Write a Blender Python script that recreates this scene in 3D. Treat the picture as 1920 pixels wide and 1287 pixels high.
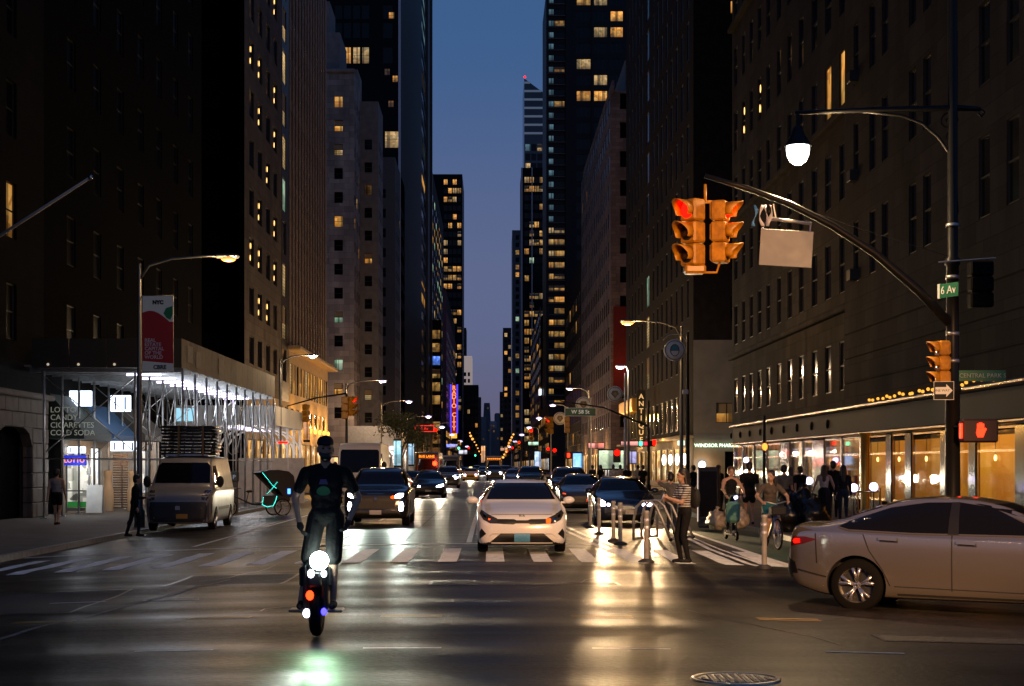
import bpy, bmesh, math, random
import numpy as np
from mathutils import Vector, Matrix, Euler, noise as mnoise
from mathutils.bvhtree import BVHTree
random.seed(7)
R = math.radians
sc = bpy.context.scene
for o in list(bpy.data.objects): bpy.data.objects.remove(o)
COL = sc.collection

# ------------------------------------------------------------------ camera
cam_d = bpy.data.cameras.new('camera')
cam = bpy.data.objects.new('camera', cam_d); COL.objects.link(cam)
cam.location = (0, 0, 1.75); cam.rotation_euler = (R(90), 0, 0)
cam_d.lens = 55; cam_d.sensor_width = 36
cam_d.shift_x = 40/1920; cam_d.shift_y = 228.5/1920
cam_d.clip_start = 0.1; cam_d.clip_end = 9000
sc.camera = cam
F = 2933.0                                   # focal length in photo pixels
def PX(x, Y): return (x-920)*Y/F             # lateral position of a photo column at depth Y
def PZ(y, Y): return 1.75+(872-y)*Y/F        # height of a photo row at depth Y

# ------------------------------------------------------------------ dusk sky
w = bpy.data.worlds.new('World'); sc.world = w; w.use_nodes = True
nt = w.node_tree; nt.nodes.clear()
sky = nt.nodes.new('ShaderNodeTexSky'); sky.sky_type = 'NISHITA'; sky.sun_disc = False
sky.sun_elevation = R(2); sky.sun_rotation = R(170); sky.air_density = 1.0; sky.dust_density = .2; sky.ozone_density = 4.0
dusk = nt.nodes.new('ShaderNodeValToRGB'); tcw = nt.nodes.new('ShaderNodeTexCoord'); sepw = nt.nodes.new('ShaderNodeSeparateXYZ')
cr_ = dusk.color_ramp; cr_.interpolation = 'EASE'
for k, (p, c) in enumerate(((0.0, (.125, .110, .190)), (.10, (.118, .140, .270)), (.28, (.048, .112, .262)), (1.0, (.016, .05, .15)))):
    e = cr_.elements[k] if k < 2 else cr_.elements.new(p); e.position = p; e.color = (*c, 1)
nt.links.new(tcw.outputs['Generated'], sepw.inputs[0]); nt.links.new(sepw.outputs['Z'], dusk.inputs[0])
sc0 = nt.nodes.new('ShaderNodeVectorMath'); sc0.operation = 'SCALE'; sc0.inputs['Scale'].default_value = .13
hs = nt.nodes.new('ShaderNodeMix'); hs.data_type = 'RGBA'; hs.inputs[0].default_value = .92
bg = nt.nodes.new('ShaderNodeBackground'); bg.inputs[1].default_value = 1.0
wo = nt.nodes.new('ShaderNodeOutputWorld')
nt.links.new(sky.outputs[0], sc0.inputs[0]); nt.links.new(sc0.outputs[0], hs.inputs[6]); nt.links.new(dusk.outputs[0], hs.inputs[7])
nt.links.new(hs.outputs[2], bg.inputs[0]); nt.links.new(bg.outputs[0], wo.inputs[0])

sc.view_settings.view_transform = 'Standard'; sc.view_settings.look = 'None'
sc.view_settings.exposure = 0; sc.view_settings.gamma = 1
sc.render.engine = 'CYCLES'
sc.cycles.use_denoising = True
sc.cycles.max_bounces = 5; sc.cycles.diffuse_bounces = 2; sc.cycles.glossy_bounces = 3
sc.cycles.transparent_max_bounces = 6; sc.cycles.caustics_reflective = False; sc.cycles.caustics_refractive = False
sc.cycles.sample_clamp_indirect = 3.0; sc.cycles.volume_bounces = 0

# ------------------------------------------------------------------ materials
MATS = {}
def M(name, col, rough=.6, metal=0., emit=None, es=0., nz=0., ns=4., bump=0., bs=30., spec=.5, coat=0., alpha=1.):
    if name in MATS: return MATS[name]
    m = bpy.data.materials.new(name); m.use_nodes = True; MATS[name] = m
    n = m.node_tree.nodes; l = m.node_tree.links; b = n['Principled BSDF']
    b.inputs['Base Color'].default_value = (*col, 1); b.inputs['Roughness'].default_value = rough
    b.inputs['Metallic'].default_value = metal; b.inputs['Specular IOR Level'].default_value = spec
    b.inputs['Coat Weight'].default_value = coat; b.inputs['Coat Roughness'].default_value = .08
    if emit: b.inputs['Emission Color'].default_value = (*emit, 1); b.inputs['Emission Strength'].default_value = es
    tc = None
    if nz or bump:
        tc = n.new('ShaderNodeTexCoord')
    if nz:
        t = n.new('ShaderNodeTexNoise'); t.inputs['Scale'].default_value = ns; t.inputs['Detail'].default_value = 6
        l.new(tc.outputs['Object'], t.inputs['Vector'])
        r = n.new('ShaderNodeMapRange'); r.inputs[1].default_value = .3; r.inputs[2].default_value = .7
        r.inputs[3].default_value = 1-nz; r.inputs[4].default_value = 1+nz
        l.new(t.outputs[0], r.inputs[0])
        mx = n.new('ShaderNodeVectorMath'); mx.operation = 'SCALE'; mx.inputs[0].default_value = col
        l.new(r.outputs[0], mx.inputs['Scale']); l.new(mx.outputs[0], b.inputs['Base Color'])
        r2 = n.new('ShaderNodeMapRange'); r2.inputs[3].default_value = max(.02, rough-.12); r2.inputs[4].default_value = min(1, rough+.12)
        l.new(t.outputs[0], r2.inputs[0]); l.new(r2.outputs[0], b.inputs['Roughness'])
    if bump:
        t = n.new('ShaderNodeTexNoise'); t.inputs['Scale'].default_value = bs; t.inputs['Detail'].default_value = 4
        l.new(tc.outputs['Object'], t.inputs['Vector'])
        bp = n.new('ShaderNodeBump'); bp.inputs['Strength'].default_value = bump; bp.inputs['Distance'].default_value = .02
        l.new(t.outputs[0], bp.inputs['Height']); l.new(bp.outputs[0], b.inputs['Normal'])
    return m

def LIT(name, c1, c2, s, scale=1.2, rows=0., vary=.6, big=False):
    """a lit room behind a window: uneven furniture, blinds and lamps, differing from pane to pane"""
    if name in MATS: return MATS[name]
    m = bpy.data.materials.new(name); m.use_nodes = True; MATS[name] = m
    n = m.node_tree.nodes; l = m.node_tree.links; n.clear()
    out = n.new('ShaderNodeOutputMaterial'); e = n.new('ShaderNodeEmission'); g = n.new('ShaderNodeBsdfGlossy'); ad = n.new('ShaderNodeAddShader')
    g.inputs['Roughness'].default_value = .15; g.inputs['Color'].default_value = (.05, .05, .05, 1)
    tc = n.new('ShaderNodeTexCoord'); oi = n.new('ShaderNodeObjectInfo')
    sh = n.new('ShaderNodeVectorMath'); sh.operation = 'ADD'
    sc_ = n.new('ShaderNodeMath'); sc_.operation = 'MULTIPLY'; sc_.inputs[1].default_value = 57.
    l.new(oi.outputs['Random'], sc_.inputs[0]); l.new(tc.outputs['Object'], sh.inputs[0]); l.new(sc_.outputs[0], sh.inputs[1])
    v = n.new('ShaderNodeTexVoronoi'); v.inputs['Scale'].default_value = scale; v.distance = 'CHEBYCHEV'
    t = n.new('ShaderNodeTexNoise'); t.inputs['Scale'].default_value = scale*.8; t.inputs['Detail'].default_value = 3
    l.new(sh.outputs[0], v.inputs['Vector']); l.new(sh.outputs[0], t.inputs['Vector'])
    mix = n.new('ShaderNodeMix'); mix.data_type = 'RGBA'; mix.inputs[6].default_value = (*c1, 1); mix.inputs[7].default_value = (*c2, 1)
    r = n.new('ShaderNodeMapRange'); r.inputs[1].default_value = .35; r.inputs[2].default_value = .65
    l.new(t.outputs[0], r.inputs[0]); l.new(r.outputs[0], mix.inputs[0])
    sep = n.new('ShaderNodeSeparateColor'); l.new(v.outputs['Color'], sep.inputs[0])
    r2 = n.new('ShaderNodeMapRange'); r2.inputs[3].default_value = 1-vary; r2.inputs[4].default_value = 1.
    l.new(sep.outputs[0], r2.inputs[0])
    r3 = n.new('ShaderNodeMapRange'); r3.inputs[3].default_value = .55*s; r3.inputs[4].default_value = 1.25*s
    l.new(oi.outputs['Random'], r3.inputs[0])
    mu = n.new('ShaderNodeMath'); mu.operation = 'MULTIPLY'; l.new(r2.outputs[0], mu.inputs[0]); l.new(r3.outputs[0], mu.inputs[1])
    last = mu
    if rows:
        wv = n.new('ShaderNodeTexWave'); wv.bands_direction = 'Z'; wv.inputs['Scale'].default_value = rows
        l.new(tc.outputs['Object'], wv.inputs['Vector'])
        r4 = n.new('ShaderNodeMapRange'); r4.inputs[3].default_value = .55; l.new(wv.outputs[1], r4.inputs[0])
        m2 = n.new('ShaderNodeMath'); m2.operation = 'MULTIPLY'; l.new(mu.outputs[0], m2.inputs[0]); l.new(r4.outputs[0], m2.inputs[1]); last = m2
    # darker towards the sill (furniture), brighter at the ceiling; some panes have half-drawn curtains
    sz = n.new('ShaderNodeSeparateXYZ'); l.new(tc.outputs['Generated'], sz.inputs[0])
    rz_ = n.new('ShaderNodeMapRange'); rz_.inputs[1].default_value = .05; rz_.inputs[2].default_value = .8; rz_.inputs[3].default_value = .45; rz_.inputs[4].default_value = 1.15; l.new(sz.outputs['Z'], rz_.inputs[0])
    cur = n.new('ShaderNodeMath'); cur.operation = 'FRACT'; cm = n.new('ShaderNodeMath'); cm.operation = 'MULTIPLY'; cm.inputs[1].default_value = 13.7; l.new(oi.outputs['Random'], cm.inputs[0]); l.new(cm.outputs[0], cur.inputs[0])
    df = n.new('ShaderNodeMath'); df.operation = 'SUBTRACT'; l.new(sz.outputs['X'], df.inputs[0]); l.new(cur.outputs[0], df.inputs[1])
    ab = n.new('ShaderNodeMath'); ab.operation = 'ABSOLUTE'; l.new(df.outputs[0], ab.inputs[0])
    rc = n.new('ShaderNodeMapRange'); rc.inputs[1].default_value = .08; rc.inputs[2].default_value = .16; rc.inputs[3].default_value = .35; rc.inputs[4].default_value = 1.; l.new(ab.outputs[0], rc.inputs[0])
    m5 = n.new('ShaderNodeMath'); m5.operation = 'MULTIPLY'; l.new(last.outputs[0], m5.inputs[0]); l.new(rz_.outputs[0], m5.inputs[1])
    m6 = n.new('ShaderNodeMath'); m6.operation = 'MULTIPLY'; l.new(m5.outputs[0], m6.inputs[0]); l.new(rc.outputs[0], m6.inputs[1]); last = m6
    l.new(mix.outputs[2], e.inputs[0]); l.new(last.outputs[0], e.inputs[1])
    l.new(e.outputs[0], ad.inputs[0]); l.new(g.outputs[0], ad.inputs[1]); l.new(ad.outputs[0], out.inputs[0])
    m.cycles.emission_sampling = 'NONE' if not big else 'AUTO'
    return m

def E(name, col, s):
    m = M(name, tuple(v*.25 for v in col), .4, emit=col, es=s, spec=.1); m.cycles.emission_sampling = 'NONE'; return m

def thin_glass(name, tint=(.9, .9, .9)):
    if name in MATS: return MATS[name]
    m = bpy.data.materials.new(name); m.use_nodes = True; MATS[name] = m
    n = m.node_tree.nodes; l = m.node_tree.links; n.clear()
    out = n.new('ShaderNodeOutputMaterial'); t = n.new('ShaderNodeBsdfTransparent'); t.inputs[0].default_value = (*tint, 1)
    g = n.new('ShaderNodeBsdfGlossy'); g.inputs['Roughness'].default_value = .03
    lw = n.new('ShaderNodeLayerWeight'); f = n.new('ShaderNodeMath'); f.operation = 'POWER'; f.inputs[1].default_value = 5.; l.new(lw.outputs['Facing'], f.inputs[0]); mx = n.new('ShaderNodeMixShader')
    f2 = n.new('ShaderNodeMath'); f2.operation = 'MULTIPLY_ADD'; f2.inputs[1].default_value = .8; f2.inputs[2].default_value = .04; l.new(f.outputs[0], f2.inputs[0]); l.new(f2.outputs[0], mx.inputs[0]); l.new(t.outputs[0], mx.inputs[1]); l.new(g.outputs[0], mx.inputs[2]); l.new(mx.outputs[0], out.inputs[0])
    return m

def asphalt():
    m = bpy.data.materials.new('asphalt'); m.use_nodes = True; MATS['asphalt'] = m
    n = m.node_tree.nodes; l = m.node_tree.links; b = n['Principled BSDF']
    tc = n.new('ShaderNodeTexCoord')
    def nz(scale, det=5, stretch=None):
        t = n.new('ShaderNodeTexNoise'); t.inputs['Scale'].default_value = scale; t.inputs['Detail'].default_value = det
        if stretch:
            mp = n.new('ShaderNodeMapping'); mp.inputs['Scale'].default_value = stretch
            l.new(tc.outputs['Object'], mp.inputs[0]); l.new(mp.outputs[0], t.inputs['Vector'])
        else: l.new(tc.outputs['Object'], t.inputs['Vector'])
        return t
    big = nz(.35, 6); fine = nz(17, 9); mid = nz(2.2, 6, (.35, 1, 1)); wear = nz(.8, 4, (.15, 1.6, 1))
    r = n.new('ShaderNodeValToRGB'); r.color_ramp.elements[0].position = .3; r.color_ramp.elements[1].position = .72
    r.color_ramp.elements[0].color = (.013, .0112, .0098, 1); r.color_ramp.elements[1].color = (.046, .039, .032, 1)
    ad = n.new('ShaderNodeMath'); ad.operation = 'ADD'; h = n.new('ShaderNodeMath'); h.operation = 'MULTIPLY'; h.inputs[1].default_value = .5
    l.new(big.outputs[0], ad.inputs[0]); l.new(mid.outputs[0], ad.inputs[1]); l.new(ad.outputs[0], h.inputs[0]); l.new(h.outputs[0], r.inputs[0])
    # aggregate speckle
    sp = n.new('ShaderNodeMapRange'); sp.inputs[1].default_value = .35; sp.inputs[2].default_value = .75; sp.inputs[3].default_value = .35; sp.inputs[4].default_value = 2.1
    l.new(fine.outputs[0], sp.inputs[0])
    mm = n.new('ShaderNodeVectorMath'); mm.operation = 'SCALE'; l.new(r.outputs[0], mm.inputs[0]); l.new(sp.outputs[0], mm.inputs['Scale'])
    # tarred cracks
    vo = n.new('ShaderNodeTexVoronoi'); vo.feature = 'DISTANCE_TO_EDGE'; vo.inputs['Scale'].default_value = .22
    wp = n.new('ShaderNodeVectorMath'); wp.operation = 'MULTIPLY_ADD'; wp.inputs[1].default_value = (1.2, 1.2, 1.2)
    l.new(mid.outputs['Color'], wp.inputs[0]); l.new(tc.outputs['Object'], wp.inputs[2]); l.new(wp.outputs[0], vo.inputs['Vector'])
    ck = n.new('ShaderNodeMapRange'); ck.inputs[1].default_value = .004; ck.inputs[2].default_value = .010; ck.inputs[3].default_value = .45
    l.new(vo.outputs['Distance'], ck.inputs[0])
    m2 = n.new('ShaderNodeVectorMath'); m2.operation = 'SCALE'; l.new(mm.outputs[0], m2.inputs[0]); l.new(ck.outputs[0], m2.inputs['Scale'])
    l.new(m2.outputs[0], b.inputs['Base Color'])
    ro = n.new('ShaderNodeMapRange'); ro.inputs[1].default_value = .3; ro.inputs[2].default_value = .7; ro.inputs[3].default_value = .33; ro.inputs[4].default_value = .50
    l.new(wear.outputs[0], ro.inputs[0]); l.new(ro.outputs[0], b.inputs['Roughness'])
    b.inputs['Specular IOR Level'].default_value = .07
    bp = n.new('ShaderNodeBump'); bp.inputs['Strength'].default_value = .7; bp.inputs['Distance'].default_value = .006
    l.new(fine.outputs[0], bp.inputs['Height'])
    bp2 = n.new('ShaderNodeBump'); bp2.inputs['Strength'].default_value = .22; bp2.inputs['Distance'].default_value = .02
    l.new(wear.outputs[0], bp2.inputs['Height']); l.new(bp.outputs[0], bp2.inputs['Normal']); l.new(bp2.outputs[0], b.inputs['Normal'])
    return m
asphalt()

black = M('black_paint', (.012, .012, .013), .4)
blackm = M('matt_black', (.01, .01, .01), .8)
chrome = M('chrome', (.6, .6, .6), .12, 1)
steel = M('galvanised_steel', (.42, .42, .42), .45, .85, nz=.2, ns=6)
rubber = M('rubber', (.005, .005, .005), .85, spec=.1)
yellow = M('signal_yellow', (.52, .215, .006), .42, nz=.32, ns=9)
white = M('white_paint', (.75, .74, .70), .5, nz=.12, ns=3)
stone = M('limestone', (.12, .10, .085), .85, spec=.2, nz=.22, ns=1.5, bump=.3)
roadpaint = M('road_paint_white', (.80, .77, .72), .65, nz=.25, ns=7, spec=.2)
roadyellow = M('road_paint_yellow', (.45, .26, .04), .55, nz=.35, ns=9)
concrete = M('sidewalk_concrete', (.13, .11, .092), .8, spec=.25, nz=.25, ns=1.3, bump=.3)
kerbmat = M('granite_kerb', (.24, .23, .21), .6, nz=.3, ns=5)
darkglass = M('dark_glass', (.005, .005, .006), .12, spec=.22)
carglass = M('car_glass', (.005, .005, .006), .04, spec=.22)
lensred = E('red_lamp', (1, .003, .001), 6)
ledwhite = E('led_white', (.80, .66, 1.0), 1.7)

def ashlar(name, col, bw, bh, rough=.9, spec=.12, depth=.02):
    """coursed stone: joints as fine relief, tone differing from block to block"""
    if name in MATS: return MATS[name]
    m = bpy.data.materials.new(name); m.use_nodes = True; MATS[name] = m
    n = m.node_tree.nodes; l = m.node_tree.links; b = n['Principled BSDF']; b.inputs['Roughness'].default_value = rough; b.inputs['Specular IOR Level'].default_value = spec
    tc = n.new('ShaderNodeTexCoord'); sp = n.new('ShaderNodeSeparateXYZ'); ad = n.new('ShaderNodeMath'); cb = n.new('ShaderNodeCombineXYZ')
    l.new(tc.outputs['Object'], sp.inputs[0]); l.new(sp.outputs['X'], ad.inputs[0]); l.new(sp.outputs['Y'], ad.inputs[1]); l.new(ad.outputs[0], cb.inputs['X']); l.new(sp.outputs['Z'], cb.inputs['Y'])
    br = n.new('ShaderNodeTexBrick'); br.inputs['Scale'].default_value = 1.; br.inputs['Brick Width'].default_value = bw; br.inputs['Row Height'].default_value = bh; br.inputs['Mortar Size'].default_value = .012; br.inputs['Mortar Smooth'].default_value = .3
    br.inputs['Color1'].default_value = (*[c*.78 for c in col], 1); br.inputs['Color2'].default_value = (*[c*1.2 for c in col], 1); br.inputs['Mortar'].default_value = (*[c*.4 for c in col], 1)
    l.new(cb.outputs[0], br.inputs['Vector'])
    t = n.new('ShaderNodeTexNoise'); t.inputs['Scale'].default_value = .5; t.inputs['Detail'].default_value = 8; mp = n.new('ShaderNodeMapping'); mp.inputs['Scale'].default_value = (1, 1, .25); l.new(tc.outputs['Object'], mp.inputs[0]); l.new(mp.outputs[0], t.inputs['Vector'])
    r = n.new('ShaderNodeMapRange'); r.inputs[1].default_value = .3; r.inputs[2].default_value = .7; r.inputs[3].default_value = .6; r.inputs[4].default_value = 1.25; l.new(t.outputs[0], r.inputs[0])
    mx = n.new('ShaderNodeVectorMath'); mx.operation = 'SCALE'; l.new(br.outputs['Color'], mx.inputs[0]); l.new(r.outputs[0], mx.inputs['Scale']); l.new(mx.outputs[0], b.inputs['Base Color'])
    bp = n.new('ShaderNodeBump'); bp.inputs['Strength'].default_value = .8; bp.inputs['Distance'].default_value = depth; bp.invert = True; l.new(br.outputs['Fac'], bp.inputs['Height']); l.new(bp.outputs[0], b.inputs['Normal'])
    return m

# ------------------------------------------------------------------ mesh helpers
class MB:
    """collects geometry for one mesh object"""
    def __init__(s): s.v = []; s.f = []; s.m = []; s.sm = []
    def add(s, verts, faces, mi=0, smooth=False):
        o = len(s.v); s.v.extend([tuple(p) for p in verts])
        for f in faces: s.f.append(tuple(i+o for i in f)); s.m.append(mi); s.sm.append(smooth)
    def box(s, c, d, rot=None, mi=0, bev=0.):
        x, y, z = d[0]/2, d[1]/2, d[2]/2
        if bev:
            b = min(bev, x*.9, y*.9, z*.9); vs = []
            for sz, zz, k in ((-1, z, 0), (-1, z-b, 1), (1, z-b, 1), (1, z, 0)):
                xx, yy = (x, y) if k else (x-b, y-b)
                for px, py in ((-1, -1), (1, -1), (1, 1), (-1, 1)):
                    if k:
                        vs += [(px*xx, py*(yy-b), sz*zz), (px*(xx-b), py*yy, sz*zz)] if px*py > 0 else [(px*(xx-b), py*yy, sz*zz), (px*xx, py*(yy-b), sz*zz)]
                    else: vs += [(px*xx, py*yy, sz*zz)]*1
            # layout: 4, 8, 8, 4
            fs = [(3, 2, 1, 0), (20, 21, 22, 23)]
            for i in range(8): fs.append((4+i, 4+(i+1) % 8, 12+(i+1) % 8, 12+i))
            for i in range(4):
                a, b2 = 4+2*i, 4+2*i+1
                fs.append((i, b2, a)); fs.append((i, (i+1) % 4, 4+(2*i+2) % 8, b2))
                a, b2 = 12+2*i, 12+2*i+1
                fs.append((20+i, a, b2)); fs.append((20+i, b2, 12+(2*i+2) % 8, 20+(i+1) % 4))
        else:
            vs = [(-x, -y, -z), (x, -y, -z), (x, y, -z), (-x, y, -z), (-x, -y, z), (x, -y, z), (x, y, z), (-x, y, z)]
            fs = [(0, 3, 2, 1), (4, 5, 6, 7), (0, 1, 5, 4), (1, 2, 6, 5), (2, 3, 7, 6), (3, 0, 4, 7)]
        mt = Matrix.Translation(c)
        if rot is not None: mt = mt @ (rot.to_matrix().to_4x4() if isinstance(rot, Euler) else Euler(rot).to_matrix().to_4x4())
        s.add([mt @ Vector(p) for p in vs], fs, mi); return s
    def tube(s, pts, r, n=8, mi=0, caps=True):
        pts = [Vector(p) for p in pts]; k = len(pts)
        rs = r if isinstance(r, (list, tuple)) else [r]*k
        vs = []; up = None
        for i, p in enumerate(pts):
            t = (pts[min(i+1, k-1)]-pts[max(i-1, 0)]).normalized()
            if up is None: up = t.orthogonal().normalized()
            up = (up-t*up.dot(t)).normalized() if (up-t*up.dot(t)).length > 1e-6 else t.orthogonal().normalized()
            sd = t.cross(up)
            for j in range(n):
                a = 2*math.pi*j/n; vs.append(p+(up*math.cos(a)+sd*math.sin(a))*rs[i])
        fs = [(i*n+j, i*n+(j+1) % n, (i+1)*n+(j+1) % n, (i+1)*n+j) for i in range(k-1) for j in range(n)]
        if caps: fs += [tuple(range(n-1, -1, -1)), tuple(range((k-1)*n, k*n))]
        s.add(vs, fs, mi, n > 5); return s
    def lathe(s, prof, n=16, c=(0, 0, 0), axis='Z', mi=0, caps=False):
        vs = []; fs = []
        for r, z in prof:
            for j in range(n):
                a = 2*math.pi*j/n; p = (r*math.cos(a), r*math.sin(a), z)
                if axis == 'X': p = (p[2], p[0], p[1])
                if axis == 'Y': p = (p[0], p[2], p[1])
                vs.append((p[0]+c[0], p[1]+c[1], p[2]+c[2]))
        k = len(prof)
        fs = [(i*n+j, i*n+(j+1) % n, (i+1)*n+(j+1) % n, (i+1)*n+j) for i in range(k-1) for j in range(n)]
        if caps: fs.append(tuple(range(n-1, -1, -1)))
        if caps: fs.append(tuple(range((k-1)*n, k*n)))
        s.add(vs, fs, mi, True); return s
    def sphere(s, c, r, n=10, mi=0):
        r = r if isinstance(r, (tuple, list)) else (r, r, r); vs = []; fs = []
        for i in range(n+1):
            th = math.pi*i/n
            for j in range(n+2):
                a = 2*math.pi*j/(n+2)
                vs.append((c[0]+r[0]*math.sin(th)*math.cos(a), c[1]+r[1]*math.sin(th)*math.sin(a), c[2]+r[2]*math.cos(th)))
        q = n+2
        fs = [(i*q+j, (i+1)*q+j, (i+1)*q+(j+1) % q, i*q+(j+1) % q) for i in range(n) for j in range(q)]
        s.add(vs, fs, mi, True); return s
    def prism(s, poly, d0, d1, axis='Y', mi=0):
        """polygon (2d) pushed along an axis from d0 to d1"""
        def mk(p, d): return {'Y': (p[0], d, p[1]), 'X': (d, p[0], p[1]), 'Z': (p[0], p[1], d)}[axis]
        n = len(poly); vs = [mk(p, d0) for p in poly]+[mk(p, d1) for p in poly]
        fs = [tuple(range(n-1, -1, -1)), tuple(range(n, 2*n))]+[(i, (i+1) % n, n+(i+1) % n, n+i) for i in range(n)]
        s.add(vs, fs, mi); return s
    def quad(s, a, b, c, d, mi=0): s.add([a, b, c, d], [(0, 1, 2, 3)], mi); return s
    def mesh(s, name, mats):
        me = bpy.data.meshes.new(name); me.from_pydata(s.v, [], s.f)
        for m in (mats if isinstance(mats, (list, tuple)) else [mats]): me.materials.append(m)
        me.polygons.foreach_set('material_index', s.m); me.polygons.foreach_set('use_smooth', s.sm)
        bm = bmesh.new(); bm.from_mesh(me); bmesh.ops.recalc_face_normals(bm, faces=bm.faces); bm.to_mesh(me); bm.free()
        me.update(); return me
    def build(s, name, mats, parent=None, loc=(0, 0, 0), rot=(0, 0, 0)):
        return obj(name, s.mesh(name, mats), parent, loc, rot)
def obj(name, me, parent=None, loc=(0, 0, 0), rot=(0, 0, 0), scale=None):
    o = bpy.data.objects.new(name, me); COL.objects.link(o); o.location = loc; o.rotation_euler = rot
    if scale: o.scale = scale
    if parent is not None: o.parent = parent
    return o
def tag(o, label=None, cat=None, group=None, kind=None):
    if label: o['label'] = label
    if cat: o['category'] = cat
    if group: o['group'] = group
    if kind: o['kind'] = kind
    return o
def thing(name, label, cat, loc=(0, 0, 0), rz=0., group=None):
    o = obj(name, None, None, loc, (0, 0, rz)); o.empty_display_size = .2
    return tag(o, label, cat, group)
def copy_tree(o, parent=None):
    c = o.copy(); COL.objects.link(c); c.parent = parent
    for ch in list(o.children): copy_tree(ch, c)
    return c
def text(s, size, loc, rot, mat, parent, name='lettering', ext=.004, align='CENTER', space=1., bold=0.):
    cu = bpy.data.curves.new('t', 'FONT'); cu.body = s; cu.size = size; cu.extrude = ext; cu.align_x = align; cu.align_y = 'CENTER'
    cu.space_line = space; cu.offset = bold; cu.resolution_u = 3
    to = bpy.data.objects.new('t', cu); me = evalmesh(to)
    bpy.data.objects.remove(to); me.materials.clear(); me.materials.append(mat)
    return obj(name, me, parent, loc, rot)
def light(parent, kind, loc, power, col, r=.1, rot=(0, 0, 0), size=60, blend=.5, name='light'):
    d = bpy.data.lights.new(name, kind); d.energy = power; d.color = col; d.shadow_soft_size = r
    if kind == 'SPOT': d.spot_size = R(size); d.spot_blend = blend
    o = obj(name, d, parent, loc, rot); return o
TMP = bpy.data.scenes.new('scratch')
def evalmesh(o):
    """mesh of an object with its modifiers applied, evaluated alone in a scratch scene"""
    TMP.collection.objects.link(o); vl = TMP.view_layers[0]; vl.update(); dg = vl.depsgraph; dg.update()
    me = bpy.data.meshes.new_from_object(o.evaluated_get(dg)); TMP.collection.objects.unlink(o); return me
FACE = (R(90), 0, 0)                                   # text that faces the camera side (-Y)

# ------------------------------------------------------------------ ground shape
CL, CR = -10.6, 7.6                                     # kerb lines of the avenue
XL, XR = -17.0, 14.2                                    # building lines
def und(x, y):
    if y > 34 or y < 6: return 0.
    k = min(1, (34-y)/6)*min(1, (y-6)/3)
    return k*(.009*math.sin(2.3*y+.11*x+.5*math.sin(.21*x))+.005*math.sin(4.1*y-.23*x+1.2)*math.sin(.3*x+y*.4)+.006*math.sin(1.1*y+.17*x+2))
def zr(x, y): return -.003*min(abs(x), 11)**2+und(x, y)
SWL, SWR = -.20, -.035                                  # sidewalk tops

xs = sorted(set([-70, -45, -28, -20]+[i*.8 for i in range(-19, 20)]+[CL, CR, 20, 28, 45, 70]))
ys = [-30, -12, 0]+[4+i*.2 for i in range(155)]+[36, 40, 45, 50, 60, 80, 100, 130, 180, 260, 400, 700, 1200, 2200]
mb = MB(); nx = len(xs)
mb.add([(x, y, zr(x, y)) for y in ys for x in xs], [(j*nx+i, j*nx+i+1, (j+1)*nx+i+1, (j+1)*nx+i) for j in range(len(ys)-1) for i in range(nx-1)], 0, True)
road = tag(mb.build('road', MATS['asphalt']), kind='structure')
mb = MB(); mb.quad((-6000, -600, -.75), (6000, -600, -.75), (6000, 7000, -.75), (-6000, 7000, -.75))
tag(mb.build('ground', concrete), kind='structure')

def strip(name, poly, mat, n=(1, 6), off=.006, parent=road):
    """painted quad lying on the road (corners a b c d), following its crown"""
    a, b, c, d = [Vector((p[0], p[1], 0)) for p in poly]; vs = []; fs = []
    for j in range(n[1]+1):
        for i in range(n[0]+1):
            u, v = i/n[0], j/n[1]; p = (a*(1-u)+b*u)*(1-v)+(d*(1-u)+c*u)*v
            vs.append((p.x, p.y, zr(p.x, p.y)+off))
    k = n[0]+1
    fs = [(j*k+i, j*k+i+1, (j+1)*k+i+1, (j+1)*k+i) for j in range(n[1]) for i in range(n[0])]
    m = MB(); m.add(vs, fs); return m.build(name, mat, parent)
def rect(name, x0, x1, y0, y1, mat, n=(2, 4), off=.006): return strip(name, [(x0, y0), (x1, y0), (x1, y1), (x0, y1)], mat, n, off)
# crosswalk stripes
for i in range(20):
    x = -9.55+i*.86
    if x > 5.3: break
    rect('crosswalk_stripe', x, x+.34, 28.0, 32.8, roadpaint, (1, 20))
strip('stop_line', [(CL+.3, 34.5), (2.6, 34.5), (2.6, 34.8), (CL+.3, 34.8)], roadpaint, (16, 1))
# avenue lane lines
for X, y0 in ((-6.9, 36), (-.55, 35.2)):
    rect('lane_line', X, X+.12, y0, 62 if X > -1 else 120, roadpaint, (1, 12))
for X in (-3.6, -.55, 2.6):
    for k in range(24):
        y = 66+k*12 if X == -.55 else 38+k*12
        if X == 2.6 and y < 56: continue
        rect('lane_dash', X, X+.11, y, y+3, roadpaint, (1, 2))
# short dashes across the intersection
for (x, y, n_) in ((-5.9, 20.9, roadpaint), (-4.65, 20.9, roadpaint), (-6.6, 14.9, roadpaint), (-3.4, 14.9, roadpaint), (-1.22, 14.9, roadpaint), (.97, 14.9, roadpaint), (3.2, 14.9, roadpaint)):
    rect('lane_dash', x, x+.75, y, y+.07, n_, (2, 1))
for x in (-5.55, -3.5, -1.28, .93, 3.1):
    for dy in (0, .16): rect('centre_dash', x, x+.72, 18.05+dy, 18.12+dy, roadyellow, (2, 1))
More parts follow.
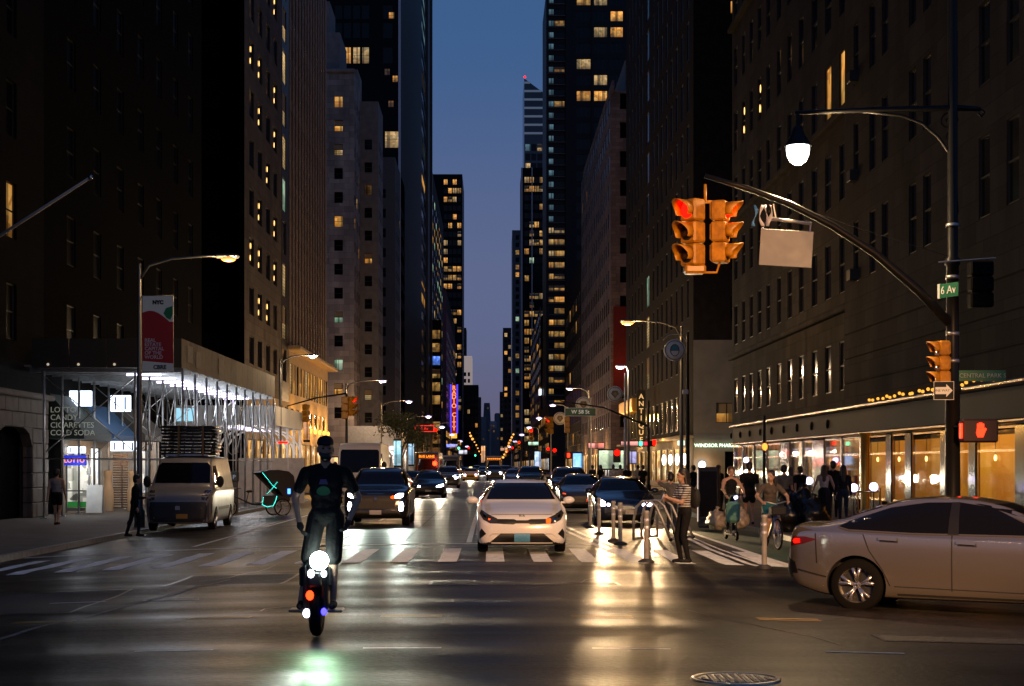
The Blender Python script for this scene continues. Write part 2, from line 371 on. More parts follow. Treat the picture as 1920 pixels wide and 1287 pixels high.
# buffer lines by the delineators and the cycle lane
def poly_line(name, pts, wd, mat):
    for (a, b) in zip(pts[:-1], pts[1:]):
        strip(name, [(a[0]-wd/2, a[1]), (a[0]+wd/2, a[1]), (b[0]+wd/2, b[1]), (b[0]-wd/2, b[1])], mat, (1, 6))
poly_line('buffer_line', [(2.75, 27.9), (2.35, 33.5), (2.15, 38.5), (1.75, 47), (1.6, 62)], .12, roadpaint)
poly_line('buffer_line', [(3.0, 27.9), (2.6, 33.5), (2.4, 38.5), (2.05, 47), (1.9, 62)], .12, roadpaint)
poly_line('cycle_lane_line', [(4.75, 27.9), (4.7, 33.5), (4.9, 39), (5.0, 60)], .12, roadpaint)
poly_line('cycle_lane_line', [(4.98, 27.9), (4.93, 33.5), (5.05, 39), (5.15, 60)], .07, roadpaint)
strip('buffer_wedge', [(4.95, 27.9), (5.45, 27.6), (5.12, 33), (5.08, 33)], roadpaint, (3, 6))
greenpaint = M('cycle_lane_green', (.012, .05, .025), .6, nz=.3, ns=4)
strip('cycle_lane', [(5.5, 30), (7.45, 30), (7.45, 62), (5.5, 62)], greenpaint, (3, 12), off=.004)
strip('cycle_lane_line', [(5.35, 27.8), (5.5, 27.8), (5.5, 62), (5.35, 62)], roadpaint, (1, 12))
strip('crack_seal', [(-5.35, 15.3), (-5.27, 15.3), (-4.06, 24.6), (-4.12, 24.6)], M('crack_filler', (.17, .16, .14), .7, nz=.4, ns=12), (1, 20))
# utility-cut patches and tar seams
pm1 = M('fresh_asphalt', (.028, .024, .020), .6, nz=.3, ns=18, bump=.5, bs=50); pm2 = M('old_asphalt', (.056, .048, .039), .62, nz=.3, ns=18, bump=.5, bs=50); tar = M('tar_seam', (.008, .008, .008), .3)
for (x0, x1, y0, y1, mt) in ((-7.4, -5.2, 19.4, 22.8, pm1), (-.9, 1.9, 22.6, 23.5, pm1), (4.0, 7.2, 15.9, 16.5, pm1), (-4.9, -3.1, 23.2, 25.6, pm2), (.3, 1.1, 36, 44, pm1)):
    rect('asphalt_patch', x0, x1, y0, y1, mt, (4, max(4, int((y1-y0)*4))), .004)
    for a, b in ((x0, x0+.05), (x1-.05, x1)): rect('tar_seam', a, b, y0, y1, tar, (1, max(4, int((y1-y0)*4))), .0055)
    for a in (y0, y1-.06): rect('tar_seam', x0+.05, x1-.05, a, a+.06, tar, (5, 1), .0055)
rk_ = random.Random(5)
for k in range(9):
    x, y = rk_.uniform(-7, 5), rk_.uniform(13, 25); dx, dy = rk_.uniform(-.5, .5), rk_.uniform(.4, 1.2)
    for q in range(5):
        nx_, ny_ = x+dx+rk_.uniform(-.2, .2), y+dy*.6; strip('crack', [(x, y), (x+.025, y), (nx_+.025, ny_), (nx_, ny_)], tar, (1, 3), .005); x, y = nx_, ny_
# concrete joints in the avenue
jm = M('slab_joint', (.02, .02, .02), .8)
for X in (-2.0, 1.1):
    rect('slab_joint', X, X+.035, 35, 70, jm, (1, 10), .004)

def slab(name, x0, x1, y0, y1, ztop, side):
    """raised sidewalk with a rounded granite kerb along the street side"""
    inner, outer = (x0, x1) if side > 0 else (x1, x0)   # inner = towards the roadway
    r = 2.0; s = 1 if side > 0 else -1
    poly = []
    for k in range(7):
        a = math.pi/2*k/6; poly.append((inner+s*(r-r*math.cos(a)), y0+r-r*math.sin(a)))
    near = list(reversed(poly))
    far = [(x, y0+y1-y) for x, y in reversed(near)]
    ring = [(outer, y0)]+near+far+[(outer, y1)]
    sl = tag(MB().prism(ring, -.7, ztop, 'Z').build(name, concrete), kind='structure')
    edge = near+far; m = MB(); pl = []
    for (x, y) in edge: pl.append((x, y))
    for a, b in zip(pl[:-1], pl[1:]):
        dx, dy = b[0]-a[0], b[1]-a[1]; L = math.hypot(dx, dy)
        nxn, nyn = -dy/L, dx/L
        if nxn*s > 0: nxn, nyn = -nxn, -nyn
        for q in range(max(1, int(L/8))):
            t0, t1 = q/max(1, int(L/8)), (q+1)/max(1, int(L/8)); g = .006/L
            p = [(a[0]+dx*(t0+g), a[1]+dy*(t0+g)), (a[0]+dx*(t1-g), a[1]+dy*(t1-g))]
            m.prism([p[0], p[1], (p[1][0]+nxn*.15, p[1][1]+nyn*.15), (p[0][0]+nxn*.15, p[0][1]+nyn*.15)], -.65, ztop+.006, 'Z')
    m.build('kerb', kerbmat, sl); return sl
BLK = [(24, 92), (110, 165), (187, 268), (284, 364), (380, 460), (476, 560), (576, 660), (676, 780), (800, 980), (1000, 1500)]
for a, b in BLK:
    slab('sidewalk_left', -42, CL, a, b, SWL, -1); slab('sidewalk_right', CR, 40, a, b, SWR, 1)
m = MB(); m.prism([(-70, -14), (70, -14), (70, -6), (-70, -6)], -.6, -.2, 'Z'); tag(m.build('sidewalk_park_side', concrete), kind='structure')

# manhole
mh = thing('manhole_cover', 'round iron manhole cover in the asphalt at the front right', 'manhole', (2.03, 12.95, zr(2.03, 12.95)))
iron = M('cast_iron', (.20, .18, .16), .38, .75, nz=.3, ns=30, bump=.6, bs=60)
MB().lathe([(.37, -.05), (.37, .012), (.345, .014), (.335, .004), (.335, -.05)], 36).build('rim', M('worn_iron', (.45, .42, .38), .3, .9), mh)
m = MB().lathe([(.325, -.05), (.325, .006), (0, .007)], 36)
for i in range(-4, 5):
    for j in range(-4, 5):
        if math.hypot(i, j) < 4.3: m.box((i*.066, j*.066, .009), (.04, .04, .008), bev=.002)
m.build('lid', iron, mh)
# ================================================================== buildings
LM = {
 'W': LIT('lit_orange', (1, .36, .05), (1, .55, .14), .95, 1.3),
 'P': LIT('lit_pale', (1, .58, .20), (1, .74, .36), .85, 1.6, rows=1.2),
 'G': LIT('lit_green_white', (.45, .85, .55), (.75, .9, .65), .8, 1.2),
 'B': LIT('sky_reflection_bluish', (.16, .36, .46), (.26, .46, .55), .36, 1.0, vary=.3),  # not a lit room: faint glow painted in for sky reflected in panes
 'V': LIT('lit_blue_screen', (.05, .15, 1), (.2, .4, 1), 1.6, 2.),
 'D': LIT('lit_dim', (1, .42, .12), (1, .6, .25), .12, 1.1),
 'O': LIT('lit_office', (1, .44, .07), (1, .62, .20), .72, .9, rows=2.2, vary=.75),
 'S': LIT('lit_shop', (1, .42, .08), (1, .66, .28), 1.5, 1.7, vary=.85),
 'C': LIT('lit_shop_cool', (.75, .85, 1), (1, .9, .75), 1.7, 1.9, vary=.8),
}
LM[None] = darkglass
lampdot = E('room_lamp', (1, .55, .16), 3.0)
framed = M('window_frame_dark', (.02, .02, .02), .5)
blindm = M('roller_blind', (.30, .22, .13), .8)
WM = {}
def win_mesh(w, h, k, style):
    key = (round(w, 3), round(h, 3), k, style)
    if key in WM: return WM[key]
    m = MB(); t = .05 if w < 3 else .08
    m.box((0, .03, 0), (w, .03, h), mi=0)
    for s in (-1, 1):
        m.box((s*(w/2-t/2), 0, 0), (t, .07, h), mi=1); m.box((0, 0, s*(h/2-t/2)), (w-2*t-.004, .066, t), mi=1)
    if 's' in style: m.box((0, 0, .0), (w-2*t-.004, .06, t), mi=1)
    if 'v' in style: m.box((0, -.002, 0), (t, .056, h-2*t-.004), mi=1)
    if 'm' in style:
        nn = max(2, int(w/1.1))
        for i in range(1, nn): m.box((-w/2+w*i/nn, -.002, 0), (t, .056, h-2*t-.004), mi=1)
    if 'b' in style: m.box((0, .008, h*.22), (w-2*t-.01, .012, h*.5), mi=2)
    if 'l' in style:
        for zz in (-.22, .22): m.sphere((random.uniform(-.1, .1)*w, -.02, h*zz), (.13, .02, .22), 6, mi=3)
    if 'a' in style and random.random() < .5: m.box((0, -.16, -h/2+.24), (min(w*.75, .7), .42, .42), mi=1, bev=.02)
    WM[key] = m.mesh('window', [LM[k], framed, blindm, lampdot]); return WM[key]
RZ = {'L': R(90), 'R': R(-90), 'N': 0.}
def place(face, plane, u, z, d):
    if face == 'L': return (plane-d, u, z)
    if face == 'R': return (plane+d, u, z)
    return (u, plane+d, z)
def proj(p): return (920+F*p[0]/p[1], 872-F*(p[2]-1.75)/p[1])
def seg(parent, face, plane, u0, u1, z0, z1, cols, rows, wall, lit=None, style='s', dep=.22, join=False, over=(), tol=9, name='wall', wname='window'):
    if face in 'LR' and cols: wv_ = min(c[1]-c[0] for c in cols); dep = min(dep, max(.035, .3*wv_*abs(plane)/((u0+u1)/2)))
    cols = [c for c in cols if c[0] > u0 and c[1] < u1]; rows = [r for r in rows if r[0] > z0 and r[1] < z1]
    m = MB(); P = lambda u, z, d=0.: place(face, plane, u, z, d)
    def q(a, b, c, d): m.quad(P(a, c), P(b, c), P(b, d), P(a, d))
    z = z0
    for ra, rb in rows:
        q(u0, u1, z, ra); u = u0
        for ca, cb in cols: q(u, ca, ra, rb); u = cb
        q(u, u1, ra, rb); z = rb
        for ca, cb in cols:
            for (a, b) in (((ca, ra), (cb, ra)), ((cb, ra), (cb, rb)), ((cb, rb), (ca, rb)), ((ca, rb), (ca, ra))):
                m.quad(P(a[0], a[1]), P(b[0], b[1]), P(b[0], b[1], dep+.1), P(a[0], a[1], dep+.1))
    q(u0, u1, z, z1)
    wo_ = m.build(name, wall, parent)
    if face in 'LR' and (u0+u1)/2 > 115: style = style.replace('m', '1').replace('v', '1')
    jm_ = MB(); keys = list(LM.keys())
    pick = {}; cen = {(i, j): proj(P((c_[0]+c_[1])/2, (r_[0]+r_[1])/2, dep)) for j, r_ in enumerate(rows) for i, c_ in enumerate(cols)}
    for (ox, oy, ok, *ost) in over:
        best = min(cen, key=lambda q: (cen[q][0]-ox)**2*2+(cen[q][1]-oy)**2) if cen else None
        if best and abs(cen[best][0]-ox) < 30 and abs(cen[best][1]-oy) < 45: pick[best] = (ok, ost[0] if ost else style)
    for j, (ra, rb) in enumerate(rows):
        for i, (ca, cb) in enumerate(cols):
            c = P((ca+cb)/2, (ra+rb)/2, dep); k = None; st = style
            x, y = proj(c)
            if x < -60 or x > 1980 or y < -60: continue
            if lit: k = lit(i, j, x, y)
            if (i, j) in pick: k, st = pick[(i, j)]
            if k == 'lamp': k = None; st = st+'l'
            if k in ('W', 'P', 'O') and random.random() < .25 and not join: st += 'b'
            if join:
                w_, h_ = cb-ca, rb-ra; mi = keys.index(k)
                a_ = [P(ca, ra, dep), P(cb, ra, dep), P(cb, rb, dep), P(ca, rb, dep)]
                jm_.quad(*a_, mi=mi)
            else:
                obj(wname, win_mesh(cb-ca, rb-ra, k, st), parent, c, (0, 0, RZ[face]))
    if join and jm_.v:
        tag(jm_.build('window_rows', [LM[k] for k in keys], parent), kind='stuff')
    return wo_
def grid(a, b, pitch, w, off=None):
    n = int((b-a)/pitch); off = (b-a-n*pitch)/2+(pitch-w)/2 if off is None else off
    return [(a+off+i*pitch, a+off+i*pitch+w) for i in range(n)]
def mass(parent, x0, x1, y0, y1, z1, mat, z0=-.5, name='core'):
    MB().box(((x0+x1)/2, (y0+y1)/2, (z0+z1)/2), (x1-x0, y1-y0, z1-z0)).build(name, mat, parent)
def bld(name, label, x, y, cat='building'): return thing(name, label, cat, (0, 0, 0))
def px_lit(p, keys, rng): return lambda i, j, x, y: (rng.choice(keys) if rng.random() < p else None)

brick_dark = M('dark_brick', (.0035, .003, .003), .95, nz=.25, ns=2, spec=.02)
granite = ashlar('brown_granite', (.10, .076, .06), 1.4, .7, .7, .2)
lime = ashlar('pale_limestone', (.31, .26, .23), 1.4, .8, .85, .15)
lime2 = M('grey_limestone', (.17, .155, .15), .85, nz=.2, ns=1.2)
bronze = M('bronze_mullion', (.05, .04, .035), .4, .4)
steelg = M('dark_curtain_wall', (.008, .0085, .010), .5, spec=.06)
goldst = M('golden_stone', (.42, .30, .16), .7, nz=.2, ns=2)
rg = random.Random(3)

# ---- A: near-left stone corner block and black block behind the scaffold
A = bld('apartment_block', 'dark block at the far left with a rusticated stone base beside the scaffold', 0, 0)
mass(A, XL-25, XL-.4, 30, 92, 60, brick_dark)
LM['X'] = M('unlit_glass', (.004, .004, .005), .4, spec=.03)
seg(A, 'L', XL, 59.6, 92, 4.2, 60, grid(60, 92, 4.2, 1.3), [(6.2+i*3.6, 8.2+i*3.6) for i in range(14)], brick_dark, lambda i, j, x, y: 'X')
seg(A, 'L', XL, 30, 59.55, 4.2, 60, grid(31, 59.5, 4.1, 1.2), [(6.2+i*3.6, 8.2+i*3.6) for i in range(14)], ashlar('near_black_stone', (.006, .005, .0045), 1.2, .55, spec=.05), lambda i, j, x, y: 'X',  # near-black stone above the rusticated base
    over=[(25, 360, 'W', 's'), (32, 530, 'D', 's')], tol=16)
# rusticated base: individual blocks with an arched doorway
blk = {}
for j in range(8):
    h = .55
    for i in range(14):
        u0 = 40+i*1.5+(j % 2)*.75; u1 = min(u0+1.485, 59.55); z = -.2+j*h+h/2
        if u1-u0 < .2: continue
        if z < 3.15 and u1 > 53.2 and u0 < 57.5:
            if u0 < 53.2: u1 = 53.2
            elif u1 > 57.5: u0 = 57.5
            else: continue
            if u1-u0 < .2: continue
        key = round(u1-u0, 2)
        if key not in blk: blk[key] = MB().box((0, 0, 0), (.4, key, h-.02), bev=.025).mesh('stone_block', stone)
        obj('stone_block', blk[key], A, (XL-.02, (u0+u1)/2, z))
MB().box((XL-.28, 58.5, 1.9), (.08, 2.0, 4.2)).box((XL-.28, 46.5, 1.9), (.08, 13.2, 4.2)).build('backing_wall', blackm, A)
MB().prism([(53.2, 3.2), (53.2, 2.4), (53.6, 2.9), (54.4, 3.15), (56.3, 3.15), (57.1, 2.9), (57.5, 2.4), (57.5, 3.2)], XL-.2, XL+.16, 'X').build('arch_head', stone, A)
MB().box((XL-.6, 54.75, 1.0), (.3, .5, 2.4), bev=.04).build('inner_pilaster', M('warm_stone', (.34, .25, .17), .8, nz=.2), A)
MB().box((XL+.05, 52, 4.28), (.7, 15.4, .22), bev=.05).build('cornice', stone, A)
MB().box((XL-.9, 55.35, 1.3), (.1, 4.2, 3.6)).build('door', M('dark_door', (.03, .02, .015), .4), A)
# flag staff on the facade
fs = thing('flag_staff', 'bare white flag staff jutting up from the left facade', 'flag pole')
a = Vector((XL, 49.0, PZ(505, 49))); b = Vector((PX(170, 44), 44.0, PZ(333, 44)))
MB().tube([a, b], [.055, .04], 8).build('staff', M('staff_paint', (.55, .52, .5), .5), fs)
MB().sphere(b, .075, 8).build('finial', chrome, fs)
MB().box(a, (.3, .35, .5), bev=.03).build('bracket', blackm, fs)

# ---- B: office block with lit strip and vertical fins
B = bld('office_block', 'brown office block left of centre with lit window strip and tall vertical fins', 0, 0)
mass(B, XL-25, XL-.4, 108, 163, 62, brick_dark)
rowsB = [(8.9+i*3.5, 10.9+i*3.5) for i in range(15)]
dots = [(473, 225), (489, 90), (503, 95), (504, 115), (517, 122), (517, 140), (489, 148), (504, 170), (517, 200), (474, 220), (473, 118), (517, 215), (490, 245), (505, 265), (517, 290), (489, 428), (504, 430), (516, 470), (489, 520), (474, 476), (504, 522), (517, 525), (458, 475)]
seg(B, 'L', XL, 108, 127.2, 7, 62, [(110.2, 112.4), (114.2, 116.4), (118.4, 120.6), (122.4, 124.6)], rowsB, granite, lambda i, j, x, y: 'lamp' if rg.random() < .6 and y < 600 else None, 'v')
seg(B, 'L', XL+.02, 127.2, 131.6, 7, 62, [(127.7, 130.0)], [(8.6+i*3.5, 11.3+i*3.5) for i in range(15)], bronze,
    lambda i, j, x, y: None if y > 640 or 440 < y < 470 else ('G' if 330 < y < 420 else 'P'), '1', dep=.12)
seg(B, 'N', 108, XL-25, XL, -.2, 62, [(XL-25+1.5+i*4, XL-25+3.3+i*4) for i in range(6)], rowsB, brick_dark, None)
seg(B, 'L', XL-.25, 131.6, 163, 11.5, 62, [(132.3+i*2.2, 133.6+i*2.2) for i in range(14)], [(12.3+i*3.5, 14.9+i*3.5) for i in range(14)], bronze,
    lambda i, j, x, y: 'D' if rg.random() < .05 else None, '1', dep=.1)
fm = MB().box((0, 0, 0), (.14, .5, 50.5), bev=.02).mesh('fin', M('fin_stone', (.36, .27, .21), .7, nz=.2, ns=2))
for i in range(15): obj('fin', fm, B, (XL-.17, 131.8+i*2.2, 36.8))
# golden lit base of B
seg(B, 'L', XL+.03, 108, 163, 4.6, 7, grid(109, 162, 3.6, 2.2), [(5.0, 6.6)], goldst, lambda i, j, x, y: 'W' if x > 540 and rg.random() < .7 else None, 'v', name='mezzanine_wall')
seg(B, 'L', XL+.03, 131.6, 163, 7, 11.5, grid(132, 163, 2.2, 1.5), [(7.8, 10.4)], goldst, lambda i, j, x, y: rg.choice(['W', 'P', 'W', None]), 'v', name='mezzanine_wall')
seg(B, 'L', XL+.03, 108, 163, -.2, 4.6, grid(109, 162, 4.4, 3.6), [(.4, 3.6)], goldst, lambda i, j, x, y: 'S', 'm', name='shop_wall', wname='shop_window')
MB().box((XL+.5, 147, 11.6), (1.2, 32, .35), bev=.08).build('cornice', goldst, B)
for yy in (134, 141, 148, 155, 161): light(B, 'POINT', (XL+1.3, yy, 5.4), 420, (1, .5, .12), .3, name='facade_light')
for k in range(8): MB().sphere((XL+.35, 133+k*3.9, 4.9), (.16, .16, .26), 8).build('wall_lamp', E('facade_lamp', (1, .45, .08), 2.5), B)

# ---- C1, C2, D: pale stepped apartment houses beyond the next street
c1 = bld('apartment_house', 'pale stone apartment house with a lit window column right of the fins', 0, 0)
C1x, C1y = -19.0, 217
mass(c1, -45, C1x-.4, C1y+.4, 228, 56, lime)
seg(c1, 'N', C1y, -45, C1x, -.2, PZ(136, C1y), [(-41+i*4.1, -39.8+i*4.1) for i in range(5)]+[(-21.7, -20.5)], [(8.2+i*3.32, 9.75+i*3.32) for i in range(14)], lime, None, 's',
    over=[(635, 168, 'W', 's'), (635, 222, 'W', 'sb'), (635, 268, 'P', 'sb'), (635, 403, 'W', 's'), (635, 578, 'G', 'sb'), (635, 668, 'G', 'v'), (635, 713, 'W', 's')], tol=13)
seg(c1, 'L', C1x, C1y, 228, -.2, PZ(136, C1y), grid(C1y, 228, 3.4, 1.2), [(8.2+i*3.32, 9.75+i*3.32) for i in range(14)], lime, px_lit(.06, ['D', 'W'], rg))
MB().box((-30, 223, 59.5), (18, 10, 5)).box((-29, 222.5, 64), (13, 8, 5)).build('penthouse', lime2, c1)
MB().box((-32, C1y-.05, PZ(136, C1y)+.2), (26.4, .7, .5), bev=.1).build('parapet', lime, c1)
c2 = bld('apartment_house', 'grey stepped apartment house between pale house and black tower', 0, 0)
mass(c2, -40, -16.8, 228.6, 238, 52, lime2)
seg(c2, 'N', 228.2, -40, -16.4, -.2, PZ(190, 228), [(-22.5, -21.4), (-18.4, -17.3)], [(7.9+i*3.32, 9.4+i*3.32) for i in range(13)], lime2, None, 's',
    over=[(692, 300, None, 's'), (692, 375, 'D', 's'), (692, 345, 'D'), (692, 487, 'W', 's'), (692, 740, 'P', 's')], tol=13)
seg(c2, 'L', -16.4, 228.2, 238, -.2, PZ(190, 228), grid(228.5, 238, 3, 1.1), [(7.9+i*3.32, 9.4+i*3.32) for i in range(13)], lime2, px_lit(.05, ['D', 'W'], rg))
MB().box((-24, 233, PZ(190, 228)+2), (9, 7, 6)).build('penthouse', lime, c2)
d_ = bld('apartment_house', 'narrow dark apartment house right of grey stepped house', 0, 0)
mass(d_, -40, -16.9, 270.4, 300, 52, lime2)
seg(d_, 'N', 270, -40, -16.5, -.2, PZ(295, 270), [(-19.3, -18.1)], [(7+i*3.4, 8.6+i*3.4) for i in range(13)], M('dark_stone', (.09, .075, .065), .85, nz=.2), None, 's',  # stone of a darker tone than the neighbouring houses
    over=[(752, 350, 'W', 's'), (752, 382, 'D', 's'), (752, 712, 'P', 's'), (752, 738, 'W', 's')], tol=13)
seg(d_, 'L', -16.5, 270, 300, -.2, PZ(295, 270), grid(270, 300, 3.4, 1.3), [(7+i*3.4, 8.6+i*3.4) for i in range(13)], M('dark_stone', (.09, .075, .065)), px_lit(.1, ['D', 'W', 'P'], rg))

# ---- E: tall black tower left of the sky
e_ = bld('office_tower', 'tall black tower at the left edge of the sky with pale corner line', 0, 0)
mass(e_, -60, -17.0, 286, 430, 140, steelg)
seg(e_, 'N', 285, -60, -16.5, -.2, 140, [(-28.4+i*1.65, -27.1+i*1.65) for i in range(4)]+[(-19.6, -17.9)], [(74.9, 77.9), (78.6+.9, 82.4)]+[(83+i*4, 85.6+i*4) for i in range(8)]+[], steelg, None, '1',
    over=[(642, 82, 'W', '1'), (660, 82, 'W', '1'), (676, 82, 'P', 's'), (694, 82, 'P', 's')], tol=11)
for xx, yy, k in ((735, 262, 'P'), (734, 29, 'W'), (726, 135, 'D'), (741, 148, 'W'), (733, 195, 'D')):
    obj('window', win_mesh(1.0 if yy != 262 else 2.6, 1.2 if yy != 262 else 3.0, k, 's'), e_, (PX(xx, 284.8), 284.9, PZ(yy, 284.8)), (0, 0, 0))
MB().box((-16.6, 284.95, 70), (.42, .3, 141)).build('corner_strip', M('pale_metal', (.45, .42, .45), .4, .5), e_)
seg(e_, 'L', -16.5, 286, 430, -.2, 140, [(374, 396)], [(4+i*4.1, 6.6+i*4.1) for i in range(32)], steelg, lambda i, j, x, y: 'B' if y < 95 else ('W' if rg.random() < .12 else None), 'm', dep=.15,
    over=[(790, 145, 'P', 'm'), (790, 275, 'G', 'm')], tol=9)
MB().box((-16.2, 400, 70), (.5, 1.2, 140)).box((-16.2, 428.5, 70), (.5, 1.6, 140)).build('pilaster', bronze, e_)

# ---- F, G and the lower left row
f_ = bld('office_block', 'brown block under the black tower at the left of the sky', 0, 0)
mass(f_, -50, -16.9, 436, 545, 83, bronze)
brn = M('brown_panel', (.055, .042, .036), .8, spec=.1, nz=.2)
seg(f_, 'L', -16.5, 434, 546, -.2, PZ(310, 434), grid(436, 545, 14, 8), [(5+i*4, 7.4+i*4) for i in range(19)], brn, px_lit(.5, ['P', 'O', 'W', 'G'], rg), 'm', dep=.2)
seg(f_, 'N', 434, -50, -16.5, -.2, PZ(310, 434), [], [], brn)
f2 = bld('office_block', 'low dark block with lit office floors left of the neon sign', 0, 0)
mass(f2, -40, -13.8, 431, 433.6, PZ(600, 430), steelg)
seg(f2, 'N', 430.5, -20, -13.6, -.2, PZ(600, 430), [(-16.3, -13.9)], [(4+i*3.6, 6.5+i*3.6) for i in range(10)], steelg, lambda i, j, x, y: 'O' if rg.random() < .85 else None, 'm', over=[(815, 684, 'V', 'm')], tol=8)
g_ = bld('office_tower', 'slim dark glass tower with lit rows at left edge of lower sky', 0, 0)
mass(g_, -40, -17.0, 901, 960, PZ(327, 900)-1, steelg)
seg(g_, 'N', 900, -40, -16.3, -.2, PZ(327, 900), [(-27+i*2.6, -24.8+i*2.6) for i in range(4)], [(8+i*5.0, 11.0+i*5.0) for i in range(32)], steelg, lambda i, j, x, y: rg.choice(['O', 'W', 'P', 'W']) if ((j*7 % 5) in (0, 2, 3) and rg.random() < .72) or rg.random() < .15 else None, 'm')
seg(g_, 'L', -16.3, 900, 960, -.2, PZ(327, 900), [], [], steelg)
h_ = bld('theatre_block', 'dark red wall block carrying the vertical neon sign', 0, 0)
mass(h_, -45, -17.4, 601, 760, PZ(560, 640), brn)
maroon = M('maroon_brick', (.20, .05, .055), .8, nz=.2)
seg(h_, 'N', 600, -30, -17.0, -.2, PZ(545, 600), [(-19.6, -18.2)], [(8+i*4, 10.6+i*4) for i in range(14)], maroon, lambda i, j, x, y: 'W' if rg.random() < .6 else None, '1')
seg(h_, 'L', -17.0, 600, 760, -.2, PZ(600, 640), grid(602, 758, 10, 6), [(8+i*4, 10.6+i*4) for i in range(12)], maroon, px_lit(.15, ['W', 'D'], rg), 'm')
for i, (xa, xb, yt, Y, lab) in enumerate(((866, 874, 615, 1100, 'thin dark tower beyond the slim glass tower'), (874, 885, 668, 1000, 'pale floodlit block at the left foot of the sky'), (868, 897, 722, 960, 'low dark roof row at the left foot of the sky'),
                                          (888, 902, 745, 1500, 'small dark block at the lower left end of avenue'))):
    o = bld('distant_block', lab, 0, 0); x0, x1 = PX(xa, Y), PX(xb, Y); zt = PZ(yt, Y)
    mt = M('pale_floodlit', (.5, .45, .45), .8, emit=(.9, .72, .68), es=.30) if i == 1 else brn  # pale block: floodlighting put into its walls as a faint glow
    mass(o, x0-6, x1, Y, Y+30, zt, mt)
    seg(o, 'N', Y-.4, x0-6, x1, -.2, zt-.5, grid(x0-5, x1, 2.4, 1.4), [(8+k*4.2, 10.5+k*4.2) for k in range(int(zt/4.2)-3)], mt, px_lit(.14 if i != 1 else .0, ['W', 'P'], rg), join=True)

# neon blade sign
ns_ = thing('neon_sign', 'tall red and blue neon blade sign reading RADIO CITY', 'sign')
Yn = 640; xa, xb = PX(845, Yn), PX(857.5, Yn); zt, zb = PZ(722, Yn), PZ(812, Yn)
MB().box(((xa+xb)/2, Yn+.6, (zt+zb)/2), (xb-xa, 1.0, zt-zb)).build('panel', M('neon_panel', (.1, .01, .01), .5, emit=(.75, .02, .03), es=.3), ns_)
for x_ in (xa, xb): MB().box((x_, Yn, (zt+zb)/2), (.55, .6, zt-zb+.4)).build('neon_tube', E('neon_blue', (.05, .05, 1), 1.5), ns_)
for k, ch in enumerate('RADIO CITY'):
    if ch != ' ': text(ch, 2.5, ((xa+xb)/2, Yn-.1, zt-1.3-k*(zt-zb-2)/9.6), FACE, E('neon_letter', (1, .30, .15), 1.4), ns_, ext=.05, bold=.06)
MB().box(((xa+xb)/2, Yn-.05, zb-1.2), (2.4, .8, 2.0)).build('marquee_cap', E('marquee_yellow', (1, .5, .05), 1.2), ns_)

# ---- right side
# H: hotel block with polished shop front
H = bld('hotel_block', 'large stone hotel block at the right with polished shop canopy', 0, 0)
hs1 = ashlar('hotel_stone', (.044, .036, .031), 1.3, .62)
mass(H, XR+.4, XR+30, 36, 91.8, 52, hs1, z0=3.5)
mass(H, XR+6, XR+30, 36, 91.8, 3.6, brick_dark, name='rear_core')
rowsH = [(4.75, 6.75)]+[(8.7+i*3.75, 11.0+i*3.75) for i in range(11)]
seg(H, 'R', XR, 61.2, 92, 3.95, 52, [(62.5+i*2.75, 63.7+i*2.75) for i in range(3)]+[(71+i*2.75, 72.1+i*2.75) for i in range(3)]+[(79.5+i*2.6, 80.6+i*2.6) for i in range(4)]+[(90, 91.2)], rowsH, hs1, None, 's', dep=.3,
    over=[(1612, 158, 'W', '1'), (1582, 190, 'W', '1'), (1416, 150, 'lamp', 's'), (1412, 250, 'lamp', 's'), (1500, 770, 'D'), (1460, 745, 'D')], tol=12)
seg(H, 'R', XR-.35, 36, 61.2, 3.95, 52, [(38.2, 39.2), (41.0, 42.0), (43.4, 44.4), (46.4, 47.4), (49.2, 50.1), (50.9, 51.8), (54.5, 55.4), (56.3, 57.2), (58.9, 59.7)], rowsH[1:], hs1, None, 'sa', dep=.32)
for zz in (8.0, 15.9, 27.2): MB().box((XR-.12, 76.6, zz), (.36, 30.6, .28), bev=.05).build('string_course', hs1, H)
# stone joints as shallow raised courses on the near wing
for k in range(26):
    MB().box((XR-.37, 48.6, 4.4+k*.95), (.06, 25, .9), bev=.02).build('stone_course', hs1, H) if k < 4 else None
seg(H, 'N', 36, XR-.35, XR+30, 3.95, 52, [], [], hs1)
# canopy: two polished metal bands, sign fascia with lions' heads, lamps above
polish = M('polished_bronze', (.22, .18, .14), .22, 1, nz=.15, ns=3)
fasc = M('dark_fascia', (.012, .009, .008), .6, spec=.1)
MB().box((XR-.3, 62.9, 3.92), (.75, 52.2, .16), bev=.05).build('canopy_top', polish, H)
MB().box((XR-.25, 62.9, 2.92), (.66, 52.2, .13), bev=.04).build('canopy_band', polish, H)
MB().box((XR-.18, 62.9, 3.41), (.45, 52.2, .82)).build('fascia', fasc, H)
hd = MB().sphere((0, 0, 0), (.07, .13, .17), 8).lathe([(.17, -.02), (.2, 0), (.17, .02)], 12, axis='X').mesh('medallion', fasc)
for k in range(9): obj('medallion', hd, H, (XR-.43, 64+k*3.2, 3.42))
bulb = MB().sphere((0, 0, 0), .055, 6).mesh('canopy_bulb', E('canopy_bulb', (1, .42, .05), 1.5))
for k in range(26): obj('canopy_bulb', bulb, H, (XR-.45, 42.2+k*.58+rg.uniform(-.2, .2), 4.1+rg.uniform(-.03, .06)))
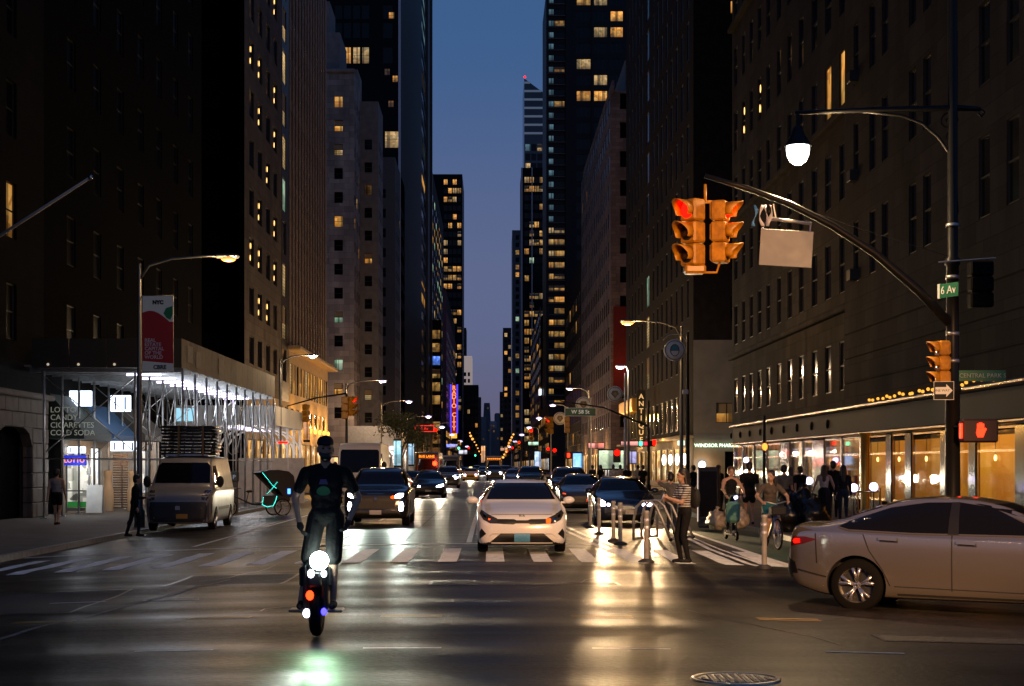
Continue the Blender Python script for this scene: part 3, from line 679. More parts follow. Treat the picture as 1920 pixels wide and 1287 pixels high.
# shop front bays
pier = M('black_marble', (.012, .012, .012), .12, spec=.7)
alu = M('storefront_metal', (.45, .42, .38), .25, 1)
bays = [(42.2, 45.6), (46.3, 48.6), (49.2, 52.6), (53.4, 55.2), (56.0, 58.6), (60.0, 63.0), (63.3, 66.4), (68.8, 71.0), (71.8, 74.0), (76.2, 80.2), (80.8, 84.0), (84.6, 87.6), (88.2, 91.2)]
prev = 36.0
for i, (a, b) in enumerate(bays):
    if a-prev > .12: MB().box((XR, (a+prev)/2, 1.4), (.14, a-prev-.01, 2.9), bev=.03).build('pier', pier if i not in (5, 6, 8) else alu, H)
    prev = b
    warm = b < 59
    o = MB().box((XR, (a+b)/2, 1.62), (.02, b-a, 2.2)).build('shop_window', thin_glass('shop_glass'), H)
    fr = MB()
    for yy in (a+.04, b-.04): fr.box((XR-.01, yy, 1.5), (.05, .07, 2.75))
    for zz in (.5, 2.15, 2.8): fr.box((XR-.01, (a+b)/2, zz), (.046, b-a-.16, .07))
    fr.build('window_frame', alu if not warm else M('brass', (.5, .32, .1), .25, 1), o)
    MB().box((XR-.05, (a+b)/2, .2), (.3, b-a, .5)).build('stall_riser', pier, H)
    if warm:
        MB().box((XR+.10, (a+b)/2, 1.3), (.03, b-a+.1, 2.6)).build('amber_screen', LIT('amber_lit', (1, .29, .012), (1, .40, .03), .85, .5, vary=.3, big=True), H)
        if i in (0, 2, 3, 4):
            p = (XR+.03, (a+b)/2+.2, 1.95); lp = MB().sphere(p, (.035, .09, .09), 8).build('pendant_lamp', E('pendant', (1, .55, .16), 7), H); MB().tube([p, (p[0], p[1], 2.8)], .012, 5).build('pendant_cord', blackm, lp)
    else:
        k = 'rsc'[i % 3]
        MB().box((XR+.22, (a+b)/2, 1.4), (.03, b-a+.2, 2.8)).build('lit_interior', {'r': LIT('shop_red', (1, .10, .015), (.9, .5, .2), .8, 1.6, vary=.9, big=True), 's': LIT('shop_warm', (1, .42, .06), (.6, .40, .22), .8, 2.0, vary=.95, big=True), 'c': LIT('shop_glow', (.9, .55, .25), (1, .35, .05), .8, 1.8, vary=.95, big=True)}[k], H)
        y = a+.3
        while y < b-.4:
            wd = rg.uniform(.2, .5); hh = rg.uniform(.4, 1.5)
            MB().box((XR+.12, y+wd/2, .45+hh/2), (.1, wd-.03, hh), bev=.02).build('shop_goods', rg.choice([M('goods_red', (.6, .05, .02), .5), M('goods_dark', (.03, .03, .03), .5), M('goods_white', (.7, .68, .62), .4)]), H); y += wd+rg.uniform(.1, .6)
# small ceiling spots seen under the canopy in the near bays

# dark corner building with the pharmacy
P_ = bld('corner_building', 'dark tall corner building with the pharmacy sign on pale base', 0, 0)
dk = M('dark_brown_brick', (.020, .015, .013), .9, spec=.1, nz=.25, ns=2)
mass(P_, XR+.4, XR+26, 110, 163.6, 66, dk)
cream = M('cream_base', (.20, .172, .145), .8, nz=.15, ns=1.2, bump=.2)
seg(P_, 'N', 109.6, XR, XR+26, 10.5, 66, [(XR+2.6+i*3.6, XR+4.1+i*3.6) for i in range(5)], [(11.8+i*3.6, 13.7+i*3.6) for i in range(13)], dk, None, 's', over=[(1395, 45, 'W', 'b')], tol=25)
seg(P_, 'N', 109.58, XR, XR+26, 3.9, 10.5, [(XR+1.6, XR+3.1), (XR+5, XR+6.5)], [(4.7, 6.1)], cream, lambda i, j, x, y: 'W' if i == 0 else None, 'v', name='base_wall')
seg(P_, 'N', 109.56, XR, XR+26, -.05, 3.9, [(XR+2.2, XR+4.2)], [(.05, 2.7)], cream, None, 'v', name='base_wall', wname='shop_window')
colsP = [(112+i*3.4, 113.3+i*3.4) for i in range(8)]+[(140.2, 142.6)]+[(146+i*3.4, 147.3+i*3.4) for i in range(5)]
seg(P_, 'R', XR, 109.6, 164, 7.6, 66, colsP, [(8.6+i*3.7, 11.4+i*3.7) for i in range(16)], dk, lambda i, j, x, y: ('P' if 535 < y < 705 and i == 8 else None), 'm', dep=.35,
    over=[(1215, 560, 'G', 'm'), (1215, 690, 'P', 'm')], tol=8)
seg(P_, 'R', XR, 109.6, 164, 3.6, 7.6, [(112+i*3.4, 114+i*3.4) for i in range(15)], [(4.3, 6.9)], dk, lambda i, j, x, y: rg.choice([None, None, 'W', 'D']) if x < 1215 else None, 'm', name='mezzanine_wall')
seg(P_, 'R', XR-.02, 109.6, 164, -.05, 3.6, grid(111, 163.5, 4.4, 3.6), [(.35, 3.0)], cream, lambda i, j, x, y: 'S', 'm', name='shop_wall', wname='shop_window')
MB().box((XR-.5, 136.8, 3.72), (1.0, 54.6, .22), bev=.05).build('cornice', goldst, P_)
MB().box((XR-.35, 156, 7.5), (.9, 15, 1.3), bev=.1).build('gilded_cornice', M('gilding', (.6, .36, .06), .35, .6), P_)
for yy in (150, 155, 160): light(P_, 'POINT', (XR-1.4, yy, 6.4), 160, (1, .55, .1), .2, name='cornice_light')
txt = text('WINDSOR PHARMACY', .345, (PX(1302, 109.3), 109.30, 3.10), FACE, E('sign_green_white', (.72, 1, .72), 2.2), P_, name='sign_lettering', ext=.03, align='LEFT', bold=.004)
vt = MB().box((PX(1202, 138), 138, (PZ(732, 138)+PZ(838, 138))/2), (.75, .25, PZ(732, 138)-PZ(838, 138))).build('blade_sign', blackm, P_)
for k, ch in enumerate('ANTIQUES'):
    text(ch, .62, (PX(1202, 138), 137.84, PZ(740, 138)-.2-k*.635), FACE, E('sign_cream', (1, .62, .25), .75), vt, ext=.02, bold=.01)
for (x, y, Y) in ((1316, 872, 109.3),):
    lo = MB().sphere((PX(x, Y), Y-.1, PZ(y, Y)), (.24, .16, .26), 10).build('wall_lamp', E('wall_globe', (1, .93, .82), 9), P_)
    light(lo, 'POINT', (PX(x, Y), Y-.6, PZ(y, Y)), 70, (1, .55, .16), .15)
for yy in (112.5, 117, 121.5, 126):
    lo = MB().sphere((XR-.25, yy, 2.15), (.15, .2, .42), 8).build('wall_lamp', E('wall_globe', (1, .93, .82), 9), P_)
    light(lo, 'POINT', (XR-.8, yy, 2.2), 60, (1, .62, .26), .15)
MB().box((PX(1277, 108.6), 108.6, PZ(831, 108.6)), (.5, .3, .35), bev=.04).build('lit_box_sign', E('box_sign', (.7, .95, .8), 1.2), P_)

# I: pale brick house with stepped top
i_ = bld('apartment_house', 'pale brick apartment house with stepped terraces right of the sky', 0, 0)
rosy = ashlar('rosy_brick', (.23, .17, .15), .9, .42, .85, .15)
zI = PZ(172, 185)
mass(i_, XR+.4, XR+26, 185.4, 245, zI-.6, rosy)
seg(i_, 'N', 185, XR, XR+26, -.05, zI, [(XR+1.1, XR+3.3), (XR+6, XR+8)], [(6.2+i*3.42, 8.1+i*3.42) for i in range(12)], rosy, None, 'v')
seg(i_, 'R', XR, 185, 245, 4, zI, grid(186, 244.5, 3.6, 1.9), [(6.2+i*3.42, 8.1+i*3.42) for i in range(12)], rosy, px_lit(.02, ['D'], rg), 'v')
seg(i_, 'R', XR, 185, 245, -.05, 4, grid(186, 244.5, 4.4, 3.6), [(.35, 3.2)], rosy, lambda i, j, x, y: rg.choice(['S', 'S', 'C']), 'm', name='shop_wall', wname='shop_window')
MB().box((XR+13, 214, zI+2.2), (22, 50, 5)).box((XR+14, 212, zI+6.6), (16, 38, 4.5)).build('penthouse', lime2, i_)
for k in range(7):
    MB().box((XR+.15, 187+k*8.4, zI+.35), (.3, 7.6, 1.1), bev=.05).build('parapet', rosy, i_)
MB().box((PX(1163, 184.6), 184.7, (PZ(575, 184.6)+PZ(735, 184.6))/2), (PX(1176, 184.6)-PX(1150, 184.6), .12, PZ(575, 184.6)-PZ(735, 184.6))).build('wall_banner', M('dark_red_cloth', (.16, .010, .006), .8, nz=.2), i_)
light(i_, 'POINT', (PX(1163, 183), 182.5, PZ(690, 184)), 40, (1, .3, .1), .3, name='banner_light')

# J: tall dark balcony tower
j_ = bld('balcony_tower', 'very tall dark tower with stacked window rows at the right edge of the sky', 0, 0)
mass(j_, 14.6, 50, 397.5, 440, 126, steelg)
tg = M('tower_grey', (.030, .029, .032), .7, spec=.15)
rowsJ = [(5.1+i*2.92, 6.5+i*2.92) for i in range(41)]
seg(j_, 'N', 397, 14.2, 20.4, -.05, 126, [(14.75, 16.0), (16.15, 18.75)], rowsJ, tg,
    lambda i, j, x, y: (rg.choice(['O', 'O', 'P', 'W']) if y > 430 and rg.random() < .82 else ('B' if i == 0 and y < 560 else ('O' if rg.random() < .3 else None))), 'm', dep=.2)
seg(j_, 'N', 397.02, 20.4, 50, -.05, 126, [(21.8, 25.4), (26.2, 29.6), (30.4, 33.6)], [(5+i*4.05, 7.6+i*4.05) for i in range(29)], tg, lambda i, j, x, y: (rg.choice(['O', 'W', 'P']) if (y < 80 and rg.random() < .7) or rg.random() < .14 else None), 'm', dep=.2, over=[(1090, 183, 'W', 'm'), (1116, 183, 'W', 'm')], tol=9)
sl = MB().box((0, 0, 0), (4.4, .5, .14)).mesh('balcony', M('balcony_slab', (.16, .15, .15), .7))
for k in range(41): obj('balcony', sl, j_, (16.7, 396.8, 4.75+k*2.92))
MB().box((14.35, 396.8, 62), (.5, .6, 126)).box((19.6, 396.7, 62), (1.2, .7, 126)).box((25.8, 396.8, 62), (.5, .5, 126)).build('pilaster', tg, j_)

# K: glass towers down the avenue
k1 = bld('glass_tower', 'blue glass tower with a slanted crown beside the sky', 0, 0)
Yk = 760; x0, x1 = PX(983, Yk), PX(1030, Yk); za, zb_ = PZ(147, Yk), PZ(182, Yk)
bluegl = M('blue_glass', (.02, .04, .055), .2, spec=.6)
MB().prism([(x0, 0), (x1, 0), (x1, zb_), (x0, za)], Yk+.5, Yk+40, 'Y').build('core', bluegl, k1)
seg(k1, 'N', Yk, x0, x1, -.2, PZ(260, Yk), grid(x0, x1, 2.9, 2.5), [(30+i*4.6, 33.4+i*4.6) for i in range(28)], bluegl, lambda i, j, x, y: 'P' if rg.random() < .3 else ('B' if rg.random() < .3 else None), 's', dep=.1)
cr = MB()
for k in range(7):
    z = PZ(250, Yk)+k*4.1; xe = x1 if z < zb_ else x0+(za-z)/(za-zb_)*(x1-x0)
    if xe-x0 > .5: cr.box(((x0+xe)/2, Yk+.3, z), (xe-x0, .3, 1.0))
cr.build('crown_bands', M('crown_steel', (.35, .38, .42), .35, .6, emit=(.4, .5, .6), es=.10), k1)
MB().sphere((x0+.3, Yk, za+.6), .5, 6).build('beacon', lensred, k1)
k2 = bld('office_tower', 'black slab tower with scattered lit rows below the slanted crown', 0, 0)
Yk = 700; x0, x1 = 13.9, PX(1026, Yk); zt = PZ(315, Yk)
mass(k2, x0+.2, x1+10, Yk+.4, Yk+40, zt-.5, steelg)
seg(k2, 'N', Yk, x0, x1, -.2, zt, [(x0+1.2+i*2.25, x0+3.2+i*2.25) for i in range(5)], [(12+i*4, 14.6+i*4) for i in range(30)], steelg, lambda i, j, x, y: rg.choice(['O', 'W', 'O', 'P']) if ((j*5) % 7 in (0, 3, 5) and rg.random() < .75) or (y > 600 and rg.random() < .5) or rg.random() < .12 else None, 'm', over=[(996, 488, 'G', 'm')], tol=4)
seg(k2, 'R', x0, Yk, Yk+40, -.2, zt, [], [], M('tower_grey', (.045, .045, .05)))
MB().box((x0+4.6, Yk-.2, zt/2), (.5, .5, zt)).box((x0, Yk-.2, zt/2), (.7, .5, zt)).build('pilaster', M('pale_metal2', (.30, .29, .32), .4, .5), k2)
for nm, xa, xb, yt, Y, lab in (('glass_tower', 960, 980, 432, 930, 'slim bluish tower left of the black slab tower'), ('distant_tower', 943, 961, 615, 1150, 'low dark tower at the right foot of the sky'), ('distant_tower', 937, 950, 735, 1500, 'farthest dark block at right end of avenue')):
    o = bld(nm, lab, 0, 0); x0, x1 = PX(xa, Y), PX(xb, Y)+8; zt = PZ(yt, Y); mt = bluegl if xa == 960 else brn
    mass(o, x0+.2, x1, Y+.4, Y+50, zt-.5, mt)
    seg(o, 'N', Y, x0, x1, -.2, zt, grid(x0+.4, x1, 2.8, 2.0), [(8+k*4.4, 10.6+k*4.4) for k in range(int(zt/4.4)-2)], mt, px_lit(.3, ['O', 'W', 'G'] if xa == 960 else ['W', 'P'], rg), join=True, dep=.1)
# lower right infill: dark block with lit rows by the tower foot
l_ = bld('office_block', 'dark narrow block standing between balcony tower and pale brick house', 0, 0)
mass(l_, 14.5, 40, 246.4, 299, PZ(500, 246), dk)
seg(l_, 'N', 246, 14.2, 40, -.05, PZ(480, 246), [], [], dk)
seg(l_, 'R', 14.2, 246, 299, 4, PZ(480, 246), grid(247, 298, 5, 3.4), [(5+i*3.7, 7.2+i*3.7) for i in range(7)], dk, px_lit(.1, ['W', 'D'], rg), 'm')
seg(l_, 'R', 14.2, 246, 299, -.05, 4, grid(247, 298, 5, 4.2), [(.4, 3.2)], dk, lambda i, j, x, y: 'S', 'm', name='shop_wall', wname='shop_window')
m_ = bld('office_block', 'lit office block with bright top sign right of the slab tower', 0, 0)
mass(m_, 14.5, 40, 445, 560, PZ(560, 400), steelg)
seg(m_, 'R', 14.2, 444, 560, -.05, PZ(540, 400), grid(446, 558, 12, 9), [(4+i*3.6, 6.4+i*3.6) for i in range(12)], steelg, px_lit(.3, ['O', 'W'], rg), 'm')
MB().box((13.9, 440, PZ(722, 400)), (.6, 5, 1.6)).build('lit_sign', E('lit_sign_white', (.8, .9, 1), 2.0), m_)

# far skyline in the gap
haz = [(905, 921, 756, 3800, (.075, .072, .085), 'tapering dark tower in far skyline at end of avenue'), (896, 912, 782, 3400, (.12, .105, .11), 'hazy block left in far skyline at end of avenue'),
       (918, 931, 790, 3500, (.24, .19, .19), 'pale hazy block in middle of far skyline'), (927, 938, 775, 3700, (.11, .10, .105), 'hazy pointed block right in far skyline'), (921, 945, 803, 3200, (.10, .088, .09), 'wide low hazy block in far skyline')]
for xa, xb, yt, Y, c, lab in haz:
    o = bld('skyline_tower', lab, 0, 0); x0, x1, zt = PX(xa, Y), PX(xb, Y), PZ(yt, Y)
    mt = M('hazy_%d' % xa, c, .9)  # distance haze is put into the base colour
    m = MB(); wd = (x1-x0)/2; cx = (x0+x1)/2
    m.lathe([(wd*1.414, 0), (wd*1.414, zt*.55), (wd*(1.0 if xa == 905 else 1.414), zt*.97), (wd*.9, zt)], 4, (0, 0, 0))
    bo = m.build('body', mt, o, (cx, Y, 0), (0, 0, R(45)))
    ml = MB()
    for k in range(3):
        ml.box((cx+rg.uniform(-.7, .7)*wd, Y-wd*1.02-1, rg.uniform(.4, .95)*zt), (3, 2, 4))
    ml.build('window_lights', LM['D'] if xa != 927 else LM['P'], o)['kind'] = 'stuff'

# mid-rise continuous rows behind/around so the avenue walls are closed far down
for i, (a, b) in enumerate(BLK[2:9]):
    for side, nm in ((-1, 'left'), (1, 'right')):
        if (side < 0 and a < 300) or (side > 0 and a < 300): continue
        o = bld('shop_row', 'low lit shop row far down the %s side of the avenue, %s' % (nm, ['', 'nearest of them', 'second nearest', 'third nearest', 'fourth nearest', 'fifth nearest', 'farthest'][i] if i else 'nearest'), 0, 0)
        xx = -16.4 if side < 0 else 14.1; hh = 8+3*((i*3+side) % 4)
        mass(o, min(xx, xx+side*12)+.3, max(xx, xx+side*12)-.3, a+.4, b, hh, brn)
        seg(o, 'L' if side < 0 else 'R', xx, a, b, -.1, hh, grid(a, b, 8, 6.5), [(.5, 3.4)]+[(5+3.6*k, 7.2+3.6*k) for k in range(int((hh-5)/3.6))], brn, lambda i, j, x, y: (rg.choice(['S', 'C', 'S', 'W']) if j == 0 else ('W' if rg.random() < .35 else None)), 'm', join=a > 500)
        seg(o, 'N', a, min(xx, xx+side*12), max(xx, xx+side*12), -.1, hh, [], [], brn)

for k, yy in enumerate((120, 136, 150)): light(P_, 'POINT', (XR-1.6, yy, 3.2), 260, (1, .56, .2), .3, name='shop_light')
for k, yy in enumerate((192, 212, 234)): light(i_, 'POINT', (XR-1.6, yy, 3.2), 420, (1, .52, .18), .3, name='shop_light')
for k, yy in enumerate((255, 285)): light(l_, 'POINT', (XR-1.6, yy, 3.4), 500, (1, .5, .16), .3, name='shop_light')
light(c1, 'POINT', (-16.5, 213, 9), 900, (1, .66, .38), .4, name='facade_light'); light(e_, 'POINT', (-14.6, 300, 4), 700, (1, .5, .16), .4, name='shop_light'); light(f_, 'POINT', (-14, 420, 5), 1200, (1, .5, .16), .4, name='shop_light')
# ================================================================== sidewalk shed and deli front (left)
shed = thing('sidewalk_shed', 'scaffold sidewalk shed with plywood parapet and strip lights at left', 'scaffold')
XS, Y0, Y1 = -11.2, 56.6, 81.0
zdk, zpt = PZ(690, Y0), PZ(635, Y0)                       # deck underside, parapet top
ply = [M('plywood_%d' % k, c, .75, nz=.25, ns=2.2) for k, c in enumerate(((.26, .22, .17), (.20, .17, .135), (.30, .255, .20)))]
n = 16
for k in range(n):
    a = Y0+(Y1-Y0)*k/n; b = Y0+(Y1-Y0)*(k+1)/n-.02
    MB().box((XS, (a+b)/2, (zdk+zpt)/2), (.05, b-a, zpt-zdk)).build('parapet_panel', ply[k % 3], shed)
for k, (a, zc) in enumerate(((57.6, .55), (59.3, .45), (64.2, .5))):
    MB().box((XS+.04, a+.5, zdk+(zpt-zdk)*zc), (.012, 1.0, .62)).build('notice', M('notice_paper', (.42, .39, .33), .8, nz=.2, ns=9), shed)
for k in range(4):
    a = -16.6+k*1.36
    MB().box((a+.67, Y0, (zdk+zpt)/2), (1.33, .05, zpt-zdk)).build('parapet_panel', M('dark_hoarding', (.008, .008, .008), .7, nz=.2), shed)
MB().box(((XS+XL)/2+.05, (Y0+Y1)/2, zdk+.08), (XS-XL-.1, Y1-Y0-.1, .06)).build('deck', M('deck_underside', (.16, .15, .14), .7, nz=.3), shed)
jo = MB().box((0, 0, 0), (5.6, .1, .16)).mesh('joist', steel)
for k in range(17): obj('joist', jo, shed, ((XS+XL)/2+.1, Y0+.5+k*1.45, zdk-.06))
post = MB().tube([(0, 0, 0), (0, 0, zdk-SWL-.1)], .045, 8).box((0, 0, .02), (.26, .26, .04)).mesh('post', steel)
rows_x = (XS+.02, XS-1.7, -16.2)
for k in range(11):
    for x in rows_x: obj('post', post, shed, (x, Y0+.15+k*2.4, SWL))
br = []
for k in range(10):
    ya, yb = Y0+.15+k*2.4, Y0+.15+(k+1)*2.4
    for x in rows_x[:2]:
        if x == rows_x[0] and k < 2: continue
        MB().tube([(x+.05, ya, 2.3), (x+.05, yb, zdk-.35)], .02, 6).tube([(x+.09, yb, 2.3), (x+.09, ya, zdk-.35)], .02, 6).build('cross_brace', steel, shed)
    MB().tube([(rows_x[0], ya, 1.95), (rows_x[0], yb, 1.95)], .022, 6).build('ledger', steel, shed) if k > 1 else None
for k in (0, 3, 6, 9):
    y = Y0+.15+k*2.4
    MB().tube([(rows_x[1], y+.05, 2.2), (rows_x[2], y+.05, zdk-.3)], .02, 6).tube([(rows_x[2], y+.09, 2.2), (rows_x[1], y+.09, zdk-.3)], .02, 6).build('cross_brace', steel, shed)
    MB().tube([(rows_x[0], y, 1.97), (rows_x[2], y, 1.97)], .022, 6).build('ledger', steel, shed)
tube_m = E('fluorescent', (.80, .66, 1), 5)
for k in range(9):
    y = Y0+.9+k*2.6
    t = MB().box((XS-1.55, y, zdk-.20), (1.25, .1, .07)).build('strip_light', tube_m, shed)
    light(t, 'POINT', (XS-1.55, y, zdk-.5), 75, (.85, .93, 1.0), .3)
for x in (-16.0, -14.9, -13.6): MB().sphere((x, Y0-.06, zdk+.12), .05, 6).build('cable_lamp', E('cable_lamp', (.6, .5, .35), .8), shed)

# deli front
deli = thing('deli_shop', 'bright deli shop front with awnings behind the scaffold posts', 'shop')
def awn(y0, y1, z0, z1, out, mat, name='awning'):
    m = MB(); x0, x1 = XL+.02, XL+out
    m.add([(x0, y0, z1), (x1, y0, z0), (x1, y0, z0-.25), (x0, y0, z0-.25), (x0, y1, z1), (x1, y1, z0), (x1, y1, z0-.25), (x0, y1, z0-.25)],
          [(0, 1, 2, 3), (7, 6, 5, 4), (0, 4, 5, 1), (1, 5, 6, 2), (2, 6, 7, 3), (3, 7, 4, 0)])
    return m.build(name, mat, deli)
a1 = awn(60.2, 64.6, 3.0, 4.5, 1.35, M('green_awning', (.012, .02, .014), .7))
text('LOTTO\nCANDY\nCIGARETTES\nCOLD SODA', .30, (XL+.06, 60.17, 3.42), FACE, M('awning_letters', (.55, .58, .5), .6, emit=(.6, .65, .55), es=.16), a1, align='LEFT', space=.98)
awn(65.2, 69.6, 3.0, 4.3, 1.3, M('blue_awning', (.03, .10, .22), .7)); awn(70.2, 75.5, 3.1, 4.4, 1.5, M('brown_awning', (.10, .085, .07), .7))
# lit signs
def lightbox(y0, x0, w_, z0, h_, mat, bars=0, name='lit_sign'):
    o = MB().box((x0+w_/2, y0, z0+h_/2), (w_, .18, h_), bev=.02).build(name, mat, deli)
    if bars:
        for k in range(bars): MB().box((x0+w_*(k+.5)/bars, y0-.1, z0+h_/2), (w_/bars*.16, .02, h_*.8)).build('sign_bar', M('sign_dark_blue', (.02, .03, .2), .5), o)
    return o
coolw = E('sign_cool', (.72, .84, 1), 3.2)
lightbox(63.0, PX(131, 63), PX(172, 63)-PX(131, 63), PZ(762, 63), .62, coolw, 7)
lightbox(66.0, PX(208, 66), PX(245, 66)-PX(208, 66), PZ(772, 66), .68, coolw, 2)
lightbox(64.5, PX(208, 64.5), PX(258, 64.5)-PX(208, 64.5), PZ(846, 64.5), .40, coolw, 3)
lightbox(62.5, PX(128, 62.5), PX(160, 62.5)-PX(128, 62.5), PZ(850, 62.5), .26, coolw, 3)
lightbox(72.0, PX(330, 72), PX(366, 72)-PX(330, 72), PZ(790, 72), .6, E('sign_teal', (.3, .6, .75), 1.2))
lo = lightbox(61.0, PX(121, 61), PX(162, 61)-PX(121, 61), PZ(873, 61), .40, E('lotto_blue', (.02, .04, .6), .8))
text('LOTTO', .24, (PX(141, 61), 60.88, PZ(864, 61)), FACE, E('lotto_orange', (1, .3, .05), 1.2), lo, bold=.005)
# shop window, door, counter seen through the posts
MB().box((PX(146, 62), 62.2, 1.05), (.92, .04, 1.75)).build('shop_window', LIT('deli_inside', (.85, .85, .7), (1, .95, .85), 1.25, 3.2, vary=.85), deli)
fr = MB()
for x in (PX(124, 62), PX(166, 62)): fr.box((x, 62.1, 1.0), (.06, .1, 2.3))
fr.box((PX(146, 62), 62.1, .72), (.86, .09, .05)); fr.box((PX(146, 62), 62.1, -.02), (.86, .09, .12)); fr.build('window_frame', M('shop_steel', (.3, .3, .3), .3, .8), deli)
MB().box((PX(146, 62), 62.06, .18), (.84, .05, .22)).build('green_panel', M('astro_green', (.02, .22, .04), .7, emit=(.05, .5, .08), es=.15), deli)
seg(deli, 'L', XL+.04, 62, 80, -.2, 3.0, [(62.6, 65.4), (66.4, 68.2), (74.5, 78)], [(.3, 2.5)], M('shop_tile', (.38, .33, .27), .5, nz=.2), lambda i, j, x, y: 'C', 'v', wname='shop_window')
sw = MB()
for k in range(22): sw.box((PX(227, 66.5), 66.4, -.05+k*.105), (.62, .08, .06))
sw.build('louvre_shutter', M('brown_metal', (.16, .10, .06), .5, .3), deli)['kind'] = 'stuff'
for x in (203, 250):
    MB().lathe([(.26, -.2), (.26, .7), (.18, .75), (.15, 1.2), (.2, 1.35), (.2, 1.5)], 12).build('pilaster', M('warm_plaster', (.5, .36, .22), .7), deli, (PX(x, 66.4), 66.4, 0))
light(deli, 'POINT', (PX(150, 61), 60.2, 1.6), 60, (.9, .95, 1), .3); light(deli, 'POINT', (PX(227, 66), 65.4, 2.2), 40, (1, .6, .3), .3)
sb = thing('sandwich_board', 'white sandwich board standing outside the deli behind scaffold posts', 'sign board', (PX(177, 61.3), 61.3, SWL))
MB().box((0, 0, .62), (.62, .03, 1.1), (R(-10), 0, 0)).build('board', M('menu_board', (.7, .68, .62), .5, nz=.1), sb)
MB().box((0, .3, .6), (.62, .03, 1.1), (R(12), 0, 0)).build('back_board', white, sb)
MB().box((0, -.02, .32), (.5, .02, .22), (R(-10), 0, 0)).build('food_picture', M('food_picture', (.5, .25, .08), .6, nz=.5, ns=12), sb)

# white arched canopy and hoarding further on
can = thing('canopy_shed', 'white sidewalk canopy with curved arched braces beyond the scaffold', 'canopy')
wm = M('canopy_white', (.62, .60, .58), .45, nz=.1)
for k in range(4):
    MB().box((XS-.1, 83+k*3, 4.35), (.08, 2.96, 1.0)).build('fascia_panel', wm, can)
MB().box((-13.8, 81.6, 4.35), (5.2, .08, 1.0)).build('fascia_panel', wm, can)
MB().box((-14, 87.5, 3.85), (5.6, 12, .08)).build('soffit', wm, can)
for k in range(5):
    y = 81.9+k*2.9
    for x, s in ((XS-.2, -1), (-15.8, 1)):
        MB().box((x, y, 1.85), (.14, .14, 4.1)).build('post', wm, can)
        pts = [(x+s*(1.5-1.5*math.cos(a)), y, 2.3+1.5*math.sin(a)) for a in [R(90)*q/7 for q in range(8)]]
        MB().tube(pts, .06, 6).build('arched_brace', wm, can)
for k in range(4):
    t = MB().box((-13.4, 83.3+k*2.9, 3.74), (1.2, .1, .07)).build('strip_light', tube_m, can); light(t, 'POINT', (-13.4, 83.3+k*2.9, 3.4), 120, (1, .9, .85), .3)
hb = thing('hoarding', 'plain beige plywood hoarding under the white canopy', 'hoarding')
bm_ = M('beige_board', (.45, .38, .32), .75, nz=.12)
for k in range(4): MB().box((PX(446, 80)+.42+k*.85, 80.2, .95), (.83, .05, 2.3)).build('board', bm_, hb)
tl = MB().box((PX(530, 80), 80.1, PZ(830, 80)), (.5, .06, .1)).build('warning_lamp', lensred, hb)

# white shed with lights at the next corner (left)
s2 = thing('sidewalk_shed', 'long pale sidewalk shed with purple white lights at the far left corner', 'scaffold')
for k in range(10):
    MB().box((-11.4, 189.5+k*5, 5.2), (.08, 4.96, 2.4)).build('parapet_panel', M('pale_hoarding', (.40, .38, .36), .7, nz=.15), s2)
for k in range(3): MB().box((-16.1+k*1.87, 187, 5.2), (1.85, .08, 2.4)).build('parapet_panel', M('pale_hoarding', (.40, .38, .36), .7), s2)
MB().box((-14.1, 212, 3.95), (5.4, 49, .06)).build('deck', wm, s2)
for k in range(13):
    for x in (-11.5, -13.2, -16.4): obj('post', WM.setdefault('p2', MB().tube([(0, 0, 0), (0, 0, 4.1)], .09, 6).mesh('post', wm)), s2, (x, 187.3+k*4, SWL))
    MB().tube([(-11.5, 187.3+k*4, 2.2), (-13.2, 187.3+k*4, 3.9)], .06, 6).build('cross_brace', wm, s2)
for k in range(8):
    t = MB().box((-12.6-.5*(k % 2), 188+k*6, 3.8), (1.6, .12, .16)).build('strip_light', ledwhite, s2); light(t, 'POINT', (-12.6, 187+k*6, 3.2), 500, (1, .85, .7), .3) if k % 2 == 0 else None
light(s2, 'POINT', (-14, 183, 7.5), 700, (1, .7, .45), .3, name='flood_light')

# ================================================================== street lamps
polem = M('lamp_pole_grey', (.16, .16, .16), .45, .6)
def street_lamp(label, x, y, z0, zt, arm, power, col=(1, .72, .42), lens=ledwhite, big=1., rz=0.):
    t = thing('street_lamp', label, 'street lamp', (x, y, z0), rz, 'street lamps along the avenue')
    MB().lathe([(.17, 0), (.17, .5), (.11, .6), (.095, 1.2), (.06, zt-z0)], 10).build('pole', polem, t)
    h = zt-z0; s = 1 if arm > 0 else -1
    MB().tube([(0, 0, h-.5), (arm*.12, 0, h-.05), (arm*.4, 0, h+.16), (arm*.8, 0, h+.24), (arm, 0, h+.24)], [.05, .045, .04, .035, .03], 7).build('arm', polem, t)
    hd = MB().box((arm+s*.2, 0, h+.24), (.75, .3, .12), bev=.05).build('lamp_head', polem, t)
    MB().sphere((arm+s*.24, 0, h+.16), (.24*big, .14*big, .10*big), 8).build('lens', lens, hd)
    if power: light(hd, 'POINT', (arm+s*.24, 0, h-.12), power, col, .15)
    return t
lampL = street_lamp('lit street lamp carrying the red apple banner at left', -11.0, 49, SWL, PZ(495, 49), 2.55, 420, (1, .62, .28), E('led_warm', (1, .38, .10), 1.7))
lampR0 = street_lamp('lit orange street lamp over the right kerb beside the round emblem signs', 8.6, 70.5, SWR, PZ(612, 70.5), -2.2, 1100, (1, .56, .2), E('led_warm', (1, .38, .10), 1.7), 1.2)
street_lamp('low lit street lamp just past the orange one at right', 8.9, 101, SWR, 7.9, -.3, 1000, big=1.2)
street_lamp('lit lamp arm reaching out over the plywood parapet at left', -11.3, 84, SWL, 7.4, 1.5, 500, big=.9)
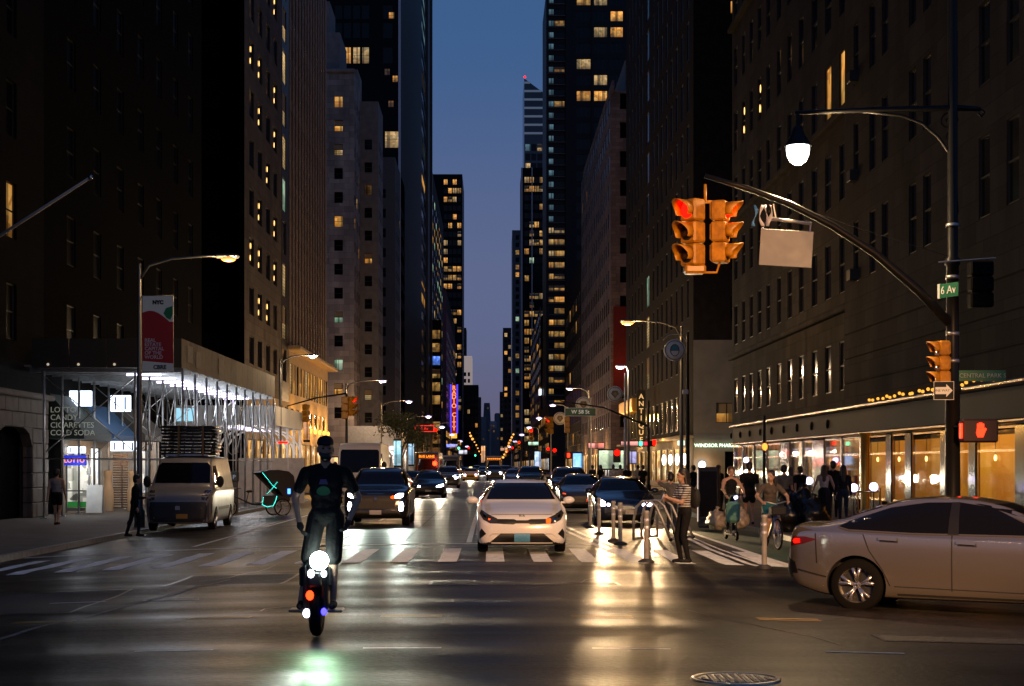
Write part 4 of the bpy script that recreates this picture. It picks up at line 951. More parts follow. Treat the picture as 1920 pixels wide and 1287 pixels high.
names = ['second', 'third', 'fourth', 'fifth', 'sixth', 'seventh', 'eighth', 'ninth', 'tenth']
for k, y in enumerate((118, 156, 205, 262, 330, 420, 540)):
    street_lamp('lit street lamp on left kerb, %s in line from the apple banner' % names[k+1], -10.9, y, SWL, 7.9, 2.5, 1300 if k < 4 else 0, (1, .6, .28), big=1.2+.28*k)
for k, y in enumerate((132, 168, 215, 270, 335, 430, 560)):
    street_lamp('lit street lamp on right kerb, %s in line from the orange one' % names[k+1], 8.3, y, SWR, 8.0, -1.4, 1300 if k < 4 else 0, (1, .6, .28), big=1.2+.28*k)
# the lamps of the park side, behind the photographer
pk = street_lamp('street lamp on the park-side kerb behind the crossing, right', 9.0, -6.6, -.2, 8.2, -2.5, 0, (1, .66, .34), rz=R(-60))
light(pk, 'SPOT', (-2.74, 0, 8.2), 46000, (1, .50, .19), .2, (R(90-11.5), 0, R(60+8)), 22.5, .6)  # added narrow beam, shaped to reach the two sedans and overhead signals
street_lamp('street lamp on the park-side kerb behind the crossing, left', -13, -8, -.2, 8.2, 2.5, 60, (1, .66, .34), rz=R(60))

# banner
bn = thing('street_banner', 'white and red apple banner hung on the left lamp pole', 'banner')
bx0, bx1, bz0, bz1 = PX(268, 48.9), PX(326, 48.9), PZ(697, 48.9), PZ(556, 48.9); bw = bx1-bx0; bh = bz1-bz0; by = 48.85
MB().box(((bx0+bx1)/2, by, (bz0+bz1)/2), (bw, .02, bh)).build('cloth', M('banner_white', (.62, .60, .54), .7, emit=(.62, .60, .54), es=.03), bn)
redc = M('banner_red', (.50, .025, .02), .7); nn = 24
top = [(bx0+bw*k/nn, bz0+bh*(.66+.145*math.sin(math.pi*min(1, .30+.8*k/nn)))-.0*bh) for k in range(nn+1)]
MB().prism([(bx0, bz0+bh*.14), (bx1, bz0+bh*.105)]+list(reversed(top)), by-.016, by-.012, 'Y').build('apple', redc, bn)
MB().prism([(bx0+bw*.68, bz0+bh*.77), (bx0+bw*.76, bz0+bh*.84), (bx0+bw*.97, bz0+bh*.87), (bx0+bw*.985, bz0+bh*.76), (bx0+bw*.9, bz0+bh*.685), (bx0+bw*.78, bz0+bh*.71)], by-.021, by-.018, 'Y').build('leaf', M('banner_green', (.02, .22, .07), .7), bn)
text('NYC', .16, (bx0+bw*.5, by-.02, bz0+bh*.915), FACE, blackm, bn, bold=.012)
text('REAL\nESTATE\nCAPITAL\nOF THE\nWORLD', .155, (bx0+bw*.07, by-.02, bz0+bh*.30), FACE, M('banner_letters', (.7, .6, .55), .7), bn, align='LEFT', space=.85, bold=.003)
text('CBRE', .17, (bx0+bw*.56, by-.02, bz0+bh*.055), FACE, M('banner_dark', (.05, .08, .07), .7), bn, bold=.008)
for zz in (bz0-.02, bz1+.02): MB().tube([(-11, 49, zz), (bx1, by, zz)], .018, 6).build('banner_arm', polem, bn)

# ================================================================== big signal pole at the right
YP = 27.1; XP = 8.0
sp = thing('signal_pole', 'tall black signal pole with long curved mast arm at right', 'signal pole', (0, 0, 0))
pm = M('pole_black', (.010, .0095, .009), .4, spec=.2)
MB().lathe([(.26, SWR), (.26, .5), (.17, .62), (.135, .9), (.125, 3.0), (.155, 3.02), (.155, 3.1), (.11, 3.15), (.105, 5.2), (.13, 5.22), (.13, 5.3), (.09, 5.35), (.08, 9.9)], 14, (XP, YP, 0)).build('pole', pm, sp)
marm = [(XP, YP), (1720, 545), (1640, 478), (1560, 428), (1480, 390), (1400, 363), (1322, 342)]
pts = [Vector((XP, YP, PZ(612, YP)))]+[Vector((PX(x, YP-.1*k), YP-.1*k, PZ(y, YP))) for k, (x, y) in enumerate(marm[1:], 1)]
MB().tube(pts, [.085, .08, .072, .065, .058, .05, .04], 9).build('mast_arm', pm, sp)
la = [(PX(1838, YP), YP, PZ(205, YP)), (PX(1800, YP), YP, PZ(203, YP)), (PX(1650, YP), YP, PZ(206, YP)), (PX(1490, YP), YP, PZ(212, YP))]
MB().tube(la, [.04, .055, .05, .035], 8).build('lamp_arm', pm, sp)
MB().tube([(PX(1838, YP), YP, PZ(205, YP)), (PX(1846, YP), YP, PZ(211, YP)), (PX(1840, YP), YP, PZ(219, YP)), (PX(1834, YP), YP, PZ(213, YP))], .02, 6).build('scroll', pm, sp)
def spiral(cx, cy, r, turns, a0):
    return [(PX(cx, YP)+r*(1-k/30)*math.cos(a0+turns*2*math.pi*k/26), YP, PZ(cy, YP)+r*(1-k/30)*math.sin(a0+turns*2*math.pi*k/26)) for k in range(26)]
MB().tube(spiral(1778, 228, .17, 1.6, 0), .012, 5).tube(spiral(1785, 258, .12, 1.5, 1), .012, 5).build('scroll', pm, sp)
MB().tube([(PX(x, YP), YP, PZ(y, YP)) for x, y in ((1618, 210), (1690, 217), (1730, 232), (1760, 258), (1782, 290), (1790, 330), (1795, 400))], .026, 7).build('scroll_bracket', pm, sp)
MB().tube([(PX(1755, YP), YP-.15, PZ(494, YP)), (PX(1862, YP), YP-.15, PZ(486, YP))], .012, 5).build('tie_rod', steel, sp)
for zz in (3.55, 4.02, 5.0, 5.9): MB().lathe([(.112, -.03), (.118, -.03), (.118, .03), (.112, .03)], 12, (XP, YP, zz)).build('band_clamp', steel, sp)
MB().tube([(PX(1440, YP), YP-.4, PZ(378, YP)), (PX(1600, YP), YP-.2, PZ(430, YP)), (PX(1790, YP), YP, PZ(485, YP))], .006, 4).build('guy_wire', pm, sp)
# pendant lamp
pl = thing('pendant_lamp', 'glowing teardrop pendant street lamp hanging over the crossing', 'street lamp')
Xl, Zl = PX(1496, YP), PZ(290, YP)
MB().lathe([(.03, .72), (.03, .5), (.07, .48), (.10, .40), (.13, .32), (.22, .18), (.235, .14)], 14, (Xl, YP, Zl)).build('hood', pm, pl)
MB().lathe([(.20, .145), (.205, .08), (.19, -.02), (.14, -.12), (.06, -.18), (0, -.185)], 16, (Xl, YP, Zl)).build('globe', E('globe_white', (.95, .95, .9), 5), pl)
light(pl, 'POINT', (Xl, YP, Zl-.32), 900, (1, .68, .36), .2)

# traffic signals
rednow = E('signal_red_lit', (1, .003, .001), 6); dead = M('dead_lens', (.03, .025, .02), .3); grnnow = E('signal_green_lit', (.05, 1, .45), 5)
def signal(label, loc, rz, lit='r', s=1., parent=None, group='traffic signals'):
    """three-lens signal head facing local -Y"""
    t = thing('traffic_signal', label, 'traffic signal', loc, rz, group)
    for k, c in enumerate('rag'):
        z = (.36-.36*k)*s
        bx = MB().box((0, 0, z), (.34*s, .26*s, .345*s), bev=.03*s).box((0, .14*s, z), (.26*s, .03*s, .27*s), bev=.01*s).build('housing', yellow, t)
        MB().lathe([(.0, -.145*s), (.13*s, -.14*s), (.135*s, -.13*s)], 14, (0, 0, z), 'Y').build('lens', (rednow if c == 'r' else grnnow) if lit == c else dead, bx)
        v = MB(); n = 12; vs = []
        for j in range(n+1):
            a = R(-35)+R(250)*j/n
            for (rr, yy) in ((.155*s, -.13*s), (.155*s, (-.13-.28*(.45+.55*max(0, math.sin(a))))*s)): vs.append((rr*math.cos(a), yy, z+rr*math.sin(a)))
        v.add(vs, [(2*j, 2*j+1, 2*j+3, 2*j+2) for j in range(n)], 0, True)
        vo = v.build('visor', yellow, bx); md = vo.modifiers.new('thick', 'SOLIDIFY'); md.thickness = .008
    return t
Ys = 26.4; sg = Ys
signal('yellow signal hanging under the mast arm with its red lens facing left', (PX(1299, Ys), Ys, PZ(437, Ys)), R(-52), s=1.05)
signal('yellow signal hanging under the mast arm with its red lens facing right', (PX(1352, Ys), Ys+.1, PZ(434, Ys)), R(66), s=.98)
hg = thing('signal_hanger', 'yellow steel hanger joining the two overhead signals', 'bracket')
MB().tube([(PX(1299, Ys), Ys, PZ(384, Ys)), (PX(1299, Ys), Ys, PZ(378, Ys)), (PX(1352, Ys), Ys+.1, PZ(378, Ys)), (PX(1352, Ys), Ys+.1, PZ(386, Ys))], .028, 7).tube([(PX(1322, Ys), Ys, PZ(380, Ys)), (PX(1322, Ys), Ys, PZ(346, Ys))], .025, 7) \
    .tube([(PX(1302, Ys), Ys, PZ(497, Ys)), (PX(1302, Ys), Ys, PZ(512, Ys)), (PX(1345, Ys), Ys+.1, PZ(510, Ys)), (PX(1352, Ys), Ys+.1, PZ(488, Ys))], .022, 7).build('frame', yellow, hg)
MB().box((PX(1303, Ys), Ys+.05, PZ(505, Ys)), (.36, .3, .16), bev=.04).build('terminal_box', yellow, hg)
signal('yellow signal fixed low on the big signal pole facing left', (PX(1764, YP), YP-.1, PZ(682, YP)), R(-80), lit='', s=.72)
# blank sign back on the arm
bs_ = thing('hanging_sign', 'blank grey back of a street sign hung from the mast arm', 'sign')
MB().box((PX(1474, 26.6), 26.6, PZ(466, 26.6)), (.90, .02, .62), (0, R(3.5), 0), bev=.006).build('panel', M('sign_back_grey', (.14, .145, .17), .5, .2, nz=.08), bs_)
MB().tube([(PX(1440, 26.6), 26.6, PZ(410, 26.6)), (PX(1522, 26.6), 26.6, PZ(420, 26.6))], .03, 7).tube([(PX(1430, 26.6), 26.58, PZ(428, 26.6)), (PX(1440, 26.6), 26.6, PZ(410, 26.6))], .012, 5).tube([(PX(1518, 26.6), 26.58, PZ(436, 26.6)), (PX(1520, 26.6), 26.6, PZ(420, 26.6))], .014, 5) \
    .tube([(PX(1450, 26.6), 26.6, PZ(383, 26.6)), (PX(1455, 26.6), 26.6, PZ(412, 26.6))], .015, 5).build('bracket', steel, bs_)
rb = thing('plastic_scraps', 'torn blue and white plastic scraps caught on the mast arm', 'litter')
for k, (dx, c) in enumerate(((-.16, (.05, .2, .5)), (-.05, (.6, .6, .62)), (.04, (.45, .45, .5)), (.1, (.6, .58, .56)))):
    x = PX(1432, 26.5)+dx; z = PZ(385, 26.5)
    m = MB(); vs = []
    for j in range(7):
        ww = .018+.014*math.sin(j*1.3+k); xx = x+.03*math.sin(j*.9+k*2); vs += [(xx-ww, 26.45+.02*math.cos(j+k), z-j*.06), (xx+ww, 26.45+.03*math.sin(j*1.7+k), z-j*.06-.01)]
    m.add(vs, [(2*j, 2*j+1, 2*j+3, 2*j+2) for j in range(6)], 0, True)
    o = m.build('scrap', M('scrap_%d' % k, c, .35), rb); o.modifiers.new('t', 'SOLIDIFY').thickness = .004

# signs on the pole
green = M('sign_green', (.01, .13, .06), .4); swhite = M('sign_white', (.7, .7, .66), .45)
s6 = thing('street_sign', 'small green street sign end reading 6 on the big signal pole', 'street sign', (PX(1777, 26.8), 26.75, PZ(545, 26.8)), R(-62))
MB().box((0, 0, 0), (.46, .012, .24), bev=.003).build('panel', green, s6); text('6 Av', .19, (.0, -.012, 0), FACE, swhite, s6)
MB().box((-.225, -.004, 0), (.05, .02, .25)).build('edge', swhite, s6)
ow = thing('one_way_sign', 'black and white ONE WAY arrow sign on the big signal pole', 'street sign', (PX(1768, 26.8), 26.75, PZ(733, 26.8)), R(-12))
MB().box((0, 0, 0), (.32, .012, .30)).build('panel', blackm, ow)
MB().box((0, .001, 0), (.335, .008, .315)).build('border', swhite, ow)
MB().prism([(-.14, -.06), (.04, -.06), (.04, -.11), (.145, 0), (.04, .11), (.04, .06), (-.14, .06)], -.010, -.007, 'Y').build('arrow', swhite, ow)
text('ONE WAY', .058, (-.04, -.013, 0), FACE, black, ow)
cp = thing('street_sign', 'dark green CENTRAL PARK sign to the right of the big signal pole', 'street sign', (PX(1842, 27.3), 27.3, PZ(705, 27.3)))
MB().box((0, 0, 0), (.82, .014, .19), bev=.003).build('panel', green, cp); text('CENTRAL PARK S', .105, (.0, -.014, 0), FACE, M('sign_white_dim', (.3, .34, .3), .6), cp)
bk = thing('signal_backplate', 'black signal housing seen from behind on the big signal pole', 'traffic signal', (PX(1838, 27.0), 27.0, PZ(534, 27.0)))
for k in range(3): MB().box((0, 0, (k-1)*.27), (.40, .26, .262), bev=.03).build('housing', M('housing_black', (.004, .004, .004), .7, spec=.05), bk)
ps = thing('pedestrian_signal', 'pedestrian signal showing a glowing red raised hand', 'traffic signal', (PX(1838, 26.6), 26.6, PZ(808, 26.6)))
MB().box((0, .1, 0), (.62, .22, .40), bev=.03).build('housing', M('ped_housing', (.03, .005, .004), .6), ps)
hand = E('hand_red', (1, .03, .008), 4)
hm = MB().prism([(-.05, -.11), (.04, -.11), (.075, -.02), (.10, .03), (.075, .05), (.045, .02), (.045, .04), (-.06, .04), (-.075, -.04)], -.03, -.012, 'Y')
for k in range(4): hm.box((-.047+k*.03, -.02, .075+(.015 if k in (1, 2) else 0)), (.023, .018, .09))
hm.build('hand', hand, ps, (0.0, 0, 0)); MB().box((-.33, .0, 0), (.03, .1, .25)).build('side_glow', hand, ps)
hp = thing('pedestrian_signal_bracket', 'thin bracket holding the red hand signal to the pole', 'bracket'); MB().tube([(PX(1790, 26.9), 26.95, PZ(800, 26.8)), (PX(1812, 26.7), 26.75, PZ(800, 26.7))], .02, 6).build('arm', pm, hp)

# ================================================================== signal masts at the next corners
def mast(label, x, y, z0, h, arm, armz, arm_end_z):
    t = thing('signal_mast', label, 'signal pole', (x, y, z0))
    MB().lathe([(.14, 0), (.14, .6), (.09, .7), (.065, h)], 9).build('pole', pm, t)
    MB().tube([(0, 0, armz-z0), (arm*.5, 0, (armz*.4+arm_end_z*.6)-z0+.2), (arm, 0, arm_end_z-z0)], [.06, .05, .035], 7).build('mast_arm', steel if arm > 0 else pm, t); return t
mast('signal mast with long arm at left corner behind the cyclist', PX(650, 94), 94, SWL, 6.2, -3.6, PZ(738, 94), PZ(762, 94)).children
signal('yellow signal on the left corner mast facing away', (PX(647, 93.6), 93.6, PZ(765, 93.6)), R(180), lit='', s=1.25)
signal('yellow signal with red lens beside it on left corner mast', (PX(659, 93.8), 93.8, PZ(762, 93.8)), R(70), s=1.1)
signal('yellow signal hung at the arm tip by the golden shop front', (PX(573, 93.8), 93.8, PZ(775, 93.8)), R(160), lit='', s=1.0)
mast('dark signal mast with street sign arm at the right corner', PX(1216, 88), 88, SWR, 5.4, -5.0, PZ(800, 88), PZ(752, 88))
w58 = thing('street_sign', 'green W 58 St street sign hung from the right corner mast', 'street sign', (PX(1088, 88), 87.9, PZ(773, 88)))
MB().box((0, 0, 0), (1.72, .03, .42), bev=.01).build('panel', green, w58); MB().box((0, .004, 0), (1.78, .03, .48), bev=.01).build('border', swhite, w58)
text('W 58 St', .30, (0, -.022, 0), FACE, M('sign_letter_lit', (.75, .78, .7), .5, emit=(.8, .85, .75), es=.25), w58, bold=.004)
signal('yellow signal pair beside green W 58 St sign, red side', (PX(1032, 120), 120, PZ(798, 120)), R(-70), s=1.25)
signal('yellow signal right of the pair at the far corner', (PX(1063, 120), 120, PZ(797, 120)), R(180), lit='', s=1.15)
ps2 = thing('pedestrian_signal', 'small glowing red hand signal by the blue kiosk at far right', 'traffic signal', (PX(1066, 108), 108, PZ(854, 108)))
MB().box((0, .1, 0), (.5, .2, .5), bev=.03).build('housing', M('ped_housing', (.10, .015, .01)), ps2); MB().box((0, -.02, 0), (.2, .04, .3), bev=.02).build('hand', hand, ps2)
for k, (x, y, Y) in enumerate(((1157, 855, 105), (1040, 848, 180), (1028, 845, 220))):
    o = thing('stop_signal', ['red signal lamp near the lit right corner shops', 'small red signal far right of the avenue', 'tiny red signal beside it far right of the avenue'][k], 'traffic signal', (PX(x, Y), Y, PZ(y, Y)))
    MB().box((0, .15, 0), (.5, .25, .9), bev=.04).build('housing', blackm, o); MB().lathe([(0, -.02), (.2, 0), (.2, .03)], 12, (0, 0, .2), 'Y').build('lens', rednow, o)
o = thing('stop_signal', 'green and red signal box on the right corner mast', 'traffic signal', (PX(1206, 87.6), 87.6, PZ(832, 87.6)))
MB().box((.2, .1, 0), (.95, .2, .32), bev=.03).build('housing', blackm, o)
MB().box((-.14, -.02, 0), (.18, .04, .22), bev=.02).build('green_lens', grnnow, o); MB().box((.12, -.02, 0), (.24, .04, .22), bev=.02).build('red_lens', M('dull_red', (.4, .02, .02), .5, emit=(1, .05, .08), es=.9), o); MB().box((.62, -.02, .06), (.18, .04, .3), bev=.02).build('hand', rednow, o)
# far left red led sign
ls = thing('street_sign', 'dark street sign with red glowing border far left of centre', 'street sign', (PX(796, 145), 145, PZ(804, 145)))
MB().box((0, .05, 0), (1.75, .06, .55)).build('panel', M('led_panel', (.04, .01, .01), .5), ls)
rbm = E('red_neon', (1, .04, .025), 1.4)
for s in (-1, 1): MB().box((0, 0, s*.27), (1.75, .06, .06)).build('border', rbm, ls); MB().box((s*.86, 0, 0), (.06, .06, .5)).build('border', rbm, ls)
text('6 Av', .36, (0, -.02, 0), FACE, rbm, ls)
mast('thin dark signal mast with arm by the red bordered sign', PX(782, 150), 150, SWL, 6.0, 3.2, 5.0, 5.8)

# round emblem medallions on the lamp poles (right)
def medallion(label, x, y, Y, r, kind):
    t = thing('emblem_sign', label, 'emblem sign', (PX(x, Y), Y, PZ(y, Y)), 0, 'round emblem signs on the right kerb poles')
    MB().lathe([(0, -.03), (r, -.03), (r, .03), (0, .03)], 28, (0, 0, 0), 'Y').build('disc', M('emblem_white', (.85, .83, .78), .5, nz=.1), t)
    MB().lathe([(r*.82, -.04), (r*.86, -.045), (r*.9, -.04), (r*.9, -.02), (r*.82, -.02)], 28, (0, 0, 0), 'Y').build('ring', M('emblem_grey', (.22, .20, .18), .5), t)
    if kind == 0:
        MB().prism([(r*.44*math.cos(a), r*.56*math.sin(a)) for a in [2*math.pi*k/20 for k in range(20)]], -.05, -.035, 'Y').build('shield', M('emblem_dark', (.05, .06, .05), .5), t)
        MB().prism([(r*.34*math.cos(a), max(-.02, r*.48*math.sin(a))) for a in [2*math.pi*k/24 for k in range(13)]], -.06, -.05, 'Y').build('upper_field', M('emblem_blue', (.05, .22, .28), .5), t)
        MB().prism([(r*.34*math.cos(a), r*.44*math.sin(a)-.03) for a in [2*math.pi*(12+k)/24 for k in range(13)]], -.06, -.05, 'Y').build('lower_field', swhite, t)
    else:
        MB().prism([(0, -r*.55), (r*.5, 0), (r*.32, r*.42), (-r*.32, r*.42), (-r*.5, 0)], -.05, -.035, 'Y').build('shield', M('emblem_brown', (.20, .14, .08), .5), t)
        MB().prism([(0, -r*.3), (r*.25, 0), (0, r*.28), (-r*.25, 0)], -.06, -.05, 'Y').build('upper_field', M('emblem_tan', (.35, .26, .14), .5), t)
    return t
medallion('round white emblem sign with blue oval shield, nearest at right', 1265, 657, 66, .46, 0)
medallion('round white emblem sign with brown shield, second at right', 1153, 739, 100, .50, 1)
medallion('small round emblem sign beside green W 58 St sign', 1050, 785, 150, .62, 1)
medallion('warm lit emblem sign half hidden behind W 58 St sign', 1094, 759, 130, .66, 1)
ep = thing('emblem_pole', 'thin black pole carrying the blue emblem sign, behind Windsor sign', 'pole', (PX(1290, 66), 66.1, SWR))
MB().lathe([(.13, 0), (.13, .8), (.09, .9), (.085, 3.2), (.045, PZ(630, 66)-SWR)], 9).build('pole', pm, ep)
hh = PZ(640, 66)-SWR
MB().tube([(0, 0, hh-.3)]+[(-.56+.56*math.cos(a), 0, hh-.2+.5*math.sin(a)) for a in [R(150)*k/9 for k in range(10)]], .022, 6).build('hook', steel, ep)
MB().box((-.1, 0, PZ(735, 66)-SWR), (.25, .2, .2), bev=.03).build('camera_box', swhite, ep)
ep2 = thing('emblem_pole', 'grey pole carrying the brown shield emblem sign', 'pole', (PX(1172, 100), 100.1, SWR))
MB().lathe([(.13, 0), (.13, .8), (.08, .9), (.05, PZ(700, 100)-SWR)], 9).build('pole', steel, ep2)
ep3 = thing('sign_pole', 'pair pole behind the W 58 St sign on right kerb', 'pole', (PX(1108, 120), 120, SWR)); MB().lathe([(.1, 0), (.07, .6), (.05, PZ(745, 120)-SWR)], 8).build('pole', steel, ep3)

# ================================================================== posts, rack, kiosks
pg = M('delineator_grey', (.32, .31, .29), .5, nz=.15, ns=6)
dl = [(1107, 991, 'farthest of the grey flexible posts beside the white sedan'), (1123, 1003, 'grey flexible post, second from far end of the row'), (1150, 1016, 'brownish grey flexible post in the middle of the row'),
      (1163, 1022, 'pale flexible post in the middle of the row'), (1212, 1057, 'nearest grey flexible post in front of the bike rack'), (1433, 1064, 'single grey flexible post in front of the woman cyclist')]
for x, y, lab in dl:
    Y = 1.78*F/(y-872); X = PX(x, Y); z = zr(X, Y)
    t = thing('delineator_post', lab, 'post', (X, Y, z), 0, 'flexible posts along the cycle lane')
    MB().lathe([(.15, 0), (.15, .03), (.09, .06), (.06, .075)], 12).build('base', M('post_base', (.02, .02, .022), .6), t)
    MB().lathe([(.048, .06), (.046, .88), (.052, .89), (.052, .93), (.03, .94)], 12).build('tube', pg, t)
    for zz in (.62, .76): MB().lathe([(.049, zz-.035), (.0505, zz-.035), (.0505, zz+.035), (.049, zz+.035)], 12).build('reflective_band', M('reflective', (.7, .7, .72), .25, .4), t)
rk = thing('bike_rack', 'bent silver tube bike rack standing in the buffer zone', 'bike rack', (4.25, 37, zr(4.3, 37)))
galv = M('galvanised_tube', (.40, .39, .38), .38, .7, nz=.15)
for k in range(4):
    y = k*.5; x = -.55+k*.24
    MB().tube([(x-.3, y+.25, .02), (x-.3, y+.2, .5), (x-.24, y+.15, .8), (x-.1, y+.08, .95), (x+.08, y+.04, .95), (x+.22, y, .82), (x+.36, y-.04, .5), (x+.55, y-.08, .02)], .032, 8).build('loop', galv, rk)
MB().tube([(-.85, .25, .05), (-.13, 1.75, .05)], .03, 6).tube([(.0, -.08, .05), (.72, 1.42, .05)], .03, 6).build('rail', galv, rk)
for k in range(4): MB().sphere((.0+k*.24, -.08+k*.5, .04), (.05, .05, .04), 6).build('foot', rubber, rk)
kk = thing('information_kiosk', 'tall black information kiosk with glowing edge on right sidewalk', 'kiosk', (PX(1330, 45), 45, SWR), R(-24))
MB().box((0, 0, .85), (.62, .22, 1.75), bev=.03).build('body', M('kiosk_black', (.012, .012, .013), .25), kk); MB().box((-.325, -.05, .9), (.012, .1, 1.5)).build('edge_light', M('kiosk_edge', (.5, .4, .35), .2, .8, emit=(1, .75, .6), es=.8), kk)
MB().box((0, -.118, .95), (.5, .01, 1.3)).build('screen', darkglass, kk)
for x, y0, y1, Y, wp, c, lab in ((1083, 849, 877, 100, 17, (.05, .35, 1), 'bright blue screen kiosk on the far right sidewalk'), (1008, 846, 868, 190, 11, (.7, .75, 1), 'white glowing screen kiosk farther down the right sidewalk')):
    t = thing('screen_kiosk', lab, 'kiosk', (PX(x, Y), Y, SWR)); zt = PZ(y0, Y)-SWR; ww = wp*Y/F
    MB().box((0, .1, zt/2), (ww+.12, .2, zt+.1), bev=.04).build('body', blackm, t)
    MB().box((0, -.01, zt*.58), (ww, .02, zt*.8)).build('screen', LIT('screen_%d' % x, c, (.4, .7, 1), 2.2, 1.5, vary=.5), t)
mt_ = thing('parking_meter', 'dark parking meter marked P beside the pedicab', 'parking meter', (PX(440, 62), 62, SWL))
MB().box((0, 0, .65), (.28, .22, 1.3), bev=.03).box((0, 0, 1.48), (.34, .26, .42), bev=.05).build('body', M('meter_grey', (.05, .055, .06), .5), mt_); text('P', .24, (0, -.14, 1.46), FACE, M('meter_blue', (.3, .4, .55), .5, emit=(.3, .45, .7), es=.3), mt_)
MB().box((0, -.115, 1.02), (.2, .02, .06)).build('slot', M('meter_orange', (.5, .2, .05), .5), mt_)
# refuse on the right sidewalk
def bag(label, x, y, s, mat, seed):
    rr = random.Random(seed); m = MB(); m.sphere((0, 0, .42*s), (.42*s, .40*s, .44*s), 20)
    m.v = [tuple(Vector(p)+(Vector(p)-Vector((0, 0, .4*s)))*.40*mnoise.noise(Vector(p)*5/s+Vector((seed*3, 0, 0)))) for p in m.v]
    m.v = [(p[0], p[1], max(0, p[2])) for p in m.v]; m.tube([(0, 0, .78*s), (.03*s, 0, .92*s), (.06*s, .02, 1.0*s)], [.1*s, .04*s, .1*s], 8)
    return tag(m.build('refuse_bag', mat, None, (x, y, SWR)), label, 'refuse bag', 'refuse bags on the right kerb')
clear = M('clear_bag', (.34, .29, .24), .3, nz=.3, ns=9, bump=.8, bs=14); bb = M('black_bag', (.008, .008, .008), .25, bump=.9, bs=14)
bag('crumpled clear refuse bag left of the scooter rider', PX(1344, 43), 43, .62, clear, 1); bag('crumpled clear refuse bag right of the scooter rider', PX(1388, 43.5), 43.5, .6, clear, 2)
for k, (x, Y, s, l) in enumerate(((1478, 41.5, 1.1, 'left'), (1500, 42.3, 1.25, 'middle'), (1522, 41.4, 1.0, 'right'))): bag('shiny black refuse bag on the kerb, %s one behind the silver sedan' % l, PX(x, Y), Y, s, bb, 5+k)
# cafe barrier right
cb = thing('brass_barrier', 'brass cafe barrier with lamp posts in front of the amber windows', 'barrier', (0, 0, 0))
brass = M('brass', (.5, .32, .1), .25, 1)
MB().tube([(PX(1608, 50), 50, PZ(922, 50)), (PX(1650, 47), 47, PZ(922, 47))], .03, 7).build('rail', brass, cb)
for x, Y in ((1608, 50), (1650, 47)): MB().lathe([(.15, SWR), (.15, .03), (.035, .06), (.035, PZ(915, Y))], 9, (PX(x, Y), Y, 0)).build('post', brass, cb)
gp = thing('gold_column', 'golden column of the cafe entrance at right', 'column'); MB().lathe([(.2, SWR), (.2, .2), (.15, .25), (.15, 2.7), (.2, 2.75), (.2, 2.84)], 14, (PX(1622, 53), 53, 0)).build('shaft', M('gilding', (.6, .36, .06), .35, .6), gp)
sm = thing('street_light_post', 'thin dark post with orange lamp in front of shop windows', 'lamp post', (PX(1433, 52), 52, SWR))
MB().lathe([(.1, 0), (.06, .5), (.05, PZ(780, 52)-SWR)], 8).build('pole', pm, sm); MB().sphere((0, -.1, PZ(838, 52)-SWR), (.09, .08, .12), 8).build('globe', E('orange_globe', (1, .25, .03), 3), sm)
# kerb shops' bright lamps along the glass (LED points on cafe front)
for k, (x, y, Y) in enumerate(((1601, 915, 49), (1638, 913, 47.5), (1500, 899, 56), (1517, 902, 54), (1399, 863, 74))):
    t = thing('cafe_lamp', ['left white lamp on the cafe barrier', 'right white lamp on the cafe barrier', 'left small white lamp by the dark shop piers', 'right small white lamp by the dark shop piers', 'small white lamp by the far shop windows'][k], 'lamp', (PX(x, Y), Y, SWR))
    h = PZ(y, Y)-SWR; MB().lathe([(.1, 0), (.1, .03), (.02, .05), (.02, h-.12)], 8).build('stem', pm, t); MB().sphere((0, 0, h), (.13, .1, .13), 8).build('globe', E('led_violet', (.62, .55, 1), 8), t)
# street trees (dark, small)
def tree(label, x, y, z0, h, s, seed):
    t = thing('street_tree', label, 'tree', (x, y, z0)); rr = random.Random(seed); m = MB()
    m.tube([(0, 0, 0), (.05, .02, h*.3), (-.03, .05, h*.55)], [.13, .10, .07], 8); tips = []
    for k in range(9):
        a = k*2.4; tp = Vector((math.cos(a)*s*.7, math.sin(a)*s*.7, h*(.62+.3*rr.random()))); tips.append(tp); m.tube([(0, .03, h*(.35+.02*k)), tp*.6+Vector((0, 0, h*.25)), tp], [.05, .03, .012], 5)
    m.build('trunk', M('bark', (.05, .04, .03), .9), t); lf = MB()
    for tp in tips+[Vector((0, 0, h*.85))]:
        for q in range(170):
            p = tp+Vector((rr.gauss(0, s*.28), rr.gauss(0, s*.28), rr.gauss(0, s*.24))); u = Vector((rr.uniform(-1, 1), rr.uniform(-1, 1), rr.uniform(-1, 1))).normalized(); v = u.orthogonal().normalized()
            lf.quad(p-u*.12, p+v*.06, p+u*.12, p-v*.06)
    lf.build('crown', M('leaves', (.04, .05, .02), .6), t)
tree('small dark street tree at the left kerb by the white van', PX(752, 128), 128, SWL, 6.5, 1.7, 1); tree('dark street tree over the left cars behind the van', PX(778, 168), 168, SWL, 6.5, 1.9, 2); tree('dark street tree on the right kerb beyond the signals', PX(985, 300), 300, SWR, 7, 2.4, 3)

